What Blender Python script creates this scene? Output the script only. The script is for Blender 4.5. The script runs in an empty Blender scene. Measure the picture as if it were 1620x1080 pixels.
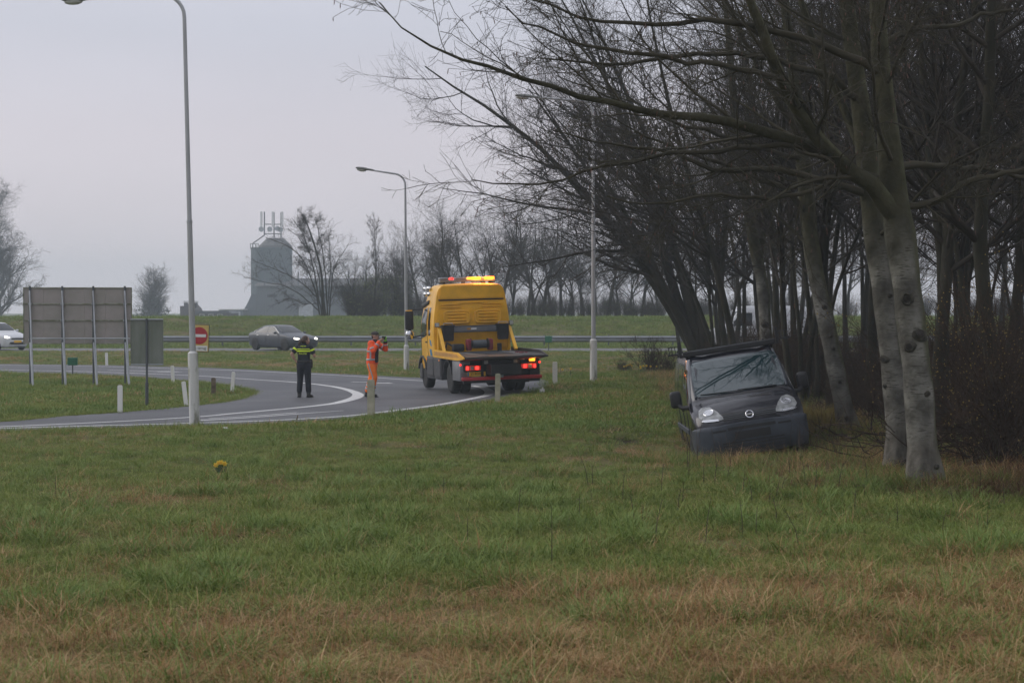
import bpy, bmesh, math, random
import numpy as np
from mathutils import Vector, Matrix, Euler
from mathutils.bvhtree import BVHTree

scene = bpy.context.scene
COL = scene.collection
R = math.radians
rng = np.random.default_rng(7)

# ------------------------------------------------------------------ camera, sky, sun, exposure
F, HZ, CAMH = 2700.0, 490.0, 2.4
PITCH = math.atan((540 - HZ) / F)
cam = bpy.data.cameras.new('camera'); cam.lens = 60; cam.sensor_width = 36; cam.clip_end = 4000
cam.dof.use_dof = True; cam.dof.focus_distance = 42; cam.dof.aperture_fstop = 4.5
co = bpy.data.objects.new('camera', cam); COL.objects.link(co)
co.location = (0, 0, CAMH); co.rotation_euler = (R(90) - PITCH, 0, 0)
scene.camera = co

SUN_EL, SUN_AZ = 32.0, -70.0          # soft light from the left, through cloud
w = bpy.data.worlds.new('World'); scene.world = w; w.use_nodes = True
nt = w.node_tree; nt.nodes.clear()
out = nt.nodes.new('ShaderNodeOutputWorld'); bg = nt.nodes.new('ShaderNodeBackground')
sky = nt.nodes.new('ShaderNodeTexSky'); sky.sky_type = 'NISHITA'; sky.sun_disc = False
sky.sun_elevation = R(SUN_EL); sky.sun_rotation = R(SUN_AZ); sky.dust_density = 4
tc = nt.nodes.new('ShaderNodeTexCoord'); sep = nt.nodes.new('ShaderNodeSeparateXYZ')
nt.links.new(tc.outputs['Generated'], sep.inputs[0])
ramp = nt.nodes.new('ShaderNodeValToRGB')
nt.links.new(sep.outputs['Z'], ramp.inputs[0])
ramp.color_ramp.elements[0].position = 0.0; ramp.color_ramp.elements[0].color = (7.5, 7.0, 7.5, 1)
ramp.color_ramp.elements[1].position = 1.0; ramp.color_ramp.elements[1].color = (8.3, 8.5, 9.4, 1)
e = ramp.color_ramp.elements.new(0.10); e.color = (6.75, 6.38, 7.0, 1)
e = ramp.color_ramp.elements.new(0.16); e.color = (6.0, 6.05, 6.85, 1)
# soft unevenness of the cloud sheet
nz = nt.nodes.new('ShaderNodeTexNoise'); nz.inputs['Scale'].default_value = 2.2; nz.inputs['Detail'].default_value = 3
mp = nt.nodes.new('ShaderNodeMapping'); mp.inputs['Scale'].default_value = (1, 1, 3.5)
nt.links.new(tc.outputs['Generated'], mp.inputs[0]); nt.links.new(mp.outputs[0], nz.inputs['Vector'])
mr = nt.nodes.new('ShaderNodeMapRange'); mr.inputs[1].default_value = 0.3; mr.inputs[2].default_value = 0.7
mr.inputs[3].default_value = 0.93; mr.inputs[4].default_value = 1.06
nt.links.new(nz.outputs['Fac'], mr.inputs[0])
mul = nt.nodes.new('ShaderNodeVectorMath'); mul.operation = 'SCALE'
nt.links.new(ramp.outputs[0], mul.inputs[0]); nt.links.new(mr.outputs[0], mul.inputs['Scale'])
mx = nt.nodes.new('ShaderNodeMix'); mx.data_type = 'RGBA'; mx.inputs[0].default_value = 0.9
nt.links.new(sky.outputs[0], mx.inputs[6]); nt.links.new(mul.outputs[0], mx.inputs[7])
nt.links.new(mx.outputs[2], bg.inputs[0]); bg.inputs[1].default_value = 0.108
nt.links.new(bg.outputs[0], out.inputs[0])

sl = bpy.data.lights.new('sun', 'SUN'); sl.energy = 1.0; sl.angle = R(45); sl.color = (1, 0.95, 0.9)
so = bpy.data.objects.new('sun', sl); COL.objects.link(so)
so.rotation_euler = (R(90 - SUN_EL), 0, R(-SUN_AZ) + R(180))

scene.view_settings.view_transform = 'Standard'; scene.view_settings.look = 'None'
scene.view_settings.gamma = 1; scene.view_settings.exposure = 0
scene.render.engine = 'CYCLES'
cy = scene.cycles
cy.max_bounces = 5; cy.diffuse_bounces = 2; cy.glossy_bounces = 2; cy.transmission_bounces = 3
cy.transparent_max_bounces = 6; cy.volume_bounces = 1; cy.use_denoising = True; cy.denoising_prefilter = 'ACCURATE'
cy.caustics_reflective = False; cy.caustics_refractive = False
cy.sample_clamp_indirect = 4

# ------------------------------------------------------------------ projection helpers (authoring only)
def ray(px, py):
    u, v = (px - 810) / F, (540 - py) / F
    ca, sa = math.cos(PITCH), math.sin(PITCH)
    return (u, ca + v * sa, -sa + v * ca)
def gp(px, py, z=0.0):
    d = ray(px, py); t = (z - CAMH) / d[2]
    return (d[0] * t, d[1] * t)
def at(px, py, Y):
    d = ray(px, py); t = Y / d[1]
    return (d[0] * t, Y, CAMH + d[2] * t)

# ------------------------------------------------------------------ objects: tagging and mesh building
def tag(o, label, cat=None, group=None, kind=None):
    if label: o['label'] = label
    if cat: o['category'] = cat
    if group: o['group'] = group
    if kind: o['kind'] = kind
    return o
def empty(name, loc=(0, 0, 0), rot=(0, 0, 0), label=None, cat=None, group=None):
    o = bpy.data.objects.new(name, None); COL.objects.link(o)
    o.location = loc; o.rotation_euler = rot; o.empty_display_size = 0.2
    return tag(o, label, cat, group)
def np_mesh(name, verts, faces_list, smooth=True):
    """faces_list: list of (m,k) int arrays"""
    me = bpy.data.meshes.new(name)
    verts = np.asarray(verts, dtype=np.float32)
    me.vertices.add(len(verts)); me.vertices.foreach_set('co', verts.ravel())
    tot = sum(f.size for f in faces_list); npoly = sum(len(f) for f in faces_list)
    me.loops.add(tot); me.polygons.add(npoly)
    me.loops.foreach_set('vertex_index', np.concatenate([f.ravel() for f in faces_list]).astype(np.int32))
    sizes = np.concatenate([np.full(len(f), f.shape[1]) for f in faces_list])
    starts = np.concatenate([[0], np.cumsum(sizes)[:-1]]).astype(np.int32)
    me.polygons.foreach_set('loop_start', starts)
    me.polygons.foreach_set('use_smooth', np.full(npoly, smooth))
    me.update(calc_edges=True); me.validate()
    return me
def link(name, me, mats, parent=None):
    o = bpy.data.objects.new(name, me); COL.objects.link(o)
    if mats is not None:
        for m in (mats if isinstance(mats, (list, tuple)) else [mats]): me.materials.append(m)
    if parent is not None: o.parent = parent
    return o
def copy_tree(o, parent=None):
    c = o.copy(); COL.objects.link(c)
    if parent is not None: c.parent = parent
    for ch in o.children: copy_tree(ch, c)
    return c

class MB:
    """collects shapes, then links them as one mesh object"""
    def __init__(self): self.bm = bmesh.new()
    def box(self, c, s, bevel=0.0, rot=None, seg=2):
        t = bmesh.new(); bmesh.ops.create_cube(t, size=1)
        bmesh.ops.scale(t, vec=s, verts=t.verts)
        if bevel > 0:
            bmesh.ops.bevel(t, geom=t.edges[:], offset=min(bevel, min(s) * 0.49), segments=seg, affect='EDGES', profile=0.5)
        M = Matrix.Translation(c)
        if rot is not None: M = M @ Euler(rot).to_matrix().to_4x4()
        bmesh.ops.transform(t, matrix=M, verts=t.verts); return self._add(t)
    def _add(self, t):
        me = bpy.data.meshes.new('t'); t.to_mesh(me); t.free(); self.bm.from_mesh(me); bpy.data.meshes.remove(me); return self
    def tube(self, pts, r, n=8, cap=True):
        pts = [Vector(p) for p in pts]
        rs = r if isinstance(r, (list, tuple)) else [r] * len(pts)
        rings = []; ref = None
        for i, p in enumerate(pts):
            d = (pts[min(i + 1, len(pts) - 1)] - pts[max(i - 1, 0)]).normalized()
            if ref is None:
                ref = Vector((0, 0, 1)) if abs(d.z) < 0.9 else Vector((1, 0, 0))
            a = (ref - d * ref.dot(d)).normalized(); b = d.cross(a); ref = a
            rings.append([self.bm.verts.new(p + (a * math.cos(q) + b * math.sin(q)) * rs[i]) for q in (2 * math.pi * k / n for k in range(n))])
        for A, B in zip(rings, rings[1:]):
            for k in range(n): self.bm.faces.new((A[k], A[(k + 1) % n], B[(k + 1) % n], B[k]))
        if cap:
            self.bm.faces.new(rings[0][::-1]); self.bm.faces.new(rings[-1])
        return self
    def bar(self, a, b, w, h):
        a, b = Vector(a), Vector(b); d = b - a; L = d.length; d.normalize()
        up = Vector((0, 0, 1)) if abs(d.z) < 0.95 else Vector((0, 1, 0))
        y = up.cross(d).normalized(); z = d.cross(y)
        t = bmesh.new(); bmesh.ops.create_cube(t, size=1); bmesh.ops.scale(t, vec=(L, w, h), verts=t.verts)
        M = Matrix((d, y, z)).transposed().to_4x4(); M.translation = (a + b) / 2
        bmesh.ops.transform(t, matrix=M, verts=t.verts); return self._add(t)
    def lathe(self, prof, n=24, axis='Z', c=(0, 0, 0)):
        """prof: (radius, height) points"""
        rings = []
        for r, h in prof:
            ring = []
            for k in range(n):
                q = 2 * math.pi * k / n; u, v = r * math.cos(q), r * math.sin(q)
                p = {'Z': (u, v, h), 'Y': (u, h, v), 'X': (h, u, v)}[axis]
                ring.append(self.bm.verts.new(Vector(p) + Vector(c)))
            rings.append(ring)
        for A, B in zip(rings, rings[1:]):
            for k in range(n): self.bm.faces.new((A[k], A[(k + 1) % n], B[(k + 1) % n], B[k]))
        for rg in (rings[0][::-1], rings[-1]):
            try: self.bm.faces.new(rg)
            except ValueError: pass
        return self
    def prism(self, poly, a, b, axis='Y'):
        """polygon in the plane across the axis, extruded from a to b"""
        def P(u, v, h): return {'Y': (u, h, v), 'X': (h, u, v), 'Z': (u, v, h)}[axis]
        A = [self.bm.verts.new(P(u, v, a)) for u, v in poly]; B = [self.bm.verts.new(P(u, v, b)) for u, v in poly]
        n = len(poly)
        for k in range(n): self.bm.faces.new((A[k], A[(k + 1) % n], B[(k + 1) % n], B[k]))
        self.bm.faces.new(A[::-1]); self.bm.faces.new(B); return self
    def ball(self, c, r, sub=2, rot=None):
        t = bmesh.new(); bmesh.ops.create_icosphere(t, subdivisions=sub, radius=1)
        s = r if isinstance(r, (list, tuple)) else (r, r, r)
        bmesh.ops.scale(t, vec=s, verts=t.verts)
        M = Matrix.Translation(c)
        if rot is not None: M = M @ Euler(rot).to_matrix().to_4x4()
        bmesh.ops.transform(t, matrix=M, verts=t.verts); return self._add(t)
    def build(self, name, mat, parent=None, smooth=False, angle=35):
        bmesh.ops.recalc_face_normals(self.bm, faces=self.bm.faces[:])
        me = bpy.data.meshes.new(name); self.bm.to_mesh(me); self.bm.free()
        if smooth:
            me.polygons.foreach_set('use_smooth', [True] * len(me.polygons))
            try: me.set_sharp_from_angle(angle=R(angle))
            except Exception: pass
        return link(name, me, mat, parent)

def text_obj(body, size, mat, parent, loc, rot, name='lettering', ext=0.002, align='CENTER', sx=1.0):
    cu = bpy.data.curves.new(name, 'FONT'); cu.body = body; cu.size = size; cu.extrude = ext
    cu.align_x = align; cu.align_y = 'CENTER'; cu.resolution_u = 3
    tmp = bpy.data.objects.new('tmp', cu); COL.objects.link(tmp)
    dg = bpy.context.evaluated_depsgraph_get()
    me = bpy.data.meshes.new_from_object(tmp.evaluated_get(dg)); me.name = name
    bpy.data.objects.remove(tmp); me.materials.clear()
    o = link(name, me, mat, parent); o.location = loc; o.rotation_euler = rot; o.scale = (sx, 1, 1)
    return o

# ------------------------------------------------------------------ materials
def mat(name, col, rough=0.6, metal=0.0, var=0.0, scale=4.0, col2=None, bump=0.0, spec=0.5, coat=0.0, ior=1.5,
        emit=None, estr=0.0, obj=True, detail=5.0, lo=0.35, hi=0.65, bscale=None, stretch=(1, 1, 1), trans=0.0):
    m = bpy.data.materials.new(name); m.use_nodes = True
    t = m.node_tree; b = t.nodes['Principled BSDF']; L = t.links.new
    b.inputs['Roughness'].default_value = rough; b.inputs['Metallic'].default_value = metal
    b.inputs['IOR'].default_value = ior; b.inputs['Specular IOR Level'].default_value = spec
    b.inputs['Coat Weight'].default_value = coat; b.inputs['Coat Roughness'].default_value = 0.06
    c = tuple(col) + (1,)
    b.inputs['Base Color'].default_value = c
    if emit: b.inputs['Emission Color'].default_value = tuple(emit) + (1,); b.inputs['Emission Strength'].default_value = estr
    if var or col2 or bump:
        tcn = t.nodes.new('ShaderNodeTexCoord'); mpn = t.nodes.new('ShaderNodeMapping'); mpn.inputs['Scale'].default_value = stretch
        L(tcn.outputs['Object'] if obj else tcn.outputs['Generated'], mpn.inputs[0])
        n = t.nodes.new('ShaderNodeTexNoise'); n.inputs['Scale'].default_value = scale; n.inputs['Detail'].default_value = detail
        L(mpn.outputs[0], n.inputs['Vector'])
        if var or col2:
            r = t.nodes.new('ShaderNodeValToRGB'); L(n.outputs['Fac'], r.inputs[0])
            r.color_ramp.elements[0].position = lo; r.color_ramp.elements[1].position = hi
            if col2: a2 = tuple(col2) + (1,)
            else: a2 = tuple(x * (1 + var) for x in col) + (1,)
            a1 = tuple(x * (1 - var) for x in col) + (1,)
            r.color_ramp.elements[0].color = a1; r.color_ramp.elements[1].color = a2
            L(r.outputs[0], b.inputs['Base Color'])
        if bump:
            n2 = t.nodes.new('ShaderNodeTexNoise'); n2.inputs['Scale'].default_value = bscale or scale * 6; n2.inputs['Detail'].default_value = 4
            L(mpn.outputs[0], n2.inputs['Vector'])
            bp = t.nodes.new('ShaderNodeBump'); bp.inputs['Strength'].default_value = bump; bp.inputs['Distance'].default_value = 0.02
            L(n2.outputs['Fac'], bp.inputs['Height']); L(bp.outputs[0], b.inputs['Normal'])
    return m

M = {}
M['galv'] = mat('galvanised_steel', (0.40, 0.42, 0.45), 0.5, 0.25, 0.15, 3)
M['galv_dark'] = mat('dark_steel', (0.10, 0.11, 0.12), 0.55, 0.3, 0.15, 3)
M['rail'] = mat('guardrail_steel', (0.22, 0.23, 0.25), 0.5, 0.4, 0.15, 0.7)
M['black'] = mat('black_plastic', (0.018, 0.018, 0.02), 0.5, 0, 0.2, 6)
M['rubber'] = mat('tyre_rubber', (0.02, 0.02, 0.021), 0.85, 0, 0.3, 9, bump=0.2)
M['rim'] = mat('wheel_rim', (0.16, 0.16, 0.17), 0.4, 0.6, 0.2, 7)
M['steel_hub'] = mat('steel_hub', (0.35, 0.35, 0.35), 0.35, 0.8, 0.2, 7)
M['chrome'] = mat('chrome', (0.65, 0.66, 0.68), 0.15, 1.0)
M['glass'] = mat('car_glass', (0.014, 0.018, 0.02), 0.06, 0, spec=0.6, ior=1.5)
M['windscreen'] = mat('windscreen_glass', (0.012, 0.034, 0.040), 0.03, 0, spec=0.7, ior=1.8)
M['white_plastic'] = mat('white_plastic_post', (0.80, 0.79, 0.75), 0.5, 0, col2=(0.66, 0.65, 0.58), scale=3.5, lo=.5, hi=.8)
M['old_post'] = mat('weathered_post', (0.50, 0.47, 0.36), 0.8, 0, col2=(0.32, 0.31, 0.22), scale=5, bump=0.2)
M['brown_post'] = mat('brown_post', (0.15, 0.115, 0.08), 0.8, 0, var=0.4, scale=6)
M['white_paint'] = mat('white_paint', (0.75, 0.75, 0.74), 0.35, 0, coat=0.3)
M['yellow'] = mat('truck_yellow', (0.88, 0.455, 0.009), 0.38, 0, 0.12, 2.2, coat=0.25, detail=9)
M['yellow_dirty'] = mat('dusty_yellow', (0.55, 0.27, 0.05), 0.5, 0, 0.2, 3)
M['red_lens'] = mat('red_lens', (0.5, 0.01, 0.01), 0.25, emit=(1, 0.06, 0.04), estr=0.25)
M['red_lit'] = mat('lit_red_lamp', (0.6, 0.02, 0.01), 0.25, emit=(1, 0.04, 0.03), estr=2.2)
M['amber_lit'] = mat('lit_amber_beacon', (0.9, 0.3, 0.02), 0.25, emit=(1, 0.19, 0.012), estr=4.5)
M['amber'] = mat('amber_lens', (0.7, 0.2, 0.02), 0.3, emit=(1, 0.25, 0.03), estr=0.35)
M['head_lit'] = mat('lit_headlamp', (0.9, 0.9, 0.85), 0.2, emit=(1, 0.93, 0.82), estr=3.5)
M['plate'] = mat('yellow_plate', (0.80, 0.46, 0.03), 0.4)
M['ink'] = mat('black_ink', (0.015, 0.015, 0.015), 0.6)
M['red_paint'] = mat('red_paint', (0.42, 0.012, 0.018), 0.35, coat=0.2)
M['green_paint'] = mat('green_sign', (0.012, 0.12, 0.06), 0.45, 0, 0.2, 8)
M['blue_print'] = mat('blue_print', (0.03, 0.22, 0.42), 0.4)

# ------------------------------------------------------------------ numpy noise
def vnoise(x, y, seed=0):
    xi, yi = np.floor(x).astype(np.int64), np.floor(y).astype(np.int64)
    fx, fy = x - xi, y - yi; fx = fx * fx * (3 - 2 * fx); fy = fy * fy * (3 - 2 * fy)
    def h(a, b):
        n = (a * 374761393 + b * 668265263 + seed * 982451653) & 0x7fffffff
        n = ((n ^ (n >> 13)) * 1274126177) & 0x7fffffff
        return ((n ^ (n >> 16)) & 0xffff) / 65535.0
    return (h(xi, yi) * (1 - fx) + h(xi + 1, yi) * fx) * (1 - fy) + (h(xi, yi + 1) * (1 - fx) + h(xi + 1, yi + 1) * fx) * fy
def fbm(x, y, seed=0, o=3):
    s = 0; a = 0.5; t = 0
    for k in range(o):
        s = s + a * vnoise(x * 2 ** k, y * 2 ** k, seed + k); t += a; a *= 0.5
    return s / t
def sm(a, b, x):
    t = np.clip((np.asarray(x, dtype=float) - a) / (b - a), 0, 1); return t * t * (3 - 2 * t)
def smooth_path(P, n=8, closed=False):
    P = np.array(P, float); m = len(P); outp = []
    idx = (lambda i: i % m) if closed else (lambda i: min(max(i, 0), m - 1))
    for i in range(m if closed else m - 1):
        p0, p1, p2, p3 = P[idx(i - 1)], P[idx(i)], P[idx(i + 1)], P[idx(i + 2)]
        for k in range(n):
            t = k / n
            outp.append(0.5 * (2 * p1 + (p2 - p0) * t + (2 * p0 - 5 * p1 + 4 * p2 - p3) * t * t + (-p0 + 3 * p1 - 3 * p2 + p3) * t ** 3))
    if not closed: outp.append(P[-1])
    return np.array(outp)
def inside(x, y, poly):
    c = np.zeros(x.shape, bool); n = len(poly)
    for i in range(n):
        x1, y1 = poly[i]; x2, y2 = poly[(i + 1) % n]
        k = ((y1 > y) != (y2 > y))
        if k.any() if hasattr(k, 'any') else k:
            c ^= k & (x < (x2 - x1) * (y - y1) / ((y2 - y1) if y2 != y1 else 1e-9) + x1)
    return c
def dist_line(x, y, P, closed=True):
    d = np.full(x.shape, 1e9); n = len(P)
    for i in range(n if closed else n - 1):
        a, b = P[i], P[(i + 1) % n]; v = b - a; L = max(v @ v, 1e-9)
        t = np.clip(((x - a[0]) * v[0] + (y - a[1]) * v[1]) / L, 0, 1)
        d = np.minimum(d, np.hypot(x - a[0] - t * v[0], y - a[1] - t * v[1]))
    return d

# ------------------------------------------------------------------ terrain
# outline of the asphalt of the hairpin slip road and of the grass island inside it
_far = [gp(x, y) for x, y in [(-420, 569), (-200, 572), (0, 575.5), (150, 577), (300, 580.5), (370, 583), (470, 588), (560, 592), (650, 596.5), (730, 598.5), (800, 599.5), (850, 603), (868, 609)]]
_near = [gp(x, y) for x, y in [(860, 618), (832, 626), (790, 634), (730, 641), (690, 646), (610, 654), (543, 662), (430, 669), (316, 673), (150, 677), (0, 681), (-200, 687), (-420, 694)]]
ROAD = np.array([tuple(p) for p in smooth_path(_far + _near, 5)])
_isl = [gp(x, y) for x, y in [(-420, 584), (-200, 586), (0, 589), (110, 591.5), (200, 595), (298, 602), (350, 607.5), (390, 615), (402, 621), (390, 627), (370, 633), (320, 640), (200, 651), (100, 658), (0, 667), (-200, 674), (-420, 681)]]
ISLAND = np.array([tuple(p) for p in smooth_path(_isl, 5)])

EDGE_Y = [10, 22, 32, 45, 65, 90, 110]; EDGE_X = [5.4, 5.0, 5.7, 6.1, 6.7, 8.4, 9.5]
def edge(y): return np.interp(y, EDGE_Y, EDGE_X)
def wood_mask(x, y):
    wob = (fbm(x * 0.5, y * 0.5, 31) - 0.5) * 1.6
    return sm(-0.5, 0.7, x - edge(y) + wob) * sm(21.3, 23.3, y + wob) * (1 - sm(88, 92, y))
def Hroad(x, y):
    x = np.asarray(x, float); y = np.asarray(y, float)
    h = 0.11 * sm(-2.2, 1.8, x) * sm(36, 45, y) * (1 - sm(56, 66, y)) * (1 - sm(3, 10, x))
    h = h + 0.10 * sm(80, 92, y)
    return h
def H(x, y):
    x = np.asarray(x, float); y = np.asarray(y, float)
    h = Hroad(x, y)
    h = h + 1.7 * sm(109, 124, y) * (1 - sm(152, 190, y))
    h = h - 0.22 * np.exp(-((x - 3.9) / 1.3) ** 2 - ((y - 29.6) / 2.6) ** 2)
    h = h + 0.22 * sm(-0.3, 2.6, x - edge(y)) * sm(21, 25, y) * (1 - sm(85, 92, y))
    return h
def road_mask(x, y):
    """1 on grass, 0 on asphalt, with the distance to the kerb line"""
    on = inside(x, y, ROAD) & ~inside(x, y, ISLAND)
    d = np.minimum(dist_line(x, y, ROAD), dist_line(x, y, ISLAND))
    return on, d
# ------------------------------------------------------------------ haze
M_haze = bpy.data.materials.new('haze'); M_haze.use_nodes = True
_t = M_haze.node_tree; _t.nodes.clear()
_o = _t.nodes.new('ShaderNodeOutputMaterial'); _v = _t.nodes.new('ShaderNodeVolumePrincipled')
_v.inputs['Color'].default_value = (0.80, 0.91, 1.0, 1); _v.inputs['Density'].default_value = 0.0009; _v.inputs['Anisotropy'].default_value = 0.1
_t.links.new(_v.outputs[0], _o.inputs['Volume'])
hz = MB().box((0, 420, 14.5), (1600, 1260, 31)).build('haze', M_haze)
tag(hz, 'thin grey morning haze over the whole place', 'haze', kind='stuff')

# ------------------------------------------------------------------ ground
def ground_material():
    m = bpy.data.materials.new('meadow_ground'); m.use_nodes = True
    t = m.node_tree; b = t.nodes['Principled BSDF']; L = t.links.new
    b.inputs['Roughness'].default_value = 0.95; b.inputs['Specular IOR Level'].default_value = 0.1
    g = t.nodes.new('ShaderNodeNewGeometry')
    def noise(s, d=5):
        n = t.nodes.new('ShaderNodeTexNoise'); n.inputs['Scale'].default_value = s; n.inputs['Detail'].default_value = d
        L(g.outputs['Position'], n.inputs['Vector']); return n.outputs['Fac']
    def ramp(fac, c1, c2, lo=0.35, hi=0.65):
        r = t.nodes.new('ShaderNodeValToRGB'); L(fac, r.inputs[0])
        r.color_ramp.elements[0].position = lo; r.color_ramp.elements[1].position = hi
        r.color_ramp.elements[0].color = c1 + (1,); r.color_ramp.elements[1].color = c2 + (1,); return r.outputs[0]
    def mix(f, a, c):
        x = t.nodes.new('ShaderNodeMix'); x.data_type = 'RGBA'; L(f, x.inputs[0]); L(a, x.inputs[6]); L(c, x.inputs[7]); return x.outputs[2]
    def attr(n):
        a = t.nodes.new('ShaderNodeAttribute'); a.attribute_name = n; return a.outputs['Fac']
    c = ramp(noise(1.3), (0.062, 0.080, 0.016), (0.125, 0.135, 0.036))
    c = mix(attr('dry'), c, ramp(noise(5.0), (0.13, 0.098, 0.052), (0.21, 0.165, 0.09)))
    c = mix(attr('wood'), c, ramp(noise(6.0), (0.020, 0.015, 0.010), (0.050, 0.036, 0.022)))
    c = mix(attr('mud'), c, ramp(noise(9.0), (0.018, 0.014, 0.010), (0.040, 0.030, 0.020)))
    L(c, b.inputs['Base Color'])
    bp = t.nodes.new('ShaderNodeBump'); bp.inputs['Strength'].default_value = 0.8; bp.inputs['Distance'].default_value = 0.05
    L(noise(14, 6), bp.inputs['Height']); L(bp.outputs[0], b.inputs['Normal'])
    return m
def mud_mask(x, y):
    wob = fbm(x * 2.2, y * 2.2, 77)
    a = np.exp(-((x - 2.2 - 0.05 * (y - 33)) / 0.45) ** 2 - ((y - 33) / 3.2) ** 2) * sm(0.25, 0.5, wob)
    a = a + 0.8 * np.exp(-((x - 3.9 - 0.05 * (y - 34)) / 0.4) ** 2 - ((y - 34.5) / 2.6) ** 2) * sm(0.3, 0.5, wob)
    a = a + 0.6 * np.exp(-((x - 3.6) / 1.5) ** 2 - ((y - 28.0) / 1.3) ** 2) * sm(0.4, 0.65, wob)
    return np.clip(a, 0, 1)
def dry_mask(x, y):
    n = fbm(x * 0.22 + 3, y * 0.22, 5, 4); n2 = fbm(x * 0.9, y * 0.9, 15, 3); y = y + 7.0 * (fbm(x * 0.35, y * 0.35, 61) - 0.5)
    bias = 0.25 - 0.35 * sm(11.8, 18.5, y) + 0.10 * sm(-1, 2.5, x) * (1 - sm(13, 17, y)) + 0.10 * sm(55, 72, y) + 0.30 * np.exp(-((y - (62 + (x + 14) * -.55)) / 2.0) ** 2) * sm(-9, -12, x)
    return np.clip(sm(0.40, 0.72, n * 0.6 + n2 * 0.4 + bias), 0, 1)
def gx():
    a = [-790, -600, -450, -320, -230, -160, -110, -80, -60, -46]
    return np.concatenate([a, np.arange(-36, 18.01, 0.35), [20, 22.5, 25, 28, 32, 38, 46, 60, 80, 110, 160, 230, 320, 450, 600, 790]])
def gy():
    return np.concatenate([[-95, -60, -30, -15, -6, 0, 3], np.arange(5, 76, 0.35), np.arange(76, 128, 1.2), [130, 135, 140, 146, 152, 160, 170, 180, 190, 210, 240, 300, 400, 520, 660, 820, 1000, 1040]])
X, Y = np.meshgrid(gx(), gy()); sh = X.shape; xf, yf = X.ravel(), Y.ravel()
on, dr = road_mask(xf, yf)
lift = np.where(on, 0.0, sm(0.35, 1.2, dr)) * (1 - sm(93.5, 94.8, yf) * (1 - sm(101.6, 102.8, yf)))
zf = H(xf, yf) - 0.045 + lift * (0.05 + 0.10 * (fbm(xf * 0.5, yf * 0.5, 3) - 0.5) + 0.05 * (fbm(xf * 1.7, yf * 1.7, 9) - 0.5))
mudv = mud_mask(xf, yf); zf = zf - 0.13 * mudv
nX, nY = sh[1], sh[0]
i = (np.arange(nY - 1)[:, None] * nX + np.arange(nX - 1)[None, :]).ravel()
quads = np.stack([i, i + 1, i + nX + 1, i + nX], 1)
me = np_mesh('ground', np.stack([xf, yf, zf], 1), [quads])
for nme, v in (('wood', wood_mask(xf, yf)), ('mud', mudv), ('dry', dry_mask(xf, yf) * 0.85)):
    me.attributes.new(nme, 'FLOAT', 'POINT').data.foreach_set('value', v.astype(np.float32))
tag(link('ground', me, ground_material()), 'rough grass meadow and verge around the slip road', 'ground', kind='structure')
from mathutils.interpolate import poly_3d_calc
_gz = zf.reshape(sh); _gxs, _gys = gx(), gy()
def Hg(x, y):
    """height of the ground mesh, vectorised"""
    x = np.asarray(x, float); y = np.asarray(y, float)
    a = np.clip(np.searchsorted(_gxs, x) - 1, 0, nX - 2); b = np.clip(np.searchsorted(_gys, y) - 1, 0, nY - 2)
    u = (x - _gxs[a]) / (_gxs[a + 1] - _gxs[a]); v = (y - _gys[b]) / (_gys[b + 1] - _gys[b])
    return (_gz[b, a] * (1 - u) + _gz[b, a + 1] * u) * (1 - v) + (_gz[b + 1, a] * (1 - u) + _gz[b + 1, a + 1] * u) * v
def base(px, py):
    """a pixel of the photograph's ground as a point on the terrain"""
    z = 0.0
    for _ in range(6):
        x, y = gp(px, py, z); z = float(H(x, y))
    return (x, y, float(Hg(x, y)))

# ------------------------------------------------------------------ road and motorway
from mathutils.geometry import delaunay_2d_cdt
M['asphalt'] = mat('asphalt', (0.064, 0.066, 0.074), 0.62, 0, col2=(0.104, 0.105, 0.112), scale=0.45, bump=0.25, bscale=60, detail=8, spec=0.4)
M['asphalt_old'] = mat('motorway_asphalt', (0.13, 0.13, 0.135), 0.7, 0, 0.1, 0.3)
M['road_white'] = mat('road_paint', (0.60, 0.60, 0.59), 0.6, 0, col2=(0.42, 0.42, 0.42), scale=6, lo=0.5, hi=0.8)
gxp, gyp = np.meshgrid(np.arange(-30, 6, 1.0), np.arange(30, 80, 1.0)); gxp, gyp = gxp.ravel(), gyp.ravel()
k, dk = road_mask(gxp, gyp); k &= dk > 0.4
pts = [Vector(p) for p in ROAD] + [Vector(p) for p in ISLAND] + [Vector((a, b)) for a, b in zip(gxp[k], gyp[k])]
nr, ni = len(ROAD), len(ISLAND)
ed = [(a, (a + 1) % nr) for a in range(nr)] + [(nr + a, nr + (a + 1) % ni) for a in range(ni)]
res = delaunay_2d_cdt(pts, ed, [], 2, 1e-4)
vv = np.array([tuple(v) for v in res[0]]); ff = [f for f in res[2]]
cen = np.array([vv[list(f)].mean(0) for f in ff]); keep, _ = road_mask(cen[:, 0], cen[:, 1])
ff = np.array([f for f, q in zip(ff, keep) if q and len(f) == 3])
me = np_mesh('slip_road', np.stack([vv[:, 0], vv[:, 1], Hroad(vv[:, 0], vv[:, 1])], 1), [ff])
me.update(); bm = bmesh.new(); bm.from_mesh(me); bmesh.ops.recalc_face_normals(bm, faces=bm.faces[:])
if bm.faces[0].normal.z < 0: bmesh.ops.reverse_faces(bm, faces=bm.faces[:])
bm.to_mesh(me); bm.free()
tag(link('slip_road', me, M['asphalt']), 'grey asphalt hairpin slip road curving around the grass island', 'road', kind='structure')
mw = MB().box((0, 98.2, 0.03), (900, 6.0, 0.16)).build('motorway', M['asphalt_old'])
tag(mw, 'motorway carriageway running across behind the slip road', 'motorway', kind='structure')

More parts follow.
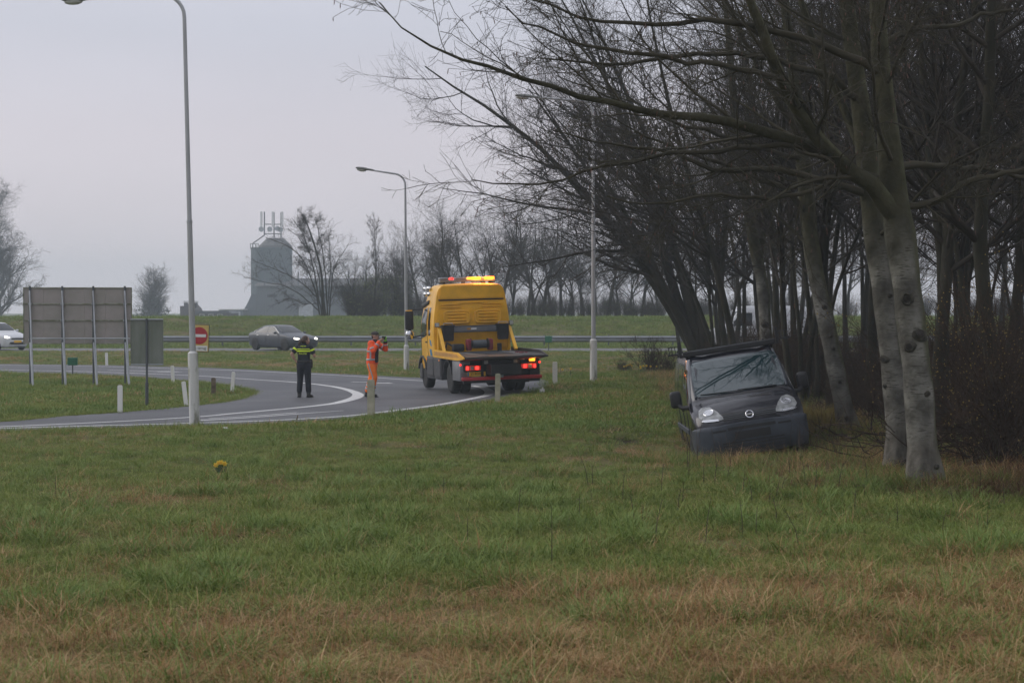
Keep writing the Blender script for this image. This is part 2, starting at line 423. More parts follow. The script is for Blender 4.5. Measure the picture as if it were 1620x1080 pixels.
def strip(name, px, width, label, n=10, world=None, zoff=0.006, mat_=None, widths=None):
    P = world if world is not None else [gp(a, b) for a, b in px]
    P = smooth_path(P, n) if len(P) > 2 else np.array(P)
    T = np.gradient(P, axis=0); T /= np.linalg.norm(T, axis=1)[:, None]; N = np.stack([-T[:, 1], T[:, 0]], 1)
    wd = np.full(len(P), width) if widths is None else np.interp(np.linspace(0, 1, len(P)), np.linspace(0, 1, len(widths)), widths)
    A, B = P + N * wd[:, None] / 2, P - N * wd[:, None] / 2
    V = np.concatenate([A, B]); m = len(P); j = np.arange(m - 1)
    me = np_mesh(name, np.stack([V[:, 0], V[:, 1], Hroad(V[:, 0], V[:, 1]) + zoff], 1), [np.stack([j + m, j + m + 1, j + 1, j], 1)])
    return tag(link(name, me, mat_ or M['road_white']), label, 'road marking', kind='structure')
strip('road_marking', [(-400, 573), (-200, 575), (0, 577.7), (115, 578.5), (296, 583.7), (370, 585.7), (470, 590.5), (560, 595), (647, 601), (690, 603.5)], 0.17, 'white edge line along the far side of the slip road')
strip('road_marking', [(-400, 580), (-200, 582), (0, 585), (150, 588.3), (298, 593.8), (370, 598.3), (470, 605), (520, 610.5), (548, 616), (564, 622), (566, 626), (560, 630), (545, 634.5), (523, 639), (470, 645), (370, 654), (316, 659), (200, 666), (0, 675), (-200, 681)], 0.2,
      'white inner line bending round the hairpin behind the police officer', widths=[.17, .17, .17, .17, .18, .2, .26, .32, .34, .3, .22, .18, .17, .17, .17])
strip('road_marking', [(748, 611), (764, 615), (773, 620), (774, 625), (763, 629), (731, 634.5), (690, 641), (612, 651), (543, 658.5), (430, 665), (316, 669), (150, 673.5), (0, 677.5)], 0.17,
      'white edge line along the near side of the slip road', widths=[.2, .26, .3, .3, .24, .18, .17, .17, .17, .17])
strip('road_marking', [(543, 649.5), (480, 654), (400, 660), (316, 665)], 0.12, 'thin white line of the merge wedge near the lamp post', widths=[.05, .12, .16, .2])
strip('road_marking', [(470, 652.5), (400, 658), (330, 662)], 0.1, 'second thin white line inside the merge wedge')
def arrow(px0, px1, name_label):
    a, b = np.array(gp(*px0)), np.array(gp(*px1)); d = (b - a) / np.linalg.norm(b - a); n = np.array([-d[1], d[0]])
    L = np.linalg.norm(b - a)
    prof = [(0, -.09), (L * .72, -.09), (L * .72, -.55), (L, 0), (L * .72, .3), (L * .72, .09), (0, .09)]
    V = np.array([a + d * u + n * v for u, v in prof]); z = Hroad(V[:, 0], V[:, 1]) + 0.006
    bm = bmesh.new(); vs = [bm.verts.new((p[0], p[1], q)) for p, q in zip(V, z)]; f = bm.faces.new(vs)
    bmesh.ops.triangulate(bm, faces=[f]); bmesh.ops.recalc_face_normals(bm, faces=bm.faces[:])
    me = bpy.data.meshes.new('road_marking'); bm.to_mesh(me); bm.free()
    tag(link('road_marking', me, M['road_white']), name_label, 'road marking', kind='structure')
arrow((556, 604), (624, 606.5), 'white arrow painted on the asphalt behind the man in orange')
arrow((172, 585.5), (290, 588.5), 'white arrow painted on the far lane behind the large sign')
strip('motorway_line', None, 0.16, 'white edge line on the near side of the motorway', world=[(-300, 95.55), (300, 95.55)], zoff=0.018)
strip('motorway_line', None, 0.16, 'white edge line on the far side of the motorway', world=[(-300, 100.85), (300, 100.85)], zoff=0.018)

# ------------------------------------------------------------------ scattering with geometry nodes
def scatter(name, P, rot, scl, idx, protos, label, cat):
    """P (n,3) points; protos: list of meshes instanced by index"""
    col = bpy.data.collections.new('proto_' + name)
    for q, me in enumerate(protos):
        col.objects.link(bpy.data.objects.new('%s_proto_%02d' % (name, q), me))
    me = bpy.data.meshes.new(name); n = len(P); me.vertices.add(n); me.vertices.foreach_set('co', np.asarray(P, np.float32).ravel())
    me.attributes.new('rot', 'FLOAT_VECTOR', 'POINT').data.foreach_set('vector', np.asarray(rot, np.float32).ravel())
    me.attributes.new('scl', 'FLOAT_VECTOR', 'POINT').data.foreach_set('vector', np.asarray(scl, np.float32).ravel())
    me.attributes.new('idx', 'INT', 'POINT').data.foreach_set('value', np.asarray(idx, np.int32))
    o = link(name, me, None)
    g = bpy.data.node_groups.new('scatter_' + name, 'GeometryNodeTree')
    g.interface.new_socket('Geometry', in_out='INPUT', socket_type='NodeSocketGeometry')
    g.interface.new_socket('Geometry', in_out='OUTPUT', socket_type='NodeSocketGeometry')
    gi, go = g.nodes.new('NodeGroupInput'), g.nodes.new('NodeGroupOutput')
    inst = g.nodes.new('GeometryNodeInstanceOnPoints'); ci = g.nodes.new('GeometryNodeCollectionInfo')
    ci.inputs['Collection'].default_value = col; ci.inputs['Separate Children'].default_value = True; ci.inputs['Reset Children'].default_value = True
    def na(nm, ty):
        a = g.nodes.new('GeometryNodeInputNamedAttribute'); a.data_type = ty; a.inputs['Name'].default_value = nm; return a.outputs['Attribute']
    e2r = g.nodes.new('FunctionNodeEulerToRotation')
    g.links.new(na('rot', 'FLOAT_VECTOR'), e2r.inputs[0]); g.links.new(e2r.outputs[0], inst.inputs['Rotation'])
    g.links.new(na('scl', 'FLOAT_VECTOR'), inst.inputs['Scale']); g.links.new(na('idx', 'INT'), inst.inputs['Instance Index'])
    inst.inputs['Pick Instance'].default_value = True
    g.links.new(gi.outputs[0], inst.inputs['Points']); g.links.new(ci.outputs[0], inst.inputs['Instance']); g.links.new(inst.outputs[0], go.inputs[0])
    md = o.modifiers.new('scatter', 'NODES'); md.node_group = g
    return tag(o, label, cat, kind='stuff')

def blade_mat(name, c1, c2, c3, nscale=0.6):
    """colour differs from blade to blade and in drifts across the field"""
    m = bpy.data.materials.new(name); m.use_nodes = True; t = m.node_tree; b = t.nodes['Principled BSDF']; L = t.links.new
    b.inputs['Roughness'].default_value = 0.65; b.inputs['Specular IOR Level'].default_value = 0.25
    a = t.nodes.new('ShaderNodeAttribute'); a.attribute_name = 'tone'
    g = t.nodes.new('ShaderNodeNewGeometry'); n = t.nodes.new('ShaderNodeTexNoise'); n.inputs['Scale'].default_value = nscale; n.inputs['Detail'].default_value = 3
    L(g.outputs['Position'], n.inputs['Vector'])
    oi = t.nodes.new('ShaderNodeObjectInfo')
    s1 = t.nodes.new('ShaderNodeMath'); s1.operation = 'MULTIPLY_ADD'; L(oi.outputs['Random'], s1.inputs[0]); s1.inputs[1].default_value = 0.35
    L(a.outputs['Fac'], s1.inputs[2])
    s2 = t.nodes.new('ShaderNodeMath'); s2.operation = 'MULTIPLY_ADD'; L(n.outputs['Fac'], s2.inputs[0]); s2.inputs[1].default_value = 0.8; L(s1.outputs[0], s2.inputs[2])
    s3 = t.nodes.new('ShaderNodeMath'); s3.operation = 'MULTIPLY'; L(s2.outputs[0], s3.inputs[0]); s3.inputs[1].default_value = 0.5
    r = t.nodes.new('ShaderNodeValToRGB'); L(s3.outputs[0], r.inputs[0])
    r.color_ramp.elements[0].position = 0.12; r.color_ramp.elements[0].color = c1 + (1,)
    r.color_ramp.elements[1].position = 0.9; r.color_ramp.elements[1].color = c3 + (1,)
    e = r.color_ramp.elements.new(0.5); e.color = c2 + (1,)
    L(r.outputs[0], b.inputs['Base Color'])
    tr = t.nodes.new('ShaderNodeBsdfTranslucent'); L(r.outputs[0], tr.inputs[0])
    mxs = t.nodes.new('ShaderNodeMixShader'); mxs.inputs[0].default_value = 0.25
    L(b.outputs[0], mxs.inputs[1]); L(tr.outputs[0], mxs.inputs[2]); L(mxs.outputs[0], t.nodes['Material Output'].inputs[0])
    return m
def clump(name, n, rad, h, wd, lean, mats, curl=0.6, seed=0, flat=0.0):
    g = np.random.default_rng(seed)
    a = g.uniform(0, 2 * np.pi, n); rr = rad * np.sqrt(g.uniform(0, 1, n)); b0 = np.stack([rr * np.cos(a), rr * np.sin(a), np.full(n, -0.015)], 1)
    hd = g.uniform(0, 2 * np.pi, n); hh = h * g.uniform(0.45, 1.15, n); ln = lean * g.uniform(0.2, 1.3, n)
    dirv = np.stack([np.cos(hd), np.sin(hd), np.zeros(n)], 1); side = np.stack([-np.sin(hd), np.cos(hd), np.zeros(n)], 1)
    wdt = wd * g.uniform(0.6, 1.3, n); V = []
    for tt, ww in ((0, 1.0), (0.4, 0.9), (0.75, 0.6)):
        p = b0 + dirv * (hh * (ln * tt + curl * ln * tt * tt))[:, None] + np.array([0, 0, 1]) * (hh * tt * (1 - 0.35 * ln * tt - flat * tt))[:, None]
        V += [p - side * (wdt * ww / 2)[:, None], p + side * (wdt * ww / 2)[:, None]]
    p = b0 + dirv * (hh * (ln + curl * ln))[:, None] + np.array([0, 0, 1]) * (hh * np.maximum(0.12, 1 - 0.35 * ln - flat - 0.3 * ln * curl))[:, None]
    V.append(p); V = np.stack(V, 1).reshape(-1, 3); o = np.arange(n) * 7
    q = np.concatenate([np.stack([o, o + 1, o + 3, o + 2], 1), np.stack([o + 2, o + 3, o + 5, o + 4], 1)]); tri = np.stack([o + 4, o + 5, o + 6], 1)
    me = np_mesh(name, V, [q, tri]); tone = np.repeat(g.uniform(0, 1, n), 7).astype(np.float32)
    me.attributes.new('tone', 'FLOAT', 'POINT').data.foreach_set('value', tone); me.materials.append(mats); return me
M['grass'] = blade_mat('green_grass', (0.072, 0.110, 0.014), (0.165, 0.220, 0.036), (0.38, 0.40, 0.13))
M['grass_lush'] = blade_mat('lush_grass', (0.060, 0.105, 0.014), (0.132, 0.205, 0.034), (0.27, 0.35, 0.12))
M['straw'] = blade_mat('dry_grass', (0.14, 0.070, 0.026), (0.35, 0.198, 0.078), (0.68, 0.50, 0.27), 1.2)
M['bracken'] = blade_mat('dead_bracken', (0.050, 0.024, 0.012), (0.120, 0.062, 0.030), (0.20, 0.125, 0.07), 1.2)
M['ochre'] = blade_mat('ochre_grass', (0.10, 0.075, 0.015), (0.19, 0.145, 0.03), (0.26, 0.21, 0.07), 1.2)
protos = [clump('grass_a', 34, .13, .13, .0055, .8, M['grass'], seed=1), clump('grass_b', 30, .15, .17, .005, 1.0, M['grass'], seed=2),
          clump('grass_c', 36, .10, .10, .006, .6, M['grass_lush'], seed=3), clump('grass_d', 24, .08, .22, .006, .9, M['grass_lush'], seed=4),
          clump('straw_a', 30, .14, .12, .0045, 1.5, M['straw'], seed=5, flat=.25), clump('straw_b', 26, .16, .17, .0045, 1.7, M['straw'], seed=6, flat=.3),
          clump('straw_c', 16, .10, .24, .004, .8, M['straw'], seed=7),
          clump('mat_a', 90, .42, .12, .010, .8, M['grass'], seed=8), clump('mat_b', 80, .45, .10, .010, .7, M['grass_lush'], seed=9), clump('mat_c', 70, .45, .15, .008, 1.2, M['straw'], seed=10),
          clump('bracken', 60, .35, .42, .008, 1.5, M['bracken'], seed=11, flat=.2), clump('ochre', 60, .3, .5, .006, .7, M['ochre'], seed=12),
          clump('tall_a', 40, .2, .38, .006, .6, M['grass_lush'], seed=13), clump('tall_b', 34, .2, .45, .005, .8, M['straw'], seed=14)]
def points(y0, y1, dens, margin=3.0, kx=0.335, xr=None):
    n = int(dens * (y1 - y0) * (2 * (kx * (y0 + y1) / 2 + margin)))
    y = rng.uniform(y0, y1, int(n * 1.6)); hw = kx * y + margin; x = rng.uniform(-1, 1, len(y)) * (kx * y1 + margin)
    k = np.abs(x) < hw; x, y = x[k][:n], y[k][:n]
    return x, y
GX, GY, GI, GS = [], [], [], []
def sow(x, y, kind, s):
    GX.append(x); GY.append(y); GI.append(kind); GS.append(s)
for y0, y1, dens in ((8.0, 12.5, 190), (12.5, 17, 120), (17, 24, 70), (24, 34, 42)):
    x, y = points(y0, y1, dens); on, dr = road_mask(x, y); wm = wood_mask(x, y); mud = mud_mask(x, y)
    k = ~on & (rng.random(len(x)) > np.clip(wm * 1.1, 0, 0.86)) & (rng.random(len(x)) > mud * 0.97); x, y, dr = x[k], y[k], dr[k]
    dry = dry_mask(x, y); clus = fbm(x * 1.6, y * 1.6, 41); r = rng.random(len(x))
    isdry = r < 0.10 + 0.60 * dry
    kind = np.where(isdry, rng.choice([4, 4, 5, 6], len(x)), np.where(clus > 0.6, rng.choice([2, 3, 3, 1], len(x)), rng.choice([0, 0, 1, 2], len(x))))
    s = rng.uniform(0.65, 1.3, len(x)) * (0.40 + 1.25 * clus) * (1.0 - 0.25 * sm(20, 26, y) * (1 - sm(-1, 1.5, x - edge(y) + 2)))
    sow(x, y, kind, s * np.where(dr < 0.5, 0.7, 1))
for y0, y1, dens in ((34, 48, 16), (48, 66, 8), (66, 95, 3.4)):
    x, y = points(y0, y1, dens, 5); on, dr = road_mask(x, y); wm = wood_mask(x, y); mud = mud_mask(x, y)
    k = (~on) & (dr > 0.12) & (rng.random(len(x)) > np.clip(wm * 1.1, 0, 0.95)) & (rng.random(len(x)) > mud * 0.97); x, y = x[k], y[k]
    dry = dry_mask(x, y); r = rng.random(len(x)); clus = fbm(x * 0.7, y * 0.7, 43)
    kind = np.where(r < 0.06 + 0.35 * dry, 9, np.where(clus > 0.5, 8, 7))
    sow(x, y, kind, rng.uniform(0.7, 1.2, len(x)) * (0.7 + 0.7 * clus))
# fringe of blades along the asphalt edge
for P in (ROAD, ISLAND):
    a = rng.integers(0, len(P), 3600); t = rng.random(3600)[:, None]; q = P[a] * (1 - t) + P[(a + 1) % len(P)] * t + rng.normal(0, 0.16, (3600, 2))
    on, dr = road_mask(q[:, 0], q[:, 1]); k = (~on | (dr < 0.05)) & (q[:, 1] > 8); q = q[k]
    kind = rng.choice([0, 1, 2, 0, 4], len(q)); sow(q[:, 0], q[:, 1], kind, rng.uniform(0.7, 1.25, len(q)))
# long growth along the wood's edge, round the van and by the brush
n = 2600; y = rng.uniform(22, 62, n); x = edge(y) + rng.normal(-0.2, 0.9, n)
on, dr = road_mask(x, y); k = ~on; x, y = x[k], y[k]; sow(x, y, rng.choice([12, 12, 13, 13, 10], len(x)), rng.uniform(0.5, 1.0, len(x)))
n = 900; x = rng.normal(4.0, 1.1, n); y = rng.normal(27.6, 0.5, n); sow(x, y, rng.choice([12, 12, 13, 2, 3], n), rng.uniform(0.35, 0.8, n))
n = 260; x = rng.normal(5.6, 0.45, n); y = rng.normal(33.8, 1.0, n); sow(x, y, np.full(n, 11), rng.uniform(0.7, 1.25, n))
n = 620; x = rng.uniform(5.6, 9.5, n); y = rng.normal(22.7, 0.5, n); sow(x, y, rng.choice([10, 10, 10, 13], n), rng.uniform(0.5, 1.0, n))
n = 160; x = rng.uniform(4.6, 6.5, n); y = rng.normal(22.4, 0.3, n); sow(x, y, rng.choice([12, 3], n), rng.uniform(0.6, 1.0, n))
# tufts round the feet of the pale trees and the lamp posts
for px_, py_, n_, r_ in ((1466, 778, 150, .42), (1426, 757, 110, .38), (1346, 697, 110, .36), (308, 671, 40, .2), (939, 603, 30, .22), (587, 657, 16, .14), (787, 637, 16, .14), (190, 652, 14, .12)):
    cx_, cy_ = gp(px_, py_); n = n_; sow(cx_ + rng.normal(0, r_, n), cy_ + rng.normal(0, r_, n), rng.choice([12, 12, 13, 3, 10] if r_ > .3 else [3, 1, 2, 4], n), rng.uniform(0.45, 0.95, n))
# the dike
n = 9000; x = rng.uniform(-60, 50, n); y = rng.uniform(102.5, 130, n); sow(x, y, rng.choice([8, 8, 7, 8, 7], n), rng.uniform(1.0, 2.2, n))
x, y, kind, s = map(np.concatenate, (GX, GY, GI, GS))
k = ~((np.abs(y - 98.2) < 3.2)); x, y, kind, s = x[k], y[k], kind[k], s[k]
z = Hg(x, y) - 0.004
rot = np.stack([rng.normal(0, 0.08, len(x)), rng.normal(0, 0.08, len(x)), rng.uniform(0, 6.283, len(x))], 1)
scl = np.stack([s, s, s * rng.uniform(0.8, 1.2, len(x))], 1)
scatter('grass', np.stack([x, y, z], 1), rot, scl, kind, protos, 'uneven spring grass with straw coloured patches over the meadow', 'grass')
print('grass clumps', len(x))

# dead stalks standing in the meadow
M['stalk'] = mat('dead_stalk', (0.05, 0.035, 0.025), 0.9, 0, 0.4, 6)
mb = MB()
spots = [(873, 893, 95), (1266, 872, 70), (1036, 862, 70), (1116, 862, 75), (1190, 800, 40), (88, 790, 36), (112, 800, 30), (1562, 850, 40), (1352, 815, 45), (820, 820, 50), (740, 860, 40), (702, 780, 30), (1175, 850, 60), (1230, 835, 50), (640, 770, 30), (1490, 850, 45), (1130, 770, 45), (1290, 790, 50), (560, 800, 25), (1080, 800, 40), (985, 790, 40), (1420, 830, 35)]
for px, py, hpx in spots + [(rng.uniform(900, 1600), rng.uniform(760, 860), rng.uniform(20, 50)) for _ in range(30)] + [(rng.uniform(1085, 1330), rng.uniform(712, 745), rng.uniform(25, 75)) for _ in range(60)]:
    x, y, z = base(px, py); hgt = hpx * y / F; lx, ly = rng.normal(0, 0.13, 2) * hgt
    mb.tube([(x, y, z - .02), (x + lx * .3, y + ly * .3, z + hgt * .5), (x + lx, y + ly, z + hgt)], [.0045, .0035, .0018], 4)
    for q in range(rng.integers(0, 4)):
        f = rng.uniform(.5, .95); a, b = rng.normal(0, .05, 2)
        mb.tube([(x + lx * f, y + ly * f, z + hgt * f), (x + lx * f + a, y + ly * f + b, z + hgt * f + rng.uniform(.01, .06))], [.0025, .0015], 3)
tag(mb.build('weeds', M['stalk']), 'thin dead brown stalks standing up from the grass', 'weeds', kind='stuff')
# ------------------------------------------------------------------ trees: bark
def bark_pale():
    m = bpy.data.materials.new('pale_bark'); m.use_nodes = True; t = m.node_tree; b = t.nodes['Principled BSDF']; L = t.links.new
    b.inputs['Roughness'].default_value = 0.85; b.inputs['Specular IOR Level'].default_value = 0.2
    tcn = t.nodes.new('ShaderNodeTexCoord')
    def noise(scale, stretch, d=6):
        mp = t.nodes.new('ShaderNodeMapping'); mp.inputs['Scale'].default_value = stretch; L(tcn.outputs['Object'], mp.inputs[0])
        n = t.nodes.new('ShaderNodeTexNoise'); n.inputs['Scale'].default_value = scale; n.inputs['Detail'].default_value = d; L(mp.outputs[0], n.inputs['Vector']); return n.outputs['Fac']
    def ramp(fac, c1, c2, lo, hi):
        r = t.nodes.new('ShaderNodeValToRGB'); L(fac, r.inputs[0]); r.color_ramp.elements[0].position = lo; r.color_ramp.elements[1].position = hi
        r.color_ramp.elements[0].color = c1; r.color_ramp.elements[1].color = c2; return r.outputs[0]
    def mix(f, a, c):
        x = t.nodes.new('ShaderNodeMix'); x.data_type = 'RGBA'; L(f, x.inputs[0]); L(a, x.inputs[6]); L(c, x.inputs[7]); return x.outputs[2]
    base_ = ramp(noise(2.4, (1, 1, 1.1), 9), (.045, .042, .034, 1), (.225, .218, .192, 1), .36, .66)
    dark = ramp(noise(1, (1, 1, 1)), (.06, .055, .045, 1), (.09, .085, .07, 1), .3, .7)
    lent = ramp(noise(7, (1.0, 1.0, 7.0), 5), (0, 0, 0, 1), (1, 1, 1, 1), .56, .64)
    c = mix(lent, base_, dark)
    c = mix(ramp(noise(1.7, (1, 1, .5)), (0, 0, 0, 1), (1, 1, 1, 1), .52, .66), c, dark)
    # green algae and browner bark higher up the stem
    sp = t.nodes.new('ShaderNodeSeparateXYZ'); L(tcn.outputs['Object'], sp.inputs[0])
    n = noise(0.9, (1, 1, .6)); ad = t.nodes.new('ShaderNodeMath'); ad.operation = 'MULTIPLY_ADD'; L(n, ad.inputs[0]); ad.inputs[1].default_value = 2.6; L(sp.outputs['Z'], ad.inputs[2])
    c = mix(ramp2(t, L, ad.outputs[0], 3.6, 5.6), c, ramp(noise(4, (1, 1, 1)), (.028, .027, .013, 1), (.062, .058, .032, 1), .3, .7))
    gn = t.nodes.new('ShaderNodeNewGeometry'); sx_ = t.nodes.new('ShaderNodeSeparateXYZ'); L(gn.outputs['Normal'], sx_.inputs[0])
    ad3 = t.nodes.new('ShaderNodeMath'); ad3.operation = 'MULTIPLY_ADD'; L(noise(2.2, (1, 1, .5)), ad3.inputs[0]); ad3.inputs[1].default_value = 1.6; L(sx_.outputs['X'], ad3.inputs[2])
    c = mix(ramp2(t, L, ad3.outputs[0], 1.15, 1.7), c, ramp(noise(5, (1, 1, 1)), (.045, .046, .022, 1), (.10, .10, .055, 1), .3, .7))  # greenish algae on the +x side; that side's shade is painted in too
    # split, darker foot of the stem
    ad2 = t.nodes.new('ShaderNodeMath'); ad2.operation = 'MULTIPLY_ADD'; L(n, ad2.inputs[0]); ad2.inputs[1].default_value = 1.6; L(sp.outputs['Z'], ad2.inputs[2])
    c = mix(ramp2(t, L, ad2.outputs[0], 1.9, 0.7), c, ramp(noise(9, (1, 1, .25)), (.05, .045, .036, 1), (.17, .155, .13, 1), .35, .65))
    L(c, b.inputs['Base Color'])
    bp = t.nodes.new('ShaderNodeBump'); bp.inputs['Strength'].default_value = 1.0; bp.inputs['Distance'].default_value = 0.035
    L(noise(11, (1, 1, .9), 9), bp.inputs['Height']); L(bp.outputs[0], b.inputs['Normal'])
    return m
def ramp2(t, L, fac, a, b):
    r = t.nodes.new('ShaderNodeMapRange'); r.inputs[1].default_value = a; r.inputs[2].default_value = b; r.interpolation_type = 'SMOOTHSTEP'
    L(fac, r.inputs[0]); return r.outputs[0]
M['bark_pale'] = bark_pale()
M['bark_dark'] = mat('dark_bark', (0.026, 0.026, 0.017), 0.9, 0, col2=(0.050, 0.045, 0.032), scale=2.2, bump=0.6, bscale=18, stretch=(1, 1, .4), spec=0.2)
M['twig'] = mat('twig_bark', (0.030, 0.026, 0.020), 0.85, 0, col2=(0.060, 0.050, 0.040), scale=1.3, spec=0.2)
M['twig_pale'] = mat('old_twig_bark', (0.034, 0.031, 0.019), 0.85, 0, col2=(0.066, 0.058, 0.038), scale=1.3, spec=0.2)
M['knot'] = mat('bark_knot', (0.022, 0.018, 0.014), 0.95, 0, 0.4, 20)
M['knot_rim'] = mat('bark_scar', (0.040, 0.036, 0.026), 0.95, 0, 0.45, 16, bump=0.6)
M['catkin'] = mat('catkin', (0.11, 0.06, 0.045), 0.9, 0, 0.3, 15)
M['bud'] = mat('yellow_bud', (0.24, 0.17, 0.035), 0.8, 0, 0.3, 5)
M['ivy'] = mat('ivy_leaf', (0.022, 0.040, 0.016), 0.6, 0, 0.4, 3)
M['leafing'] = mat('young_leaf', (0.10, 0.13, 0.03), 0.7, 0, 0.3, 3)

def unit(v): return v / np.maximum(np.linalg.norm(v, axis=-1, keepdims=True), 1e-9)
def grow(start, d, length, K, wander, up, g, pull=None):
    """N branches at once: (N,K+1,3)"""
    P = [start]; d = unit(d); p = start
    for k in range(K):
        d = d + wander * g.normal(0, 1, d.shape); d[:, 2] += up
        if pull is not None: d = d + pull
        d = unit(d); p = p + d * (length / K)[:, None]; P.append(p)
    return np.stack(P, 1)
def taper(r0, K, tip=0.12, pw=1.0):
    t = np.linspace(0, 1, K + 1)[None, :] ** pw
    return r0[:, None] * (1 - t * (1 - tip))
def tubes(P, rad, S):
    N, K1, _ = P.shape
    T = np.gradient(P, axis=1); T = unit(T)
    ref = np.where(np.abs(T[:, :1, 2:3]) > 0.9, np.array([1.0, 0, 0]), np.array([0, 0, 1.0]))
    ref = np.broadcast_to(ref, T.shape); A = unit(ref - T * (ref * T).sum(-1, keepdims=True)); B = np.cross(T, A)
    q = np.arange(S) * 2 * np.pi / S
    V = P[:, :, None, :] + rad[:, :, None, None] * (A[:, :, None, :] * np.cos(q)[None, None, :, None] + B[:, :, None, :] * np.sin(q)[None, None, :, None])
    V = V.reshape(-1, 3)
    n, k, s = np.meshgrid(np.arange(N), np.arange(K1 - 1), np.arange(S), indexing='ij')
    a = (n * K1 + k) * S; s2 = (s + 1) % S
    Fq = np.stack([a + s, a + s2, a + S + s2, a + S + s], -1).reshape(-1, 4)
    return V, Fq
class Geo:
    def __init__(self): self.V, self.Q, self.n = [], [], 0
    def add(self, VF):
        V, Q = VF; self.V.append(V); self.Q.append(Q + self.n); self.n += len(V); return self
    def mesh(self, name): return np_mesh(name, np.concatenate(self.V), [np.concatenate(self.Q)])
def kids(P, rad, nper, t0, t1, ang, lenf, lenr, g, rmax=0.6, taperlen=0.5, flat=0.0, bias=None):
    """children of branches P: returns start, dir, length, r0"""
    N, K1, _ = P.shape
    idx = np.repeat(np.arange(N), nper) if np.isscalar(nper) else np.repeat(np.arange(N), nper)
    t = g.uniform(t0, t1, len(idx)) * (K1 - 1); i0 = np.minimum(t.astype(int), K1 - 2); f = (t - i0)[:, None]
    s = P[idx, i0] * (1 - f) + P[idx, i0 + 1] * f; tan = unit(P[idx, i0 + 1] - P[idx, i0])
    rp = rad[idx, i0] * (1 - f[:, 0]) + rad[idx, i0 + 1] * f[:, 0]
    pr = g.normal(0, 1, s.shape); pr[:, 2] *= (1 - flat)
    if bias is not None: pr = pr + bias
    pr = unit(pr - tan * (pr * tan).sum(1, keepdims=True))
    a = np.radians(g.uniform(ang[0], ang[1], len(idx)))[:, None]
    d = tan * np.cos(a) + pr * np.sin(a)
    plen = np.linalg.norm(np.diff(P, axis=1), axis=2).sum(1)[idx]
    L = (plen * lenf if lenf else 0) + lenr * g.uniform(.5, 1, len(idx)); L = L * (1 - taperlen * (t / (K1 - 1))) * g.uniform(.65, 1.25, len(idx))
    return s, d, L, np.minimum(rp * rmax, 0.5 * rp + 0.004)

def tree_meshes(name, g, h=13, r0=0.16, lean=(0, 0, 0), stems=1, splay=0.0, wander=0.05, nl=20, t0=0.25, lang=(35, 60), llen=0.42, up=0.06,
                nb=9, nt=9, blen=0.5, tlen=0.45, bias=None, twig_r=0.006, lpull=None, K=12, nt2=0):
    """trunk mesh (stems) and crown mesh (limbs, branches, twigs)"""
    st = np.zeros((stems, 3)); st[:, :2] = g.normal(0, 0.18 if stems > 1 else 0, (stems, 2)); st[:, 2] = -0.2
    d = np.zeros((stems, 3)); d[:, 2] = 1; d += np.array(lean); d[:, :2] += g.normal(0, splay, (stems, 2))
    hl = h * g.uniform(.75, 1.05, stems) if stems > 1 else np.array([float(h)])
    P = grow(st, d, hl, K, wander, 0.015, g, pull=np.array(lean) * 0.10)
    rr = r0 * (g.uniform(.55, 1, stems) if stems > 1 else np.ones(1))
    rad = taper(rr, K, .1, .9); rad[:, 0] *= 1.5; rad[:, 1] *= 1.06
    T = Geo().add(tubes(P, rad, 10))
    C = Geo()
    s, dd, L, r = kids(P, rad, nl, t0, .97, lang, llen, 0, g, .55, .55, bias=bias)
    P1 = grow(s, dd, L, 8, .10, up, g, pull=lpull); R1 = taper(r, 8, .15); C.add(tubes(P1, R1, 5))
    s, dd, L, r = kids(P1, R1, nb, .12, .98, (25, 65), blen, .25, g, .6, .4, flat=.3)
    P2 = grow(s, dd, L, 5, .13, up, g); R2 = np.maximum(taper(r, 5, .3), twig_r); C.add(tubes(P2, R2, 3))
    s, dd, L, r = kids(P2, R2, nt, .1, 1, (25, 70), tlen, .18, g, .7, .3)
    P3 = grow(s, dd, L, 3, .16, up * .7, g); R3 = np.maximum(taper(r, 3, .5), twig_r * .75); C.add(tubes(P3, R3, 3))
    if nt2:
        s, dd, L, r = kids(P3, R3, nt2, .1, 1, (25, 70), .4, .12, g, .8, .3)
        P4 = grow(s, dd, L, 2, .16, up * .7, g); C.add(tubes(P4, np.full((len(L), 3), twig_r * .6), 3))
    return T.mesh(name + '_trunk'), C.mesh(name + '_crown'), (P, rad, P1, P2, P3)
def plant(name, meshes, loc, label, cat, group=None, rz=0.0, sc=1.0, mats=('bark_dark', 'twig'), sxy=None):
    o = empty(name, loc, (0, 0, rz), label, cat, group); o.scale = (sxy or sc, sxy or sc, sc)
    t = link('trunk', meshes[0], None, o); c = link('crown', meshes[1], None, o)
    for q, mm in ((t, mats[0]), (c, mats[1])):
        if not q.data.materials: q.data.materials.append(M[mm])
    return o

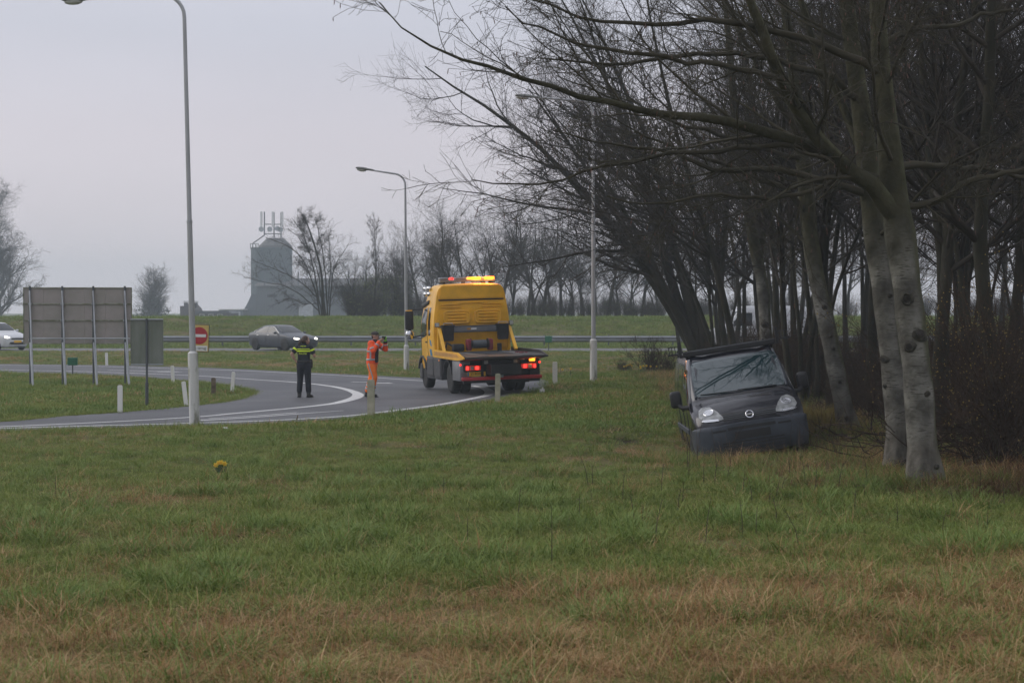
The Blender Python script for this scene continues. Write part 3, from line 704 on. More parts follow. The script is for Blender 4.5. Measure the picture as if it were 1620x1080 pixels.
# ------------------------------------------------------------------ the pale trees at the wood's edge, drawn from the photograph limb by limb
def px_line(pts, Y, dY=0.0, n=5):
    """pts (px,py,width px) -> smooth world polyline and radii; the line drifts dY in depth"""
    P = []; r = []
    m = len(pts) - 1
    for i, (x, y, wpx) in enumerate(pts):
        yy = Y + dY * i / max(m, 1); P.append(at(x, y, yy)); r.append(wpx * yy / F / 2)
    q = smooth_path(np.column_stack([P, r]), n); return q[:, :3], q[:, 3]
def resample(P, r, K):
    s = np.concatenate([[0], np.cumsum(np.linalg.norm(np.diff(P, axis=0), axis=1))]); t = np.linspace(0, s[-1], K + 1)
    return np.stack([np.interp(t, s, P[:, i]) for i in range(3)], 1), np.interp(t, s, r)
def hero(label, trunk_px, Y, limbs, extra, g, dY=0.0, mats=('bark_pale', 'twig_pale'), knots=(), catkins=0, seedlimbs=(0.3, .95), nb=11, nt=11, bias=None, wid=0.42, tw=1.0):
    P, r = px_line(trunk_px, Y, dY); bx, by = P[0, 0], P[0, 1]; bz = float(Hg(bx, by))
    base_ = np.array([bx, by, bz]); P = P - base_; P[0, 2] = -0.15; K = 30; P, r = resample(P, r, K)
    r = r * (1 + 0.05 * np.sin(np.arange(K + 1) * 2.1) * (np.arange(K + 1) < 14)); r[0] *= 1.75; r[1] *= 1.22; r[2] *= 1.05
    root = empty('pale_barked_tree', base_, label=label, cat='tree')
    T = Geo().add(tubes(P[None], r[None], 16)); C = Geo(); PL, RL = [], []
    for (lp, lY, ldY, fat) in limbs:
        q, lr = px_line(lp, lY, ldY); q = q - base_; q, lr = resample(q, lr, 16)
        jit = g.normal(0, .02, q.shape); jit[0] = 0; q = q + jit
        if fat: T.add(tubes(q[None], lr[None], 8))
        else: C.add(tubes(q[None], lr[None], 6))
        PL.append(q); RL.append(lr)
    # further limbs grown from the stem
    s, d, L, r1 = kids(P[None], r[None], extra, seedlimbs[0], seedlimbs[1], (40, 75), wid, 0, g, .22, .6, bias=bias)
    P1 = grow(s, d, L, 16, .07, .03, g); R1 = np.maximum(taper(np.maximum(r1, .014), 16, .15), .005); C.add(tubes(P1, R1, 5))
    P1 = np.concatenate([np.array(PL), P1]) if PL else P1; R1 = np.concatenate([np.array(RL), R1]) if PL else R1
    s, d, L, r2 = kids(P1, R1, nb, .12, .99, (25, 65), .30, .35, g, .36, .45, flat=.3)
    P2 = grow(s, d, L, 7, .12, .03, g); R2 = np.maximum(taper(r2, 7, .3), .0042 * tw); C.add(tubes(P2, R2, 4))
    s, d, L, r3 = kids(P2, R2, nt, .08, 1, (25, 70), .36, .12, g, .5, .3)
    P3 = grow(s, d, L, 4, .17, .02, g); R3 = np.maximum(taper(r3, 4, .5), .0032 * tw); C.add(tubes(P3, R3, 3))
    s, d, L, r4 = kids(P3, R3, 2, .1, 1, (25, 70), .3, .08, g, .8, .3)
    P4 = grow(s, d, L, 2, .16, .02, g); C.add(tubes(P4, np.full((len(L), 3), .0026 * tw), 3))
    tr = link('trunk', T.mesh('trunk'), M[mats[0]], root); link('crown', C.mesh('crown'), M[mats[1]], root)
    for (kx, ky, kr) in knots:
        c = np.array(at(kx, ky, Y)) - base_; j = np.argmin(np.abs(P[:, 2] - c[2])); ax = P[j]
        off = np.clip((c[0] - ax[0]) / r[j], -.9, .9); c = np.array([ax[0] + off * r[j], ax[1] - r[j] * math.sqrt(1 - off * off), c[2]]); nrm = unit(c - np.array([ax[0], ax[1], c[2]]))
        rr = kr * Y / F; yaw = math.atan2(nrm[1], nrm[0])
        mb = MB().lathe([(rr * 1.35, -rr * .5), (rr * 1.15, rr * .05), (rr * .95, rr * .35), (rr * .74, rr * .46), (rr * .58, rr * .30)], 14, 'X')
        for v_ in mb.bm.verts: v_.co *= 1 + g.normal(0, .07)
        kn = mb.build('knot', M['knot_rim'], tr, True, 60); kn.location = c - nrm * rr * .05; rol = R(g.uniform(-40, 40)); kn.rotation_euler = (rol, R(g.uniform(-25, 15)), yaw); kn.scale = (g.uniform(.8, 1.4), g.uniform(.9, 1.25), g.uniform(.75, 1.05))
        mb = MB().ball((0, 0, 0), (rr * .14, rr * .66, rr * .6), 2); h = mb.build('hollow', M['knot'], tr, True); h.location = c + nrm * rr * .30; h.rotation_euler = kn.rotation_euler
    if catkins:
        tips = P3[:, -1]; sel = g.choice(len(tips), min(catkins, len(tips)), replace=False); tp = tips[sel]
        dn = np.zeros_like(tp); dn[:, 2] = -1; dn[:, :2] += g.normal(0, .2, (len(tp), 2))
        Pc = grow(tp, dn, g.uniform(.03, .075, len(tp)), 2, .1, -.1, g); Rc = np.tile(np.array([.003, .006, .003]), (len(tp), 1))
        ck = link('catkins', Geo().add(tubes(Pc, Rc, 4)).mesh('catkins'), M['catkin'], root); ck['kind'] = 'stuff'
    return root
g = np.random.default_rng(11)
hero('nearest pale tree with large dark knots and a big limb reaching left', [(1466, 778, 50), (1458, 690, 47), (1452, 600, 46), (1440, 500, 45), (1432, 430, 46), (1424, 370, 48), (1414, 300, 42), (1404, 200, 34), (1392, 80, 28), (1386, -60, 23), (1378, -260, 16), (1372, -480, 5)], 22.6,
     [([(1424, 352, 34), (1385, 300, 29), (1340, 262, 26), (1310, 240, 24), (1272, 185, 22), (1240, 125, 19), (1205, 50, 16), (1165, -60, 12), (1120, -200, 5)], 22.6, -1.5, True),
      ([(1318, 246, 20), (1245, 222, 18), (1200, 205, 16), (1150, 190, 15), (1080, 185, 13), (1010, 177, 11), (920, 152, 9), (840, 130, 7.5), (780, 110, 6), (710, 88, 4.5), (650, 55, 3), (600, 5, 1.6)], 22.4, -2.0, True),
      ([(1300, 240, 10), (1230, 232, 9), (1150, 238, 8), (1060, 244, 6.5), (960, 262, 5), (880, 285, 3.6), (800, 292, 2.6), (745, 285, 1.4)], 22.3, -1.2, False),
      ([(1396, 120, 16), (1330, 85, 13), (1250, 55, 11), (1130, 32, 9), (1010, 38, 6.5), (900, 22, 4.5), (790, -20, 2)], 22.6, -2.2, False),
      ([(1408, 265, 14), (1460, 262, 12), (1520, 265, 10), (1580, 272, 8), (1680, 290, 4)], 22.6, 1.0, False),
      ([(1418, 330, 13), (1480, 315, 11), (1540, 285, 10), (1610, 270, 7), (1700, 250, 3)], 22.6, -.6, False),
      ([(1240, 125, 11), (1180, 112, 9), (1090, 95, 7.5), (980, 82, 6), (880, 58, 4), (800, 15, 2)], 21.6, -1.2, False),
      ([(1350, 268, 8), (1290, 300, 7), (1210, 315, 6), (1130, 308, 5), (1040, 322, 3.5), (960, 312, 2)], 22.5, -1.2, False)], 16, g,
     knots=[(1430, 472, 11), (1450, 528, 9.5), (1434, 548, 8), (1462, 622, 5), (1476, 735, 3.5)], catkins=900, nb=12, nt=11)
hero('second pale tree close behind the nearest one with a dark cut scar', [(1426, 757, 44), (1420, 660, 39), (1410, 560, 37), (1400, 470, 38), (1388, 390, 38), (1376, 300, 34), (1366, 200, 32), (1350, 90, 27), (1332, -60, 22), (1310, -250, 14), (1295, -430, 4)], 24.6,
     [([(1372, 260, 16), (1340, 180, 14), (1300, 100, 12), (1270, 10, 10), (1230, -120, 5)], 24.6, .8, True),
      ([(1378, 310, 14), (1320, 290, 12), (1230, 270, 10), (1140, 268, 8), (1060, 240, 6), (960, 226, 3.5), (870, 205, 1.8)], 24.6, -1.5, False),
      ([(1362, 160, 13), (1300, 120, 11), (1200, 90, 9), (1100, 85, 7), (980, 100, 5), (860, 95, 2.5)], 24.6, -2.2, False),
      ([(1352, 100, 12), (1420, 60, 10), (1500, 40, 8), (1600, 15, 5)], 24.6, .8, False)], 15, g,
     knots=[(1396, 568, 6.5), (1404, 468, 4), (1388, 610, 4)], catkins=500, nb=11, nt=10)
hero('slender pale tree leaning left just behind the dark van', [(1346, 697, 31), (1334, 640, 29), (1322, 580, 28), (1305, 500, 27), (1290, 430, 26), (1280, 360, 26), (1274, 290, 24), (1266, 200, 21), (1252, 90, 17), (1236, -40, 13), (1215, -200, 6)], 32.0,
     [([(1278, 340, 12), (1240, 300, 10), (1190, 280, 8), (1120, 250, 6), (1040, 225, 4), (960, 180, 2)], 32, -2, False),
      ([(1268, 220, 12), (1230, 160, 10), (1190, 90, 8), (1150, 0, 5)], 32, -1, False),
      ([(1270, 250, 9), (1220, 240, 8), (1150, 215, 7), (1060, 190, 5), (960, 150, 3), (880, 120, 1.5)], 32, -2.5, False)], 16, g,
     knots=[(1302, 486, 3.6), (1314, 508, 3), (1312, 532, 3), (1316, 552, 3), (1326, 604, 3), (1336, 660, 3)], catkins=300, nb=10, nt=10)
hero('grey barked tree standing beyond the dark van with one dark knot', [(1213, 600, 24), (1211, 520, 20), (1206, 450, 19), (1196, 400, 19), (1184, 330, 17), (1172, 250, 14), (1160, 150, 12), (1150, 30, 9), (1140, -100, 4)], 45.0,
     [([(1200, 415, 11), (1212, 350, 10), (1224, 260, 9), (1232, 160, 7), (1240, 40, 4)], 45, .5, True),
      ([(1180, 310, 9), (1140, 250, 7), (1080, 200, 5), (1010, 165, 3), (930, 140, 1.5)], 45, -2, False)], 16, g,
     knots=[(1209, 514, 4.5)], nb=9, nt=9)

# ------------------------------------------------------------------ the wood behind them
g = np.random.default_rng(5)
WOOD = [tree_meshes('wood_tree', g, 13.5, .115, nl=23, nb=9, nt=8, twig_r=.0045),
        tree_meshes('wood_tree', g, 12.5, .14, (-.04, 0, 0), nl=24, nb=9, nt=8, wander=.06, twig_r=.0045),
        tree_meshes('wood_tree', g, 11.5, .075, nl=22, nb=9, nt=8, wander=.06, llen=.34, twig_r=.005),
        tree_meshes('wood_tree', g, 14.0, .13, stems=2, splay=.10, nl=14, nb=9, nt=8, twig_r=.0045),
        tree_meshes('wood_tree', g, 12.0, .09, stems=3, splay=.14, nl=10, nb=9, nt=8, twig_r=.005)]
EDGE = [tree_meshes('edge_tree', g, 13.5, .13, (-.16, 0, 0), nl=24, nb=10, nt=9, twig_r=.0045, bias=np.array([-1.3, -.2, 0]), llen=.5),
        tree_meshes('edge_tree', g, 14.0, .12, (-.22, 0, 0), stems=2, splay=.08, nl=16, nb=10, nt=9, twig_r=.0045, bias=np.array([-1.3, 0, 0]), llen=.48),
        tree_meshes('edge_tree', g, 12.5, .10, (-.10, 0, 0), nl=24, nb=10, nt=9, twig_r=.0045, bias=np.array([-1.0, 0, 0]), llen=.5, wander=.07)]
LEAN = tree_meshes('leaning_tree', g, 15.5, .24, (-.30, 0, 0), stems=7, splay=.09, nl=11, nb=9, nt=8, twig_r=.0045, bias=np.array([-1.2, 0, .2]), llen=.42, t0=.28)
def tloc(x, y): return (x, y, float(Hg(x, y)) - .03)
x, y, _ = base(1122, 588)
plant('leaning_tree', LEAN, tloc(x, y), 'many stemmed tree leaning far left beside the lamp post at the wood edge', 'tree', sc=1.0)
# named trunks that show between the pale trees
for (px, yy, kind, s, lab) in [
        (1098, 74, 2, .8, 'thin straight sapling left of the leaning many stemmed tree'),
        (1152, 60, 1, .95, 'straight dark trunk just right of the leaning many stemmed tree'),
        (1180, 66, 0, .9, 'dark trunk in front of the white van on the motorway'),
        (1268, 41, 4, 1.0, 'dark forked tree between the grey barked tree and the slender pale tree'),
        (1322, 38, 1, 1.12, 'thick dark trunk directly right of the slender pale tree'),
        (1500, 30, 0, 1.0, 'dark upright trunk right of the nearest pale tree'),
        (1586, 27, 1, 1.1, 'dark trunk behind the yellow budded shrub')]:
    xx = (px - 810) / F * yy; plant('wood_tree', WOOD[kind], tloc(xx, yy), lab, 'tree', rz=g.uniform(0, 6.3), sc=s)
for (yy, dx, kind, s, lab) in [(38.5, .5, 2, .9, 'bare edge tree reaching left above the van roof rack'), (50, .5, 0, 1.0, 'bare edge tree reaching left behind the grey barked tree'), (60, .8, 1, 1.0, 'twin stemmed edge tree reaching left beyond the van'),
                               (71, .5, 0, 1.05, 'farther edge tree reaching left beyond the leaning tree'), (86, .4, 2, .95, 'last edge tree beside the motorway verge')]:
    plant('edge_tree', EDGE[kind], tloc(edge(yy) + dx, yy), lab, 'tree', rz=g.uniform(-.3, .3), sc=s)
cells = []
for yy in list(np.arange(26.5, 47, 3.1)) + list(np.arange(48, 92, 4.6)):
    for xx in np.arange(edge(yy) + 2.0, .335 * yy + 5.5, 3.0 if yy < 47 else 4.6):
        cells.append((xx + g.uniform(-1.2, 1.2), yy + g.uniform(-1.4, 1.4)))
nw = 0
for xx, yy in cells:
    if g.random() < (.06 if yy < 45 else .22): continue
    if yy < 33 and xx < 7.2: continue
    near = yy < 45
    kd = int(g.integers(0, 5)); kn = ['straight single stemmed', 'crooked single stemmed', 'thin young', 'twin stemmed', 'three stemmed'][kd]
    lab = 'bare dark %s tree deep in the wood right of the pale trunks' % kn if near else 'bare %s tree in the far part of the wood towards the motorway' % kn
    plant('wood_tree', WOOD[kd], tloc(xx, yy), lab, 'tree', ('%s trees of the near wood' if near else '%s trees of the far wood') % kn, rz=g.uniform(0, 6.3), sc=g.uniform(.8, 1.15)); nw += 1
print('wood trees', nw)

# undergrowth of the wood
def shrub_mesh(name, g, n=16, h=1.6, spread=.5, nb=6, nt=5, r0=.012, up=.04):
    st = np.zeros((n, 3)); st[:, :2] = g.normal(0, .12, (n, 2)); st[:, 2] = -.05
    d = np.zeros((n, 3)); d[:, 2] = 1; d[:, :2] = g.normal(0, spread, (n, 2))
    P = grow(st, d, h * g.uniform(.6, 1.1, n), 7, .10, up, g); rad = taper(np.full(n, r0), 7, .25); G = Geo().add(tubes(P, rad, 4))
    s, dd, L, r = kids(P, rad, nb, .15, 1, (20, 60), .35, .1, g, .7, .4); P2 = grow(s, dd, L, 4, .14, .02, g); R2 = np.maximum(taper(r, 4, .4), .0035); G.add(tubes(P2, R2, 3))
    s, dd, L, r = kids(P2, R2, nt, .1, 1, (25, 70), .4, .08, g, .8, .3); P3 = grow(s, dd, L, 2, .16, .02, g); G.add(tubes(P3, np.full((len(L), 3), .003), 3))
    return G.mesh(name), P3
M['brush'] = mat('brush_twig', (0.030, 0.021, 0.015), 0.9, 0, col2=(0.070, 0.047, 0.032), scale=1.5, spec=0.15)
SHR = []
for q in range(5):
    me, _ = shrub_mesh('brush', g, 18, [1.2, 1.6, 1.9, .9, 2.3][q], [.6, .5, .35, .9, .4][q]); me.materials.append(M['brush']); SHR.append(me)
n = 480; yy = rng.uniform(23.5, 91, n); xx = edge(yy) + .4 + rng.random(n) ** 1.3 * (np.maximum(.335 * yy + 4 - edge(yy), 2))
k = ~((yy < 34.5) & (xx < 7.4)) & (xx > edge(yy) + .6); xx, yy = xx[k], yy[k]; keep = (yy < 44) | (rng.random(len(yy)) < .5); xx, yy = xx[keep], yy[keep]; s = rng.uniform(.6, 1.25, len(xx)) * np.where(yy > 44, .75, 1)
scatter('undergrowth', np.stack([xx, yy, Hg(xx, yy)], 1), np.stack([0 * xx, 0 * xx, rng.uniform(0, 6.28, len(xx))], 1), np.stack([s] * 3, 1), rng.integers(0, 5, len(xx)), SHR, 'dense leafless brown undergrowth filling the wood floor', 'undergrowth')

# shrub with yellow buds at the right edge, heap of cut branches, fallen limbs, small bushes
def bud_mesh(tips, g, n, size=.016):
    sel = g.choice(len(tips), min(n, len(tips)), replace=False); c = tips[sel]; N = len(c)
    o = np.array([[1, 0, 0], [-1, 0, 0], [0, 1, 0], [0, -1, 0], [0, 0, 1.4], [0, 0, -1]]) * size
    V = (c[:, None, :] + o[None] * g.uniform(.6, 1.3, (N, 1, 1))).reshape(-1, 3)
    f = np.array([[0, 2, 4], [2, 1, 4], [1, 3, 4], [3, 0, 4], [2, 0, 5], [1, 2, 5], [3, 1, 5], [0, 3, 5]])
    return np_mesh('buds', V, [(f[None] + (np.arange(N) * 6)[:, None, None]).reshape(-1, 3)])
me, P3 = shrub_mesh('budding_shrub', g, 34, 3.0, .62, 9, 6, .014, .03)
o = empty('budding_shrub', tloc(7.25, 24.8), label='leafless shrub with small yellow buds at the right edge of the wood', cat='shrub')
b_ = link('branches', me, M['brush'], o); bb = link('buds', bud_mesh(P3.reshape(-1, 3), g, 900, .010), M['bud'], o); bb['kind'] = 'stuff'
me, P3 = shrub_mesh('budding_shrub', g, 20, 2.0, .7, 8, 6, .012, .03)
o = empty('budding_shrub', tloc(6.75, 24.0), label='low twiggy shrub with few buds between the nearest pale tree and the large budding shrub', cat='shrub')
b_ = link('branches', me, M['brush'], o); bb = link('buds', bud_mesh(P3.reshape(-1, 3), g, 150, .010), M['bud'], o); bb['kind'] = 'stuff'
me, _ = shrub_mesh('verge_bush', g, 30, 1.1, .6, 8, 5, .010)
plant_b = lambda loc, lab, s, rz=0.: tag(link('leafless_bush', me, None), lab, 'bush')
me.materials.append(M['brush'])
for (px, py, s, lab) in [(1030, 588, 1.25, 'leafless brown bush on the verge left of the dark van'), (1058, 592, .8, 'smaller leafless bush beside the leaning tree foot'), (985, 588, .45, 'low scrubby bush beside the right lamp post')]:
    q = tag(link('leafless_bush', me, None), lab, 'bush'); q.location = base(px, py); q.scale = (s, s, s); q.rotation_euler = (0, 0, px)
# heap of cut brushwood by the pale trunks
n = 170; c = np.array([6.0, 25.9, 0]); st = np.stack([g.normal(c[0], .7, n), g.normal(c[1], .8, n), g.uniform(.05, .55, n)], 1); st[:, 2] += Hg(st[:, 0], st[:, 1])
k = st[:, 0] > 5.55; st = st[k]; n = len(st)
d = g.normal(0, 1, (n, 3)); d[:, 2] *= .28
P = grow(st, d, g.uniform(.5, 1.7, n), 6, .13, -.01, g); rad = taper(g.uniform(.005, .016, n), 6, .3); G = Geo().add(tubes(P, rad, 4))
s, dd, L, r = kids(P, rad, 5, .2, 1, (25, 65), .3, .1, g, .7, .3); P2 = grow(s, dd, L, 3, .15, 0, g); G.add(tubes(P2, np.maximum(taper(r, 3, .4), .003), 3))
hp = link('brushwood', G.mesh('brushwood'), M['brush']); tag(hp, 'tangled heap of cut branches at the foot of the pale trees', 'brushwood', kind='stuff')
M['moss_wood'] = mat('mossy_wood', (0.075, 0.07, 0.035), 0.9, 0, col2=(0.14, 0.125, 0.085), scale=4, bump=.3)
for pts_, r_, lab in [([(1520, 735, 24.2), (1560, 722, 24.4), (1600, 705, 24.6), (1660, 690, 25)], .05, 'thick mossy fallen branch lying under the budding shrub'),
                      ([(1505, 745, 23.9), (1540, 738, 23.8), (1575, 732, 23.9), (1610, 740, 24)], .022, 'thin pale fallen branch in front of the mossy one')]:
    P = [at(*p) for p in pts_]; tag(MB().tube([tuple(v) for v in smooth_path(P, 4)], list(np.linspace(r_, r_ * .4, 4 * (len(P) - 1) + 1)), 8).build('fallen_branch', M['moss_wood'], smooth=True), lab, 'branch')

# ------------------------------------------------------------------ trees on the dike and far off
g = np.random.default_rng(23)
DIK = [tree_meshes('dike_tree', g, 9.5, .19, nl=20, nb=9, nt=8, up=.045, t0=.18, lang=(35, 65), twig_r=.006, wander=.07, llen=.5),
       tree_meshes('dike_tree', g, 9.0, .17, stems=2, splay=.14, nl=13, nb=9, nt=8, up=.045, t0=.2, lang=(30, 60), twig_r=.006, wander=.08, llen=.5),
       tree_meshes('dike_tree', g, 8.5, .15, (.05, 0, 0), stems=3, splay=.18, nl=10, nb=9, nt=8, up=.04, t0=.2, lang=(30, 60), twig_r=.006, wander=.09, llen=.5)]
TALL = tree_meshes('poplar', g, 9.0, .12, nl=20, nb=6, nt=4, up=.16, t0=.35, lang=(20, 40), llen=.30, twig_r=.011)
def on_dike(px, Y): xx = (px - 810) / F * Y; return (xx, Y, float(Hg(xx, Y)) - .05)
wb = [[(508, 506, 6), (499, 462, 5), (489, 432, 4.4), (472, 402, 3.6), (448, 386, 2.4), (420, 376, 1)], [(510, 506, 6), (502, 458, 5), (492, 408, 4), (480, 372, 3), (462, 346, 1)], [(505, 492, 4), (480, 470, 3.4), (450, 452, 2.6), (420, 447, 1.8), (385, 438, 1)],
      [(501, 470, 4), (475, 446, 3.2), (440, 428, 2.4), (400, 412, 1)], [(518, 506, 6), (516, 452, 5), (512, 412, 4), (506, 378, 3), (499, 343, 1)], [(520, 506, 5), (524, 455, 4), (530, 420, 3), (544, 398, 2), (552, 385, 1)],
      [(512, 500, 5), (506, 450, 4), (498, 415, 3), (474, 378, 2.2), (455, 362, 1)], [(519, 480, 4), (522, 440, 3.4), (522, 405, 2.6), (520, 372, 1)], [(503, 480, 3), (480, 480, 2.6), (460, 472, 2), (440, 480, 1)]]
wb = [[(a_, b_, max(.7, c_ * .45)) for a_, b_, c_ in q] for q in wb]
hero('broad bare tree bent to the left in front of the silo tower', [(514, 507, 7), (511, 470, 4.5), (508, 430, 3.6), (498, 390, 2.8), (486, 355, 2), (477, 339, .8)], 138, [(q, 138, g.uniform(-1.5, 1.5), True) for q in wb], 20, g, mats=('bark_dark', 'twig'), nb=16, nt=10, bias=np.array([-.7, 0, .3]), wid=.34, tw=1.7)
bpy.data.objects['pale_barked_tree.004'].name = 'windblown_tree'
plant('poplar', TALL, on_dike(592, 136), 'thin upright bare tree between the bent tree and the middle lamp post', 'tree', sc=.85)
row = [(558, 140, 2, .62, 'small bare tree right of the bent tree'), (628, 139, 2, .72, 'bare tree directly behind the middle lamp post'), (664, 142, 0, .78, 'bare tree behind the amber beacons left side of the truck cab'), (700, 140, 2, .92, 'bare tree rising above the yellow cab roof'), (742, 138, 1, 1.0, 'tall bare tree behind the right cab beacons'),
       (792, 140, 0, 1.05, 'bare tree just right of the yellow truck cab'), (830, 137, 1, .98, 'twin stemmed bare tree second right of the truck cab'), (858, 139, 0, 1.0, 'bare tree above the green distance marker'), (902, 141, 2, .85, 'bare tree just left of the right lamp post'), (962, 138, 0, .95, 'straight bare tree just right of the right lamp post'),
       (1018, 140, 0, .9, 'straight bare tree on the dike left of the leaning tree'), (1042, 143, 1, .8, 'forked bare tree on the dike behind the leaning tree tips')]
for px, Y, kind, s, lab in row: plant('dike_tree', DIK[kind], on_dike(px, Y), lab, 'tree', rz=g.uniform(0, 6.3), sc=s)
for px, Y, kind, s in [(650, 150, 1, .8), (682, 147, 2, .9), (722, 149, 0, 1.0), (764, 150, 2, 1.05), (778, 146, 1, 1.0), (812, 148, 2, 1.0), (846, 150, 0, 1.05), (876, 147, 1, .95), (888, 149, 0, .9), (920, 150, 1, .9), (938, 147, 2, .9), (980, 149, 1, .85), (1002, 147, 2, .85), (570, 146, 0, .55), (606, 148, 1, .6)]:
    plant('dike_tree', DIK[kind], on_dike(px, Y), 'slightly hazier bare tree in the back row on the dike', 'tree', 'back row of dike trees', rz=g.uniform(0, 6.3), sc=s)
for px in (1090, 1130, 1165, 1205, 1250, 1290, 1340, 1390, 1450, 1520, 1590):
    plant('dike_tree', DIK[int(g.integers(0, 3))], on_dike(px + g.uniform(-9, 9), g.uniform(135, 146)), 'bare dike tree seen through the trunks of the wood', 'tree', 'dike trees seen through the wood', rz=g.uniform(0, 6.3), sc=g.uniform(.75, 1.0))
me_t = []
for q in range(3):
    me, _ = shrub_mesh('thicket', g, 22, [2.2, 2.8, 3.4][q], [.4, .3, .25][q], 8, 5, .016, .05); me.materials.append(M['twig']); me_t.append(me)
n = 380; px = rng.uniform(545, 1700, n); yy = rng.uniform(132, 150, n); xx = (px - 810) / F * yy
s = rng.uniform(.6, 1.25, n) * np.where(px > 690, .55, .85) * (0.7 + .6 * fbm(px / 40, px * 0, 3))
scatter('thicket', np.stack([xx, yy, Hg(xx, yy)], 1), np.stack([0 * xx, 0 * xx, rng.uniform(0, 6.28, n)], 1), np.stack([s] * 3, 1), rng.integers(0, 3, n), me_t, 'leafless thicket along the top of the dike', 'thicket')
FAR = tree_meshes('far_tree', g, 23, .42, (.01, 0, 0), nl=46, nb=12, nt=9, up=.07, t0=.08, lang=(30, 60), llen=.42, twig_r=.013, wander=.03, nt2=4)
xx = (0 - 810) / F * 290; plant('far_tree', FAR, (xx, 290, -.5), 'tall hazy bare tree at the far left edge', 'tree', rz=1, sc=1.0, sxy=1.3)
IVYT = tree_meshes('ivy_tree', g, 10.2, .22, nl=90, nb=9, nt=7, up=.10, t0=.10, lang=(25, 75), llen=.48, twig_r=.010, wander=.02)
xx = (242 - 810) / F * 300; o = plant('ivy_clad_tree', IVYT, (xx, 300, -1.2), 'small round hazy tree with a dark ivy core above the small sign', 'tree', sc=1.0, sxy=1.15)
n = 1500; c = np.stack([g.normal(0, .85, n), g.normal(0, .85, n), g.uniform(.6, 5.6, n)], 1); wv = np.clip(1.25 - np.abs(c[:, 2] - 3.0) / 3.2, .2, 1); c[:, :2] *= wv[:, None]
dv = unit(g.normal(0, 1, (n, 3))); ev = unit(np.cross(dv, g.normal(0, 1, (n, 3)))); sz = .22
V = np.stack([c - dv * sz, c + ev * sz * .7, c + dv * sz, c - ev * sz * .7], 1).reshape(-1, 3); q = np.arange(n)[:, None] * 4 + np.arange(4)[None]
iv = link('ivy', np_mesh('ivy', V, [q]), M['ivy'], o)
# a little young green on the dike thicket
n = 2600; px = np.concatenate([rng.normal(595, 28, 1500), rng.uniform(620, 1100, 1100)]); yy = rng.uniform(133, 142, n); xx = (px - 810) / F * yy; zz = Hg(xx, yy) + rng.uniform(.1, 1, n) ** 1.2 * np.where(px < 660, 3.4, 1.4)
dv = unit(g.normal(0, 1, (n, 3))); ev = unit(np.cross(dv, g.normal(0, 1, (n, 3)))); sz = .055; c = np.stack([xx, yy, zz], 1)
V = np.stack([c - dv * sz, c + ev * sz * .7, c + dv * sz, c - ev * sz * .7], 1).reshape(-1, 3); q = np.arange(n)[:, None] * 4 + np.arange(4)[None]
tag(link('young_foliage', np_mesh('young_foliage', V, [q]), M['leafing']), 'first green leaves in the thicket on the dike', 'foliage', kind='stuff')
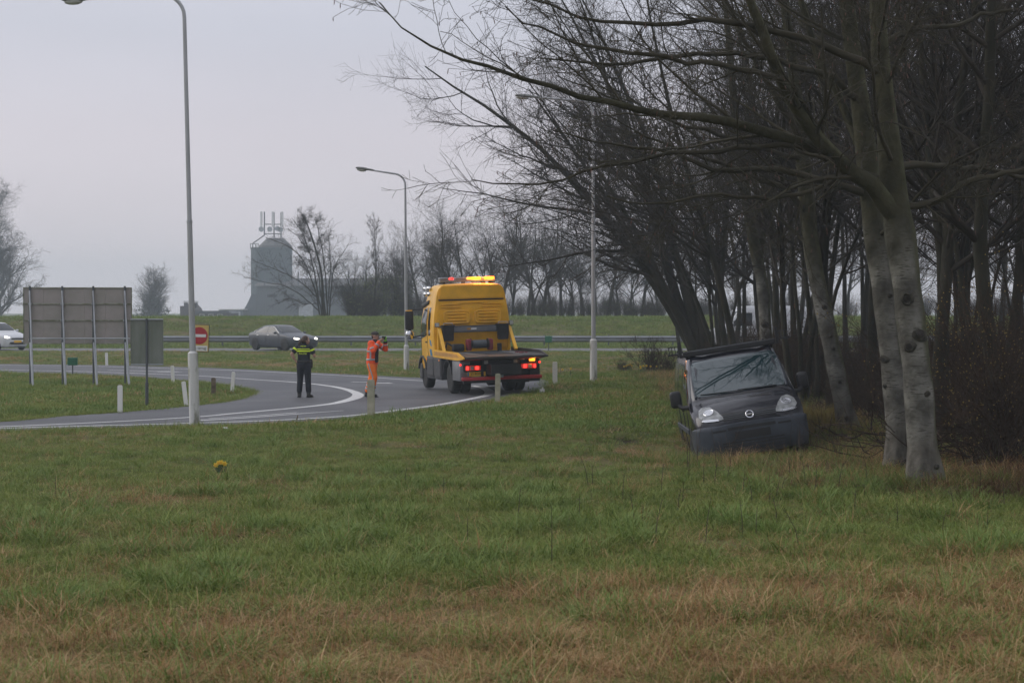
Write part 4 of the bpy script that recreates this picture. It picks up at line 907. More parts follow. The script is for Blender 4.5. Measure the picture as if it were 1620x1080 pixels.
# ------------------------------------------------------------------ street lamps
M['lamp_grey'] = mat('lamp_post_paint', (0.44, 0.45, 0.47), 0.55, 0.1, col2=(0.36, 0.37, 0.37), scale=2.5, stretch=(3, 3, .6))
M['lamp_stain'] = mat('stained_lamp_post', (0.60, 0.60, 0.58), 0.6, 0, col2=(0.15, 0.15, 0.09), scale=3.2, lo=.52, hi=.66, stretch=(2.2, 2.2, .55), detail=8)
M['lens'] = mat('lamp_bowl', (0.45, 0.46, 0.43), 0.25, 0, 0.2, 8)
M['lamp_head'] = mat('lamp_housing', (0.16, 0.165, 0.15), 0.6, 0, 0.3, 7)
def street_lamp(px, py, label, top, r, zs, reach, rise, lean=(0, 0), yaw=0.0, headL=.75):
    """zs: height of the thick foot and of the joint; top: height of the bend"""
    loc = base(px, py); o = empty('street_lamp', loc, (R(lean[1]), R(lean[0]), 0), label, 'street lamp', 'street lamps along the slip road')
    MB().lathe([(r * 1.02, -.3), (r, zs[0] - .07), (r * .98, zs[0] - .04), (r * .62, zs[0])], 20).build('foot', M['lamp_stain'], o, True)
    MB().lathe([(r * .62, zs[0] - .05), (r * .52, zs[1] - .02), (r * .52, zs[1])], 18).build('pole', M['lamp_grey'], o, True)
    ca, sa = math.cos(yaw), math.sin(yaw)
    rb = .45; P = [(0, 0, zs[1] - .02), (0, 0, zs[1] + (top - zs[1]) * .5), (0, 0, top - rb)]
    rr = [r * .46, r * .42, r * .38]
    for k in range(1, 8):
        q = k / 7 * R(90 - rise); P.append((-rb * (1 - math.cos(q)), 0, top - rb + rb * math.sin(q))); rr.append(r * .36)
    e = P[-1]; d = Vector((-math.cos(R(rise)), 0, math.sin(R(rise)))); tip = Vector(e) + d * (reach - rb - headL)
    P.append(tuple(tip)); rr.append(r * .28)
    rot = lambda p: (p[0] * ca, p[0] * sa, p[2])
    MB().tube([rot(p) for p in P], rr, 14).build('arm', M['lamp_grey'], o, True)
    MB().lathe([(r * .57, zs[1] - .03), (r * .60, zs[1] - .015), (r * .57, zs[1] + .012)], 18).build('collar', M['galv'], o, True)
    # housing: flattened hull, longer at the tip
    t = MB(); n = 9; prof = [(0, .035, .03), (.08, .055, .05), (.35, .06, .055), (.42, .10, .07), (.62, .125, .075), (.82, .115, .06), (.95, .07, .04), (1.0, .02, .015)]
    rings = []
    for u, wy, wz in prof:
        c = tip + d * (headL * u); ring = []
        for k in range(12):
            q = 2 * math.pi * k / 12; zz = math.sin(q) * wz * (1.0 if math.sin(q) > 0 else .55)
            p = c + Vector((0, math.cos(q) * wy, 0)) + Vector((0, 0, zz)); ring.append(t.bm.verts.new(Vector((p.x * ca - p.y * sa, p.x * sa + p.y * ca, p.z))))
        rings.append(ring)
    for A, B in zip(rings, rings[1:]):
        for k in range(12): t.bm.faces.new((A[k], A[(k + 1) % 12], B[(k + 1) % 12], B[k]))
    t.bm.faces.new(rings[0][::-1]); t.bm.faces.new(rings[-1])
    h = t.build('lamp_head', M['lamp_head'], o, True)
    c = tip + d * (headL * .68); c = Vector((c.x * ca - c.y * sa, c.x * sa + c.y * ca, c.z - .045))
    MB().ball(c, (.20, .095, .07), 2, (0, R(rise), yaw)).build('lens', M['lens'], h, True)
    # service door in the foot
    MB().box((0, -r * 1.0, .62), (.09, .012, .34), .004).build('service_door', M['lamp_stain'], o)
    return o
street_lamp(308, 671, 'tall lamp post in the near grass at the left before the no entry sign', 9.02, .107, (1.58, 4.3), 2.55, -1.5, (-1.25, 0), 0.0, .8)
street_lamp(643, 586, 'lamp post rising behind the left side of the yellow truck', 7.75, .105, (1.0, 4.9), 2.05, 9, (-.3, 0))
street_lamp(939, 603, 'lamp post on the right verge with its head among bare branches', 8.95, .115, (1.35, 5.2), 2.55, 5, (-.15, 0))

# ------------------------------------------------------------------ marker posts
def post(px, py, hpx, wpx, lean, m, label, round_top=True, twist=0.0):
    x, y, z = base(px, py); s = F / y; h, w_ = hpx / s, wpx / s
    o = MB()
    prof = [(-w_ / 2, -.25), (w_ / 2, -.25), (w_ / 2, h - .03), (w_ * .36, h), (-w_ * .36, h), (-w_ / 2, h - .02)]
    o.prism(prof, -w_ * .3, w_ * .3)
    bmesh.ops.bevel(o.bm, geom=o.bm.edges[:], offset=.008, segments=2, affect='EDGES')
    ob = o.build('marker_post', M[m], None, True); ob.location = (x, y, z); ob.rotation_euler = (R(lean * .3), R(lean), twist)
    return tag(ob, label, 'marker post', 'marker posts along the slip road')
post(190, 652, 46, 7.5, 0, 'white_plastic', 'white marker post at the front of the grass island')
post(274, 606, 28, 5, -3, 'white_plastic', 'small white marker post on the far edge of the island behind the lamp post')
post(295, 641, 41, 6.5, -7, 'white_plastic', 'leaning white marker post directly left of the lamp post')
post(169, 578, 22, 4, -2, 'white_plastic', 'tiny far white marker post seen beneath the large sign')
post(338, 626, 28, 7, 0, 'brown_post', 'short brown marker post on the island between the lamp post and a white post')
post(367, 620, 33, 5.5, 5, 'white_plastic', 'white marker post leaning right at the tip of the island')
post(587, 657, 60, 11.5, 0, 'old_post', 'weathered yellowish marker post in front of the man in orange')
post(787, 637, 48, 8.5, 1, 'old_post', 'weathered marker post in front of the truck rear bumper')
post(878, 606, 36, 7.5, 0, 'white_plastic', 'white marker post right of the truck in the grass')
x, y, z = base(857, 620)
b_ = MB(); b_.prism([(-.07, 0), (.07, 0), (.08, .17), (.045, .13), (.02, .22), (-.03, .12), (-.06, .15)], -.03, .03); q = b_.build('broken_post', M['white_plastic']); q.location = (x, y, z - .02); q.rotation_euler = (R(-14), R(9), .4)
tag(q, 'broken stump of a white post in the grass right of the truck bumper', 'marker post')
x, y, z = base(357, 681); b_ = MB().box((0, 0, .015), (.11, .07, .02), .006, (0.2, .1, .5)); q = b_.build('litter_scrap', M['white_paint']); q.location = (x, y, z + .05)
tag(q, 'scrap of white litter in the grass right of the tall lamp post foot', 'litter')
x, y, z = base(469, 664); q = MB().tube([(0, 0, 0), (.01, 0, .09), (.03, .01, .17)], [.018, .015, .01], 8).build('wooden_peg', M['brown_post'], smooth=True); q.location = (x, y, z - .02)
tag(q, 'small dark peg in the grass at the near road edge', 'peg')

# ------------------------------------------------------------------ green distance markers
def distance_marker(x, y, z, hpost, w_, h_, yaw, label):
    o = empty('distance_marker', (x, y, z), (0, 0, yaw), label, 'distance marker', 'green distance markers')
    MB().tube([(0, 0, -.2), (0, 0, hpost + .05)], .025, 10).build('post', M['galv_dark'], o, True)
    MB().box((0, 0, hpost + h_ / 2), (w_, .16, h_), .012).build('sign_box', M['green_paint'], o)
    MB().box((-w_ * .1, -.087, hpost + h_ / 2), (w_ * .7, .008, h_ * .75), .003).build('face', M['green_paint'], o)
x, y, z = base(115, 592); distance_marker(x, y, z, .38, .36, .29, .15, 'green distance marker box seen under the large sign')
xx = (868 - 810) / F * 94.3; distance_marker(xx, 94.3, float(Hg(xx, 94.3)), .50, .38, .36, -.35, 'green distance marker box before the guardrail right of the truck')

# ------------------------------------------------------------------ large sign seen from behind
M['sign_back'] = mat('sign_back', (0.37, 0.325, 0.315), 0.42, 0.15, col2=(0.30, 0.28, 0.25), scale=2.0, spec=.5)
M['sign_moss'] = mat('sign_rail', (0.34, 0.34, 0.29), 0.6, 0.2, col2=(0.16, 0.165, 0.10), scale=5)
SY = 54.5
lx, rx = (39.5 - 810) / F * SY, (207 - 810) / F * SY; SW = rx - lx
zt = CAMH + (HZ - 455) / F * SY; zb = CAMH + (HZ - 543.5) / F * SY; SH = zt - zb
cx = (lx + rx) / 2; gz = float(Hg(cx, SY))
sg = empty('large_road_sign', (cx, SY, gz), (0, 0, R(5)), 'large road sign seen from behind on four braced steel posts', 'road sign')
ul = lambda f: -SW / 2 + SW * f
zz = lambda f: zb - gz + SH * (1 - f)
cols = [0, .186, .371, .563, .76, 1.0]; rows = [0, .29, .585, 1.0]
for a, b in zip(cols, cols[1:]):
    for c, d in zip(rows, rows[1:]):
        mb = MB().box(((ul(a) + ul(b)) / 2, 0, (zz(c) + zz(d)) / 2), (ul(b) - ul(a) - .003, .03, zz(c) - zz(d) - .003), .004)
        p = mb.build('panel', M['sign_back'], sg); p.rotation_euler = (0, 0, 0)
for f in (0.004, .29, .585, .995):
    MB().box((0, -.035, zz(f)), (SW + .02, .04, .045 if 0.1 < f < .9 else .035), .005).build('rail', M['sign_moss'], sg)
for f in (.0, 1.0): MB().box((ul(f), -.005, (zz(0) + zz(1)) / 2), (.03, .06, SH), .004).build('edge_strip', M['sign_moss'], sg)
pf = [.062, .361, .648, .942]
for f in pf:
    u = ul(f)
    p = MB().tube([(u, -.10, -.3), (u, -.10, zz(0) + .05)], .034, 10).build('post', M['galv_dark'], sg, True)
    MB().tube([(u, -.14, zz(0) - .10), (u + .24, -.85, -.25)], .026, 10).build('brace', M['galv'], sg, True)
    MB().tube([(u + .01, -.14, zz(1) + .04), (u + .215, -.80, -.2)], .024, 10).build('brace', M['galv'], sg, True)
    for fr in (.29, .585, .93): MB().box((u, -.085, zz(fr)), (.11, .06, .06), .008).build('clamp', M['galv'], p)
MB().tube([(ul(.085), -.46, zz(.905)), (ul(1.0), -.46, zz(.905))], .024, 10).build('tie_bar', M['galv'], sg, True)

# small sign from behind
M['sign_back_green'] = mat('weathered_sign_back', (0.21, 0.225, 0.195), 0.5, 0.2, col2=(0.15, 0.17, 0.13), scale=2.5, stretch=(2, 1, .5))
x, y, z = base(233, 640); s = F / y
o = empty('small_road_sign', (x, y, z), (0, 0, R(3)), 'smaller weathered sign seen from behind on a single dark post', 'road sign')
w_, z0, z1 = 50 / s, CAMH - z + (HZ - 578) / s, CAMH - z + (HZ - 504) / s
for sx in (-1, 1):
    MB().box((sx * w_ / 4 + (-.0), 0, (z0 + z1) / 2), (w_ / 2 - .006, .025, z1 - z0), .006).build('panel', M['sign_back_green'], o)
for k in range(2): MB().box((0, -.03, z0 + (z1 - z0) * (.02 + .965 * k)), (w_ + .01, .04, .03), .005).build('rail', M['galv'], o)
for k in (-1, 1): MB().box((k * w_ / 2, -.004, (z0 + z1) / 2), (.02, .045, z1 - z0), .004).build('edge_strip', M['sign_back_green'], o)
MB().tube([(0, -.055, -.3), (0, -.055, z1)], .028, 12).build('post', M['galv_dark'], o, True)
MB().tube([(0, -.055, -.3), (0, -.055, .58)], .042, 12).build('sleeve', M['galv_dark'], o, True)

# no entry sign
M['sign_yellow'] = mat('sign_yellow', (0.60, 0.44, 0.13), 0.5, 0, 0.08, 5); M['sign_red'] = mat('sign_red', (0.42, 0.02, 0.03), 0.5)
SYN = 50.0; x = (313 - 810) / F * SYN; s = F / SYN; z = float(Hg(x, SYN))
o = empty('no_entry_sign', (x, SYN, z), (0, R(1.5), R(-4)), 'yellow no entry sign half hidden behind the tall lamp post', 'traffic sign')
w_ = 30 / s; z0, z1 = CAMH - z + (HZ - 556) / s, CAMH - z + (HZ - 514) / s; zc = z0 + (z1 - z0) * .60
MB().box((0, .012, (z0 + z1) / 2), (w_ + .03, .02, z1 - z0 + .03), .006).build('backing', M['black'], o)
MB().box((0, -.004, (z0 + z1) / 2), (w_, .014, z1 - z0), .004).build('board', M['sign_yellow'], o)
rd = w_ * .455
MB().lathe([(rd, -.018), (rd, -.008)], 40, 'Y', (0, 0, zc)).build('red_disc', M['sign_red'], o)
MB().box((0, -.02, zc), (rd * 1.6, .008, rd * .34), .002).build('white_bar', M['white_paint'], o)
MB().box((0, -.013, z0 + (z1 - z0) * .125), (w_ * .9, .008, (z1 - z0) * .2), .002).build('text_plate', M['white_paint'], o)
text_obj('Ga terug', .118, M['ink'], o, (0, -.019, z0 + (z1 - z0) * .135), (R(90), 0, 0), sx=1.0)
MB().tube([(-.10, .05, -.3), (-.10, .05, z1)], .03, 10).build('post', M['galv'], o, True)

# ------------------------------------------------------------------ guardrail
GY_ = 106.0
gr = empty('guardrail', (0, GY_, .1), label='long steel guardrail along the far side of the motorway', cat='guardrail')
prof = [(-.03, .34), (-.005, .36), (0.055, .43), (.055, .46), (0, .51), (0, .55), (.055, .60), (.055, .63), (-.005, .70), (-.03, .72)]
bm_ = MB(); vs0 = [[bm_.bm.verts.new((xx_, -p, z_ - .04)) for p, z_ in prof] for xx_ in (0, 3.985)]
for k in range(len(prof) - 1): bm_.bm.faces.new((vs0[0][k], vs0[1][k], vs0[1][k + 1], vs0[0][k + 1]))
beam = bm_.build('beam', M['rail'], gr); sm_ = beam.modifiers.new('s', 'SOLIDIFY'); sm_.thickness = .006
pst = MB().box((0, .09, .25), (.10, .12, .95), .01).build('post', M['galv_dark'], gr)
k0 = -44
beam.location.x = k0 * 4; pst.location.x = k0 * 4 + 2
for k in range(k0 + 1, 20):
    b2 = beam.copy(); COL.objects.link(b2); b2.location.x = k * 4
    p2 = pst.copy(); COL.objects.link(p2); p2.location.x = k * 4 + 2

# ------------------------------------------------------------------ far buildings
BY = 390.0; s = F / BY
def bx(px): return (px - 810) / s
def bz(py): return CAMH + (HZ - py) / s
M['concrete'] = mat('silo_concrete', (0.062, 0.085, 0.10), 0.85, 0, col2=(0.09, 0.112, 0.125), scale=.12, stretch=(2, 2, .4), obj=True)
M['cladding'] = mat('hall_cladding', (0.085, 0.095, 0.11), 0.75, 0, 0.1, .2); M['roof_grey'] = mat('grey_roof', (0.11, 0.105, 0.105), 0.8, 0, .1, .3)
so_ = empty('silo_tower', (bx(430), BY, 0), label='tall grey silo tower with phone antennas on its roof', cat='tower')
def rel(px): return bx(px) - bx(430)
W2 = (rel(463) - rel(398)) / 2
m_ = MB(); n = 8
m_.lathe([(W2, 0), (W2, bz(394))], 40).build('shaft', M['concrete'], so_, True)
for f in (.3, .45, .6, .75): MB().lathe([(W2 + .02, bz(394) * f), (W2 + .07, bz(394) * f + .05), (W2 + .02, bz(394) * f + .1)], 40).build('ring', M['concrete'], so_)
MB().lathe([(W2 * 1.0, bz(394) - .1), (W2 * 1.03, bz(394)), (W2 * 1.03, bz(394) + .25), (W2 * .9, bz(394) + .25)], 40).build('parapet', M['concrete'], so_)
MB().lathe([(W2 * .82, bz(393.5)), (W2 * .80, bz(389)), (W2 * .48, bz(379)), (W2 * .42, bz(377))], 8, 'Z', (rel(436), 0, 0)).build('roof_cap', M['roof_grey'], so_)
sk = MB().prism([(rel(383), bz(506)), (rel(398.5), bz(478)), (rel(404), bz(466)), (rel(412), bz(466)), (rel(412), bz(506))], -W2 - 1.0, W2, 'Y').build('buttress', M['cladding'], so_)
an = MB()
for px, a, b in ((418.8, 335, 372), (434, 336, 380), (445, 336, 378)): an.tube([(rel(px), 0, bz(b)), (rel(px), 0, bz(a))], .15, 8)
for a, b, py in ((418.8, 446, 355), (418.8, 446, 370)): an.tube([(rel(a), 0, bz(py)), (rel(b), 0, bz(py))], .11, 6)
an.tube([(rel(419), 0, bz(372)), (rel(400.5), 0, bz(385)), (rel(399.5), 0, bz(395))], .14, 6).build('mast', M['galv_dark'], so_, True)
for px in (414.5, 432.5, 447.5):
    MB().box((rel(px), -.5, bz(347.5)), (.55, .3, 3.6), .08).build('antenna', M['white_paint'], so_)
for px, py in ((414.5, 363), (428, 363), (440, 362), (445, 364)):
    MB().lathe([(.6, -.65), (.6, -.35), (.2, -.2)], 14, 'Y', (rel(px), -.3, bz(py))).build('dish', M['galv'], so_, True)
for px in (401, 405, 409, 413, 456, 460): MB().tube([(rel(px), -W2 * .9, bz(394)), (rel(px), -W2 * .9, bz(387))], .08, 5).build('rail_post', M['galv_dark'], so_)
MB().tube([(rel(400), -W2 * .9, bz(387)), (rel(414), -W2 * .9, bz(387))], .08, 5).build('handrail', M['galv_dark'], so_)
hl = empty('grain_hall', (bx(520), BY + 2, 0), label='long low grey hall running right from the silo tower', cat='hall')
a, b = bx(414) - bx(520), bx(648) - bx(520)
MB().box(((a + b) / 2, 0, bz(452) / 2), (b - a, 20, bz(452)), .05).build('wall', M['cladding'], hl)
MB().prism([(-11, bz(453)), (11, bz(453)), (0, bz(440))], a - .3, b + .3, 'X').build('roof', M['roof_grey'], hl)
for k in range(9): MB().box((a + (b - a) * (k + .5) / 9, -10.08, 5.5), (.3, .14, 11), .02).build('rib', M['cladding'], hl)
for k in range(8):
    wf = MB().box((a + (b - a) * (k + .95) / 9, -10.06, 9.2 * bz(452) / 13), (2.6, .12, .9), .03).build('window', M['galv_dark'], hl); MB().box((a + (b - a) * (k + .95) / 9, -10.13, 9.2 * bz(452) / 13), (2.3, .06, .65)).build('pane', M['glass'], wf)
for k in (2, 5): MB().box((a + (b - a) * (k + .95) / 9, -10.08, 2.0), (3.2, .16, 4.0), .04).build('loading_door', M['galv'], hl)
ld = MB()
for sx_ in (-.3, .3): ld.tube([(-W2 * .55 + sx_, -W2 * .86, 2), (-W2 * .55 + sx_, -W2 * .86, bz(394) + .8)], .05, 5)
for k in range(28): ld.tube([(-W2 * .55 - .3, -W2 * .86, 2 + k * .5), (-W2 * .55 + .3, -W2 * .86, 2 + k * .5)], .03, 4)
ld.build('ladder', M['galv_dark'], so_)
sh_ = empty('white_shed', (bx(380), 380, 0), label='low pale shed left of the silo foot', cat='shed'); s2 = F / 380
MB().box((0, 0, 1.2), (5.2, 6, 2.4), .05).build('wall', M['cladding'], sh_); MB().box((0, 0, 2.5), (5.6, 6.4, .25), .05).build('roof', M['white_paint'], sh_)
MB().box((1.0, -3.04, 1.0), (2.2, .08, 2.0), .02).build('door', M['galv'], sh_)
# farmhouse half hidden behind the tall lamp post
HY = 340.0; s = F / HY
fh = empty('farmhouse', ((332 - 810) / s, HY, 0), label='dark hazy farmhouse with pale chimneys behind the no entry sign', cat='house')
M['brick_far'] = mat('dark_brick', (0.075, 0.06, 0.06), 0.9, 0, .15, .5); M['tiles_far'] = mat('slate_roof', (0.08, 0.085, 0.095), .8, 0, .15, .5)
q = lambda px: (px - 332) / s
MB().box(((q(293) + q(372)) / 2, 0, .9), (q(372) - q(293), 9, 1.8), .05).build('wall', M['brick_far'], fh)
MB().prism([(q(292), CAMH + (HZ - 505) / s), (q(292), CAMH + (HZ - 484) / s), (q(298), CAMH + (HZ - 484) / s), (q(306), CAMH + (HZ - 481) / s), (q(312), CAMH + (HZ - 487) / s), (q(320), CAMH + (HZ - 505) / s)], -4.6, 4.6).build('gable', M['brick_far'], fh)
MB().prism([(q(308), 1.7), (q(374), 1.7), (q(366), CAMH + (HZ - 491.5) / s), (q(314), CAMH + (HZ - 491.5) / s)], -4.8, 4.8).build('roof', M['tiles_far'], fh)
for px in (296, 311):
    c_ = MB().box((q(px), -1, CAMH + (HZ - 481) / s), (.75, .75, 1.2), .04).build('chimney', M['brick_far'], fh)
    MB().box((q(px), -1, CAMH + (HZ - 477.8) / s), (1.0, 1.0, .3), .05).build('cap', M['white_paint'], c_)
for px in (326, 340, 354): 
    f_ = MB().box((q(px), -4.52, 1.1), (1.0, .06, .9), .02).build('window', M['white_paint'], fh); MB().box((q(px), -4.56, 1.1), (.8, .04, .7)).build('pane', M['glass'], f_)

# ------------------------------------------------------------------ daffodils
M['petal'] = mat('daffodil_petal', (0.75, 0.55, 0.05), 0.6); M['trumpet'] = mat('daffodil_trumpet', (0.75, 0.40, 0.02), 0.6); M['stem'] = mat('daffodil_leaf', (0.05, 0.11, 0.05), 0.6, 0, .3, 8)
M['petal_pale'] = mat('pale_petal', (0.70, 0.66, 0.42), 0.6)
gd = np.random.default_rng(3)
def daffodils(px, py, n, hgt, sp, label, m='petal'):
    x, y, z = base(px, py); o = empty('daffodil_clump', (x, y, z), label=label, cat='daffodils', group='daffodils in the grass')
    lv = MB()
    for k in range(n * 5):
        a, b = gd.normal(0, sp, 2); la, lb = gd.normal(0, .04, 2); lv.tube([(a, b, -.02), (a + la * .4, b + lb * .4, hgt * .55), (a + la, b + lb, hgt * gd.uniform(.7, 1))], [.007, .006, .002], 3)
    for k in range(n):
        a = (k / max(n - 1, 1) - .5) * sp * 3.2 if n > 1 else 0; b = gd.normal(0, sp * .5); h = hgt * gd.uniform(.85, 1.15)
        lv.tube([(a * .8, b, 0), (a, b, h * .8), (a, b - .015, h), (a, b - .045, h + .005)], .0045, 5)
        f = MB(); c = Vector((a, b - .05, h + .003)); yaw = gd.uniform(-.8, .8)
        for j in range(6):
            q = j * math.pi / 3 + .2; u = Vector((math.cos(q), 0, math.sin(q))); v = Vector((-math.sin(q), 0, math.cos(q)))
            pts_ = [(0, 0), (.022, .016), (.045, 0), (.022, -.016)]
            vs = [f.bm.verts.new(c + u * p + v * r_ + Vector((0, .008 * (p > .03), 0))) for p, r_ in pts_]; f.bm.faces.new(vs)
        fl = f.build('flower', M[m], o)
        MB().lathe([(.010, 0), (.012, -.022), (.019, -.034)], 10, 'Y', c).build('trumpet', M['trumpet'], fl, True)
    lv.build('leaves', M['stem'], o, True)
daffodils(349, 748, 4, .14, .038, 'clump of yellow daffodils alone in the grass at the left')
for (px, py, n, lab) in [(885, 594, 2, 'pair of daffodils right of the white marker post by the truck'), (903, 594, 1, 'single daffodil between that post and the right lamp post'), (987, 590, 1, 'single daffodil right of the right lamp post'),
                         (995, 588, 5, 'dense row of daffodils on the right verge'), (1013, 591, 1, 'lone daffodil right of the dense row'), (1018, 590, 3, 'three daffodils in the middle of the right verge'), (1023, 588, 1, 'taller daffodil behind the three'), (1034, 591, 2, 'pair of daffodils left of the leafless bush foot')]:
    daffodils(px, py, n, .24, .07, lab)
daffodils(1052, 590, 3, .24, .09, 'pale whitish daffodils by the leaning tree', 'petal_pale')
# ------------------------------------------------------------------ vehicles: helpers
def loft_body(name, secs, m, parent, nx=4, nr=3, cap=True, sharp=40):
    """secs: (x, half ring from bottom centre to top centre); smooth in both directions, mirrored"""
    xs = np.array([s_[0] for s_ in secs]); Rg = np.array([s_[1] for s_ in secs], float)
    full = np.concatenate([Rg, (Rg[:, -2:0:-1] * np.array([-1, 1]))], 1)
    A = np.concatenate([np.broadcast_to(xs[:, None, None], full.shape[:2] + (1,)), full], 2)
    A = np.stack([smooth_path(A[:, k], nx) for k in range(A.shape[1])], 1)
    A = np.stack([smooth_path(A[k], nr, True) for k in range(A.shape[0])], 0)
    n0, n1 = A.shape[:2]; a, b = np.meshgrid(np.arange(n0 - 1), np.arange(n1), indexing='ij'); b2 = (b + 1) % n1
    Q = np.stack([a * n1 + b, a * n1 + b2, (a + 1) * n1 + b2, (a + 1) * n1 + b], -1).reshape(-1, 4)
    V = A.reshape(-1, 3); mb = MB()
    vs = [mb.bm.verts.new(v) for v in V]
    for q in Q: mb.bm.faces.new([vs[i_] for i_ in q])
    mb.bm.faces.new(vs[:n1]); mb.bm.faces.new(vs[-n1:][::-1])
    bmesh.ops.recalc_face_normals(mb.bm, faces=mb.bm.faces[:])
    bvh = BVHTree.FromBMesh(mb.bm)
    return mb.build(name, m, parent, True, sharp), bvh
def conform(name, bvh, poly, axis, m, parent, off=.006, rings=5, far=6.0, sub=4, lip=True, fit=False):
    """poly: points in the two coordinates across the axis; laid onto the body from outside. axis '+x','-x','+y','-y','+z'"""
    sgn = 1 if axis[0] == '+' else -1; ax = 'xyz'.index(axis[1]); oth = [i_ for i_ in range(3) if i_ != ax]
    P = np.array(poly, float); n = len(P)
    P = np.array([P[k] * (1 - t / sub) + P[(k + 1) % n] * (t / sub) for k in range(n) for t in range(sub)]); n = len(P); c = P.mean(0)
    mb = MB(); R_ = []
    def cast(p, o_):
        org = [0, 0, 0]; org[oth[0]], org[oth[1]] = p; org[ax] = sgn * far; d = [0, 0, 0]; d[ax] = -sgn
        h, nn, _, _ = bvh.ray_cast(Vector(org), Vector(d))
        if h is None: return None
        if nn.dot(Vector(d)) > 0: nn = -nn
        return h + nn * o_
    last = None
    for r in [1.0] + [1 - (k + 1) / rings for k in range(rings - 1)]:
        ring = []
        for p in P:
            h = cast(c + (p - c) * r, off)
            ring.append(h)
        R_.append(ring)
    cc = cast(c, off)
    # fill misses with their neighbours
    for ring in R_:
        good = [h for h in ring if h is not None]
        if not good: return None
        for k in range(n):
            if ring[k] is None:
                j = min((q for q in range(n) if ring[q] is not None), key=lambda q: min((q - k) % n, (k - q) % n)); ring[k] = ring[j].copy()
    if cc is None: cc = sum((Vector(v) for v in R_[-1]), Vector()) / n
    if fit:   # pane: one smooth curved sheet through the points found
        A_ = np.array([h for ring in R_ for h in ring]); u, v, q = A_[:, oth[0]], A_[:, oth[1]], A_[:, ax]
        B_ = lambda u, v: np.stack([np.ones_like(u), u, v, u * u, v * v, u * u * v], 1)
        cf = np.linalg.lstsq(B_(u, v), q, rcond=None)[0]
        for h in [h for ring in R_ for h in ring] + [cc]: h[ax] = float((B_(np.array([h[oth[0]]]), np.array([h[oth[1]]])) @ cf)[0])
    if lip:
        d = Vector((0, 0, 0)); d[ax] = -sgn * (off + .02); R_.insert(0, [h + d for h in R_[0]])
    VR = [[mb.bm.verts.new(h) for h in ring] for ring in R_]; cv = mb.bm.verts.new(cc)
    for A, B in zip(VR, VR[1:]):
        for k in range(n): 
            try: mb.bm.faces.new((A[k], A[(k + 1) % n], B[(k + 1) % n], B[k]))
            except ValueError: pass
    for k in range(n): mb.bm.faces.new((VR[-1][k], VR[-1][(k + 1) % n], cv))
    bmesh.ops.remove_doubles(mb.bm, verts=mb.bm.verts[:], dist=1e-5)
    return mb.build(name, m, parent, True, 50)
def disc(c, r, n=20, sx=1.0): return [(c[0] + sx * r * math.cos(2 * math.pi * k / n), c[1] + r * math.sin(2 * math.pi * k / n)) for k in range(n)]
def wheel(parent, x, y, r, w_, rim=.62, spokes=7, m='rim', steer=0.0):
    sgn = 1 if y > 0 else -1
    o = empty('wheel', (x, y, r), (0, 0, steer)); o.parent = parent
    wd = w_ / 2
    MB().lathe([(r * rim, -wd * .9), (r * .9, -wd), (r * .985, -wd * .8), (r, -wd * .4), (r, wd * .4), (r * .985, wd * .8), (r * .9, wd), (r * rim, wd * .9)], 32, 'Y').build('tyre', M['rubber'], o, True, 60)
    rm = MB().lathe([(r * rim, -wd * .85), (r * rim, wd * .85), (r * rim * .9, wd * .8), (r * rim * .86, wd * .35), (r * .14, wd * .35), (r * .12, -wd * .85)] if sgn > 0 else [(r * rim, wd * .85), (r * rim, -wd * .85), (r * rim * .9, -wd * .8), (r * rim * .86, -wd * .35), (r * .14, -wd * .35), (r * .12, wd * .85)], 28, 'Y')
    for k in range(spokes):
        q = 2 * math.pi * k / spokes; rm.bar((r * .1 * math.cos(q), sgn * wd * .5, r * .1 * math.sin(q)), (r * rim * .93 * math.cos(q), sgn * wd * .62, r * rim * .93 * math.sin(q)), r * .10, wd * .3)
    rm.lathe([(.001, sgn * wd * .7), (r * .13, sgn * wd * .66), (r * .15, sgn * wd * .4)], 14, 'Y')
    rm.build('rim', M[m], o, True, 40)
    return o

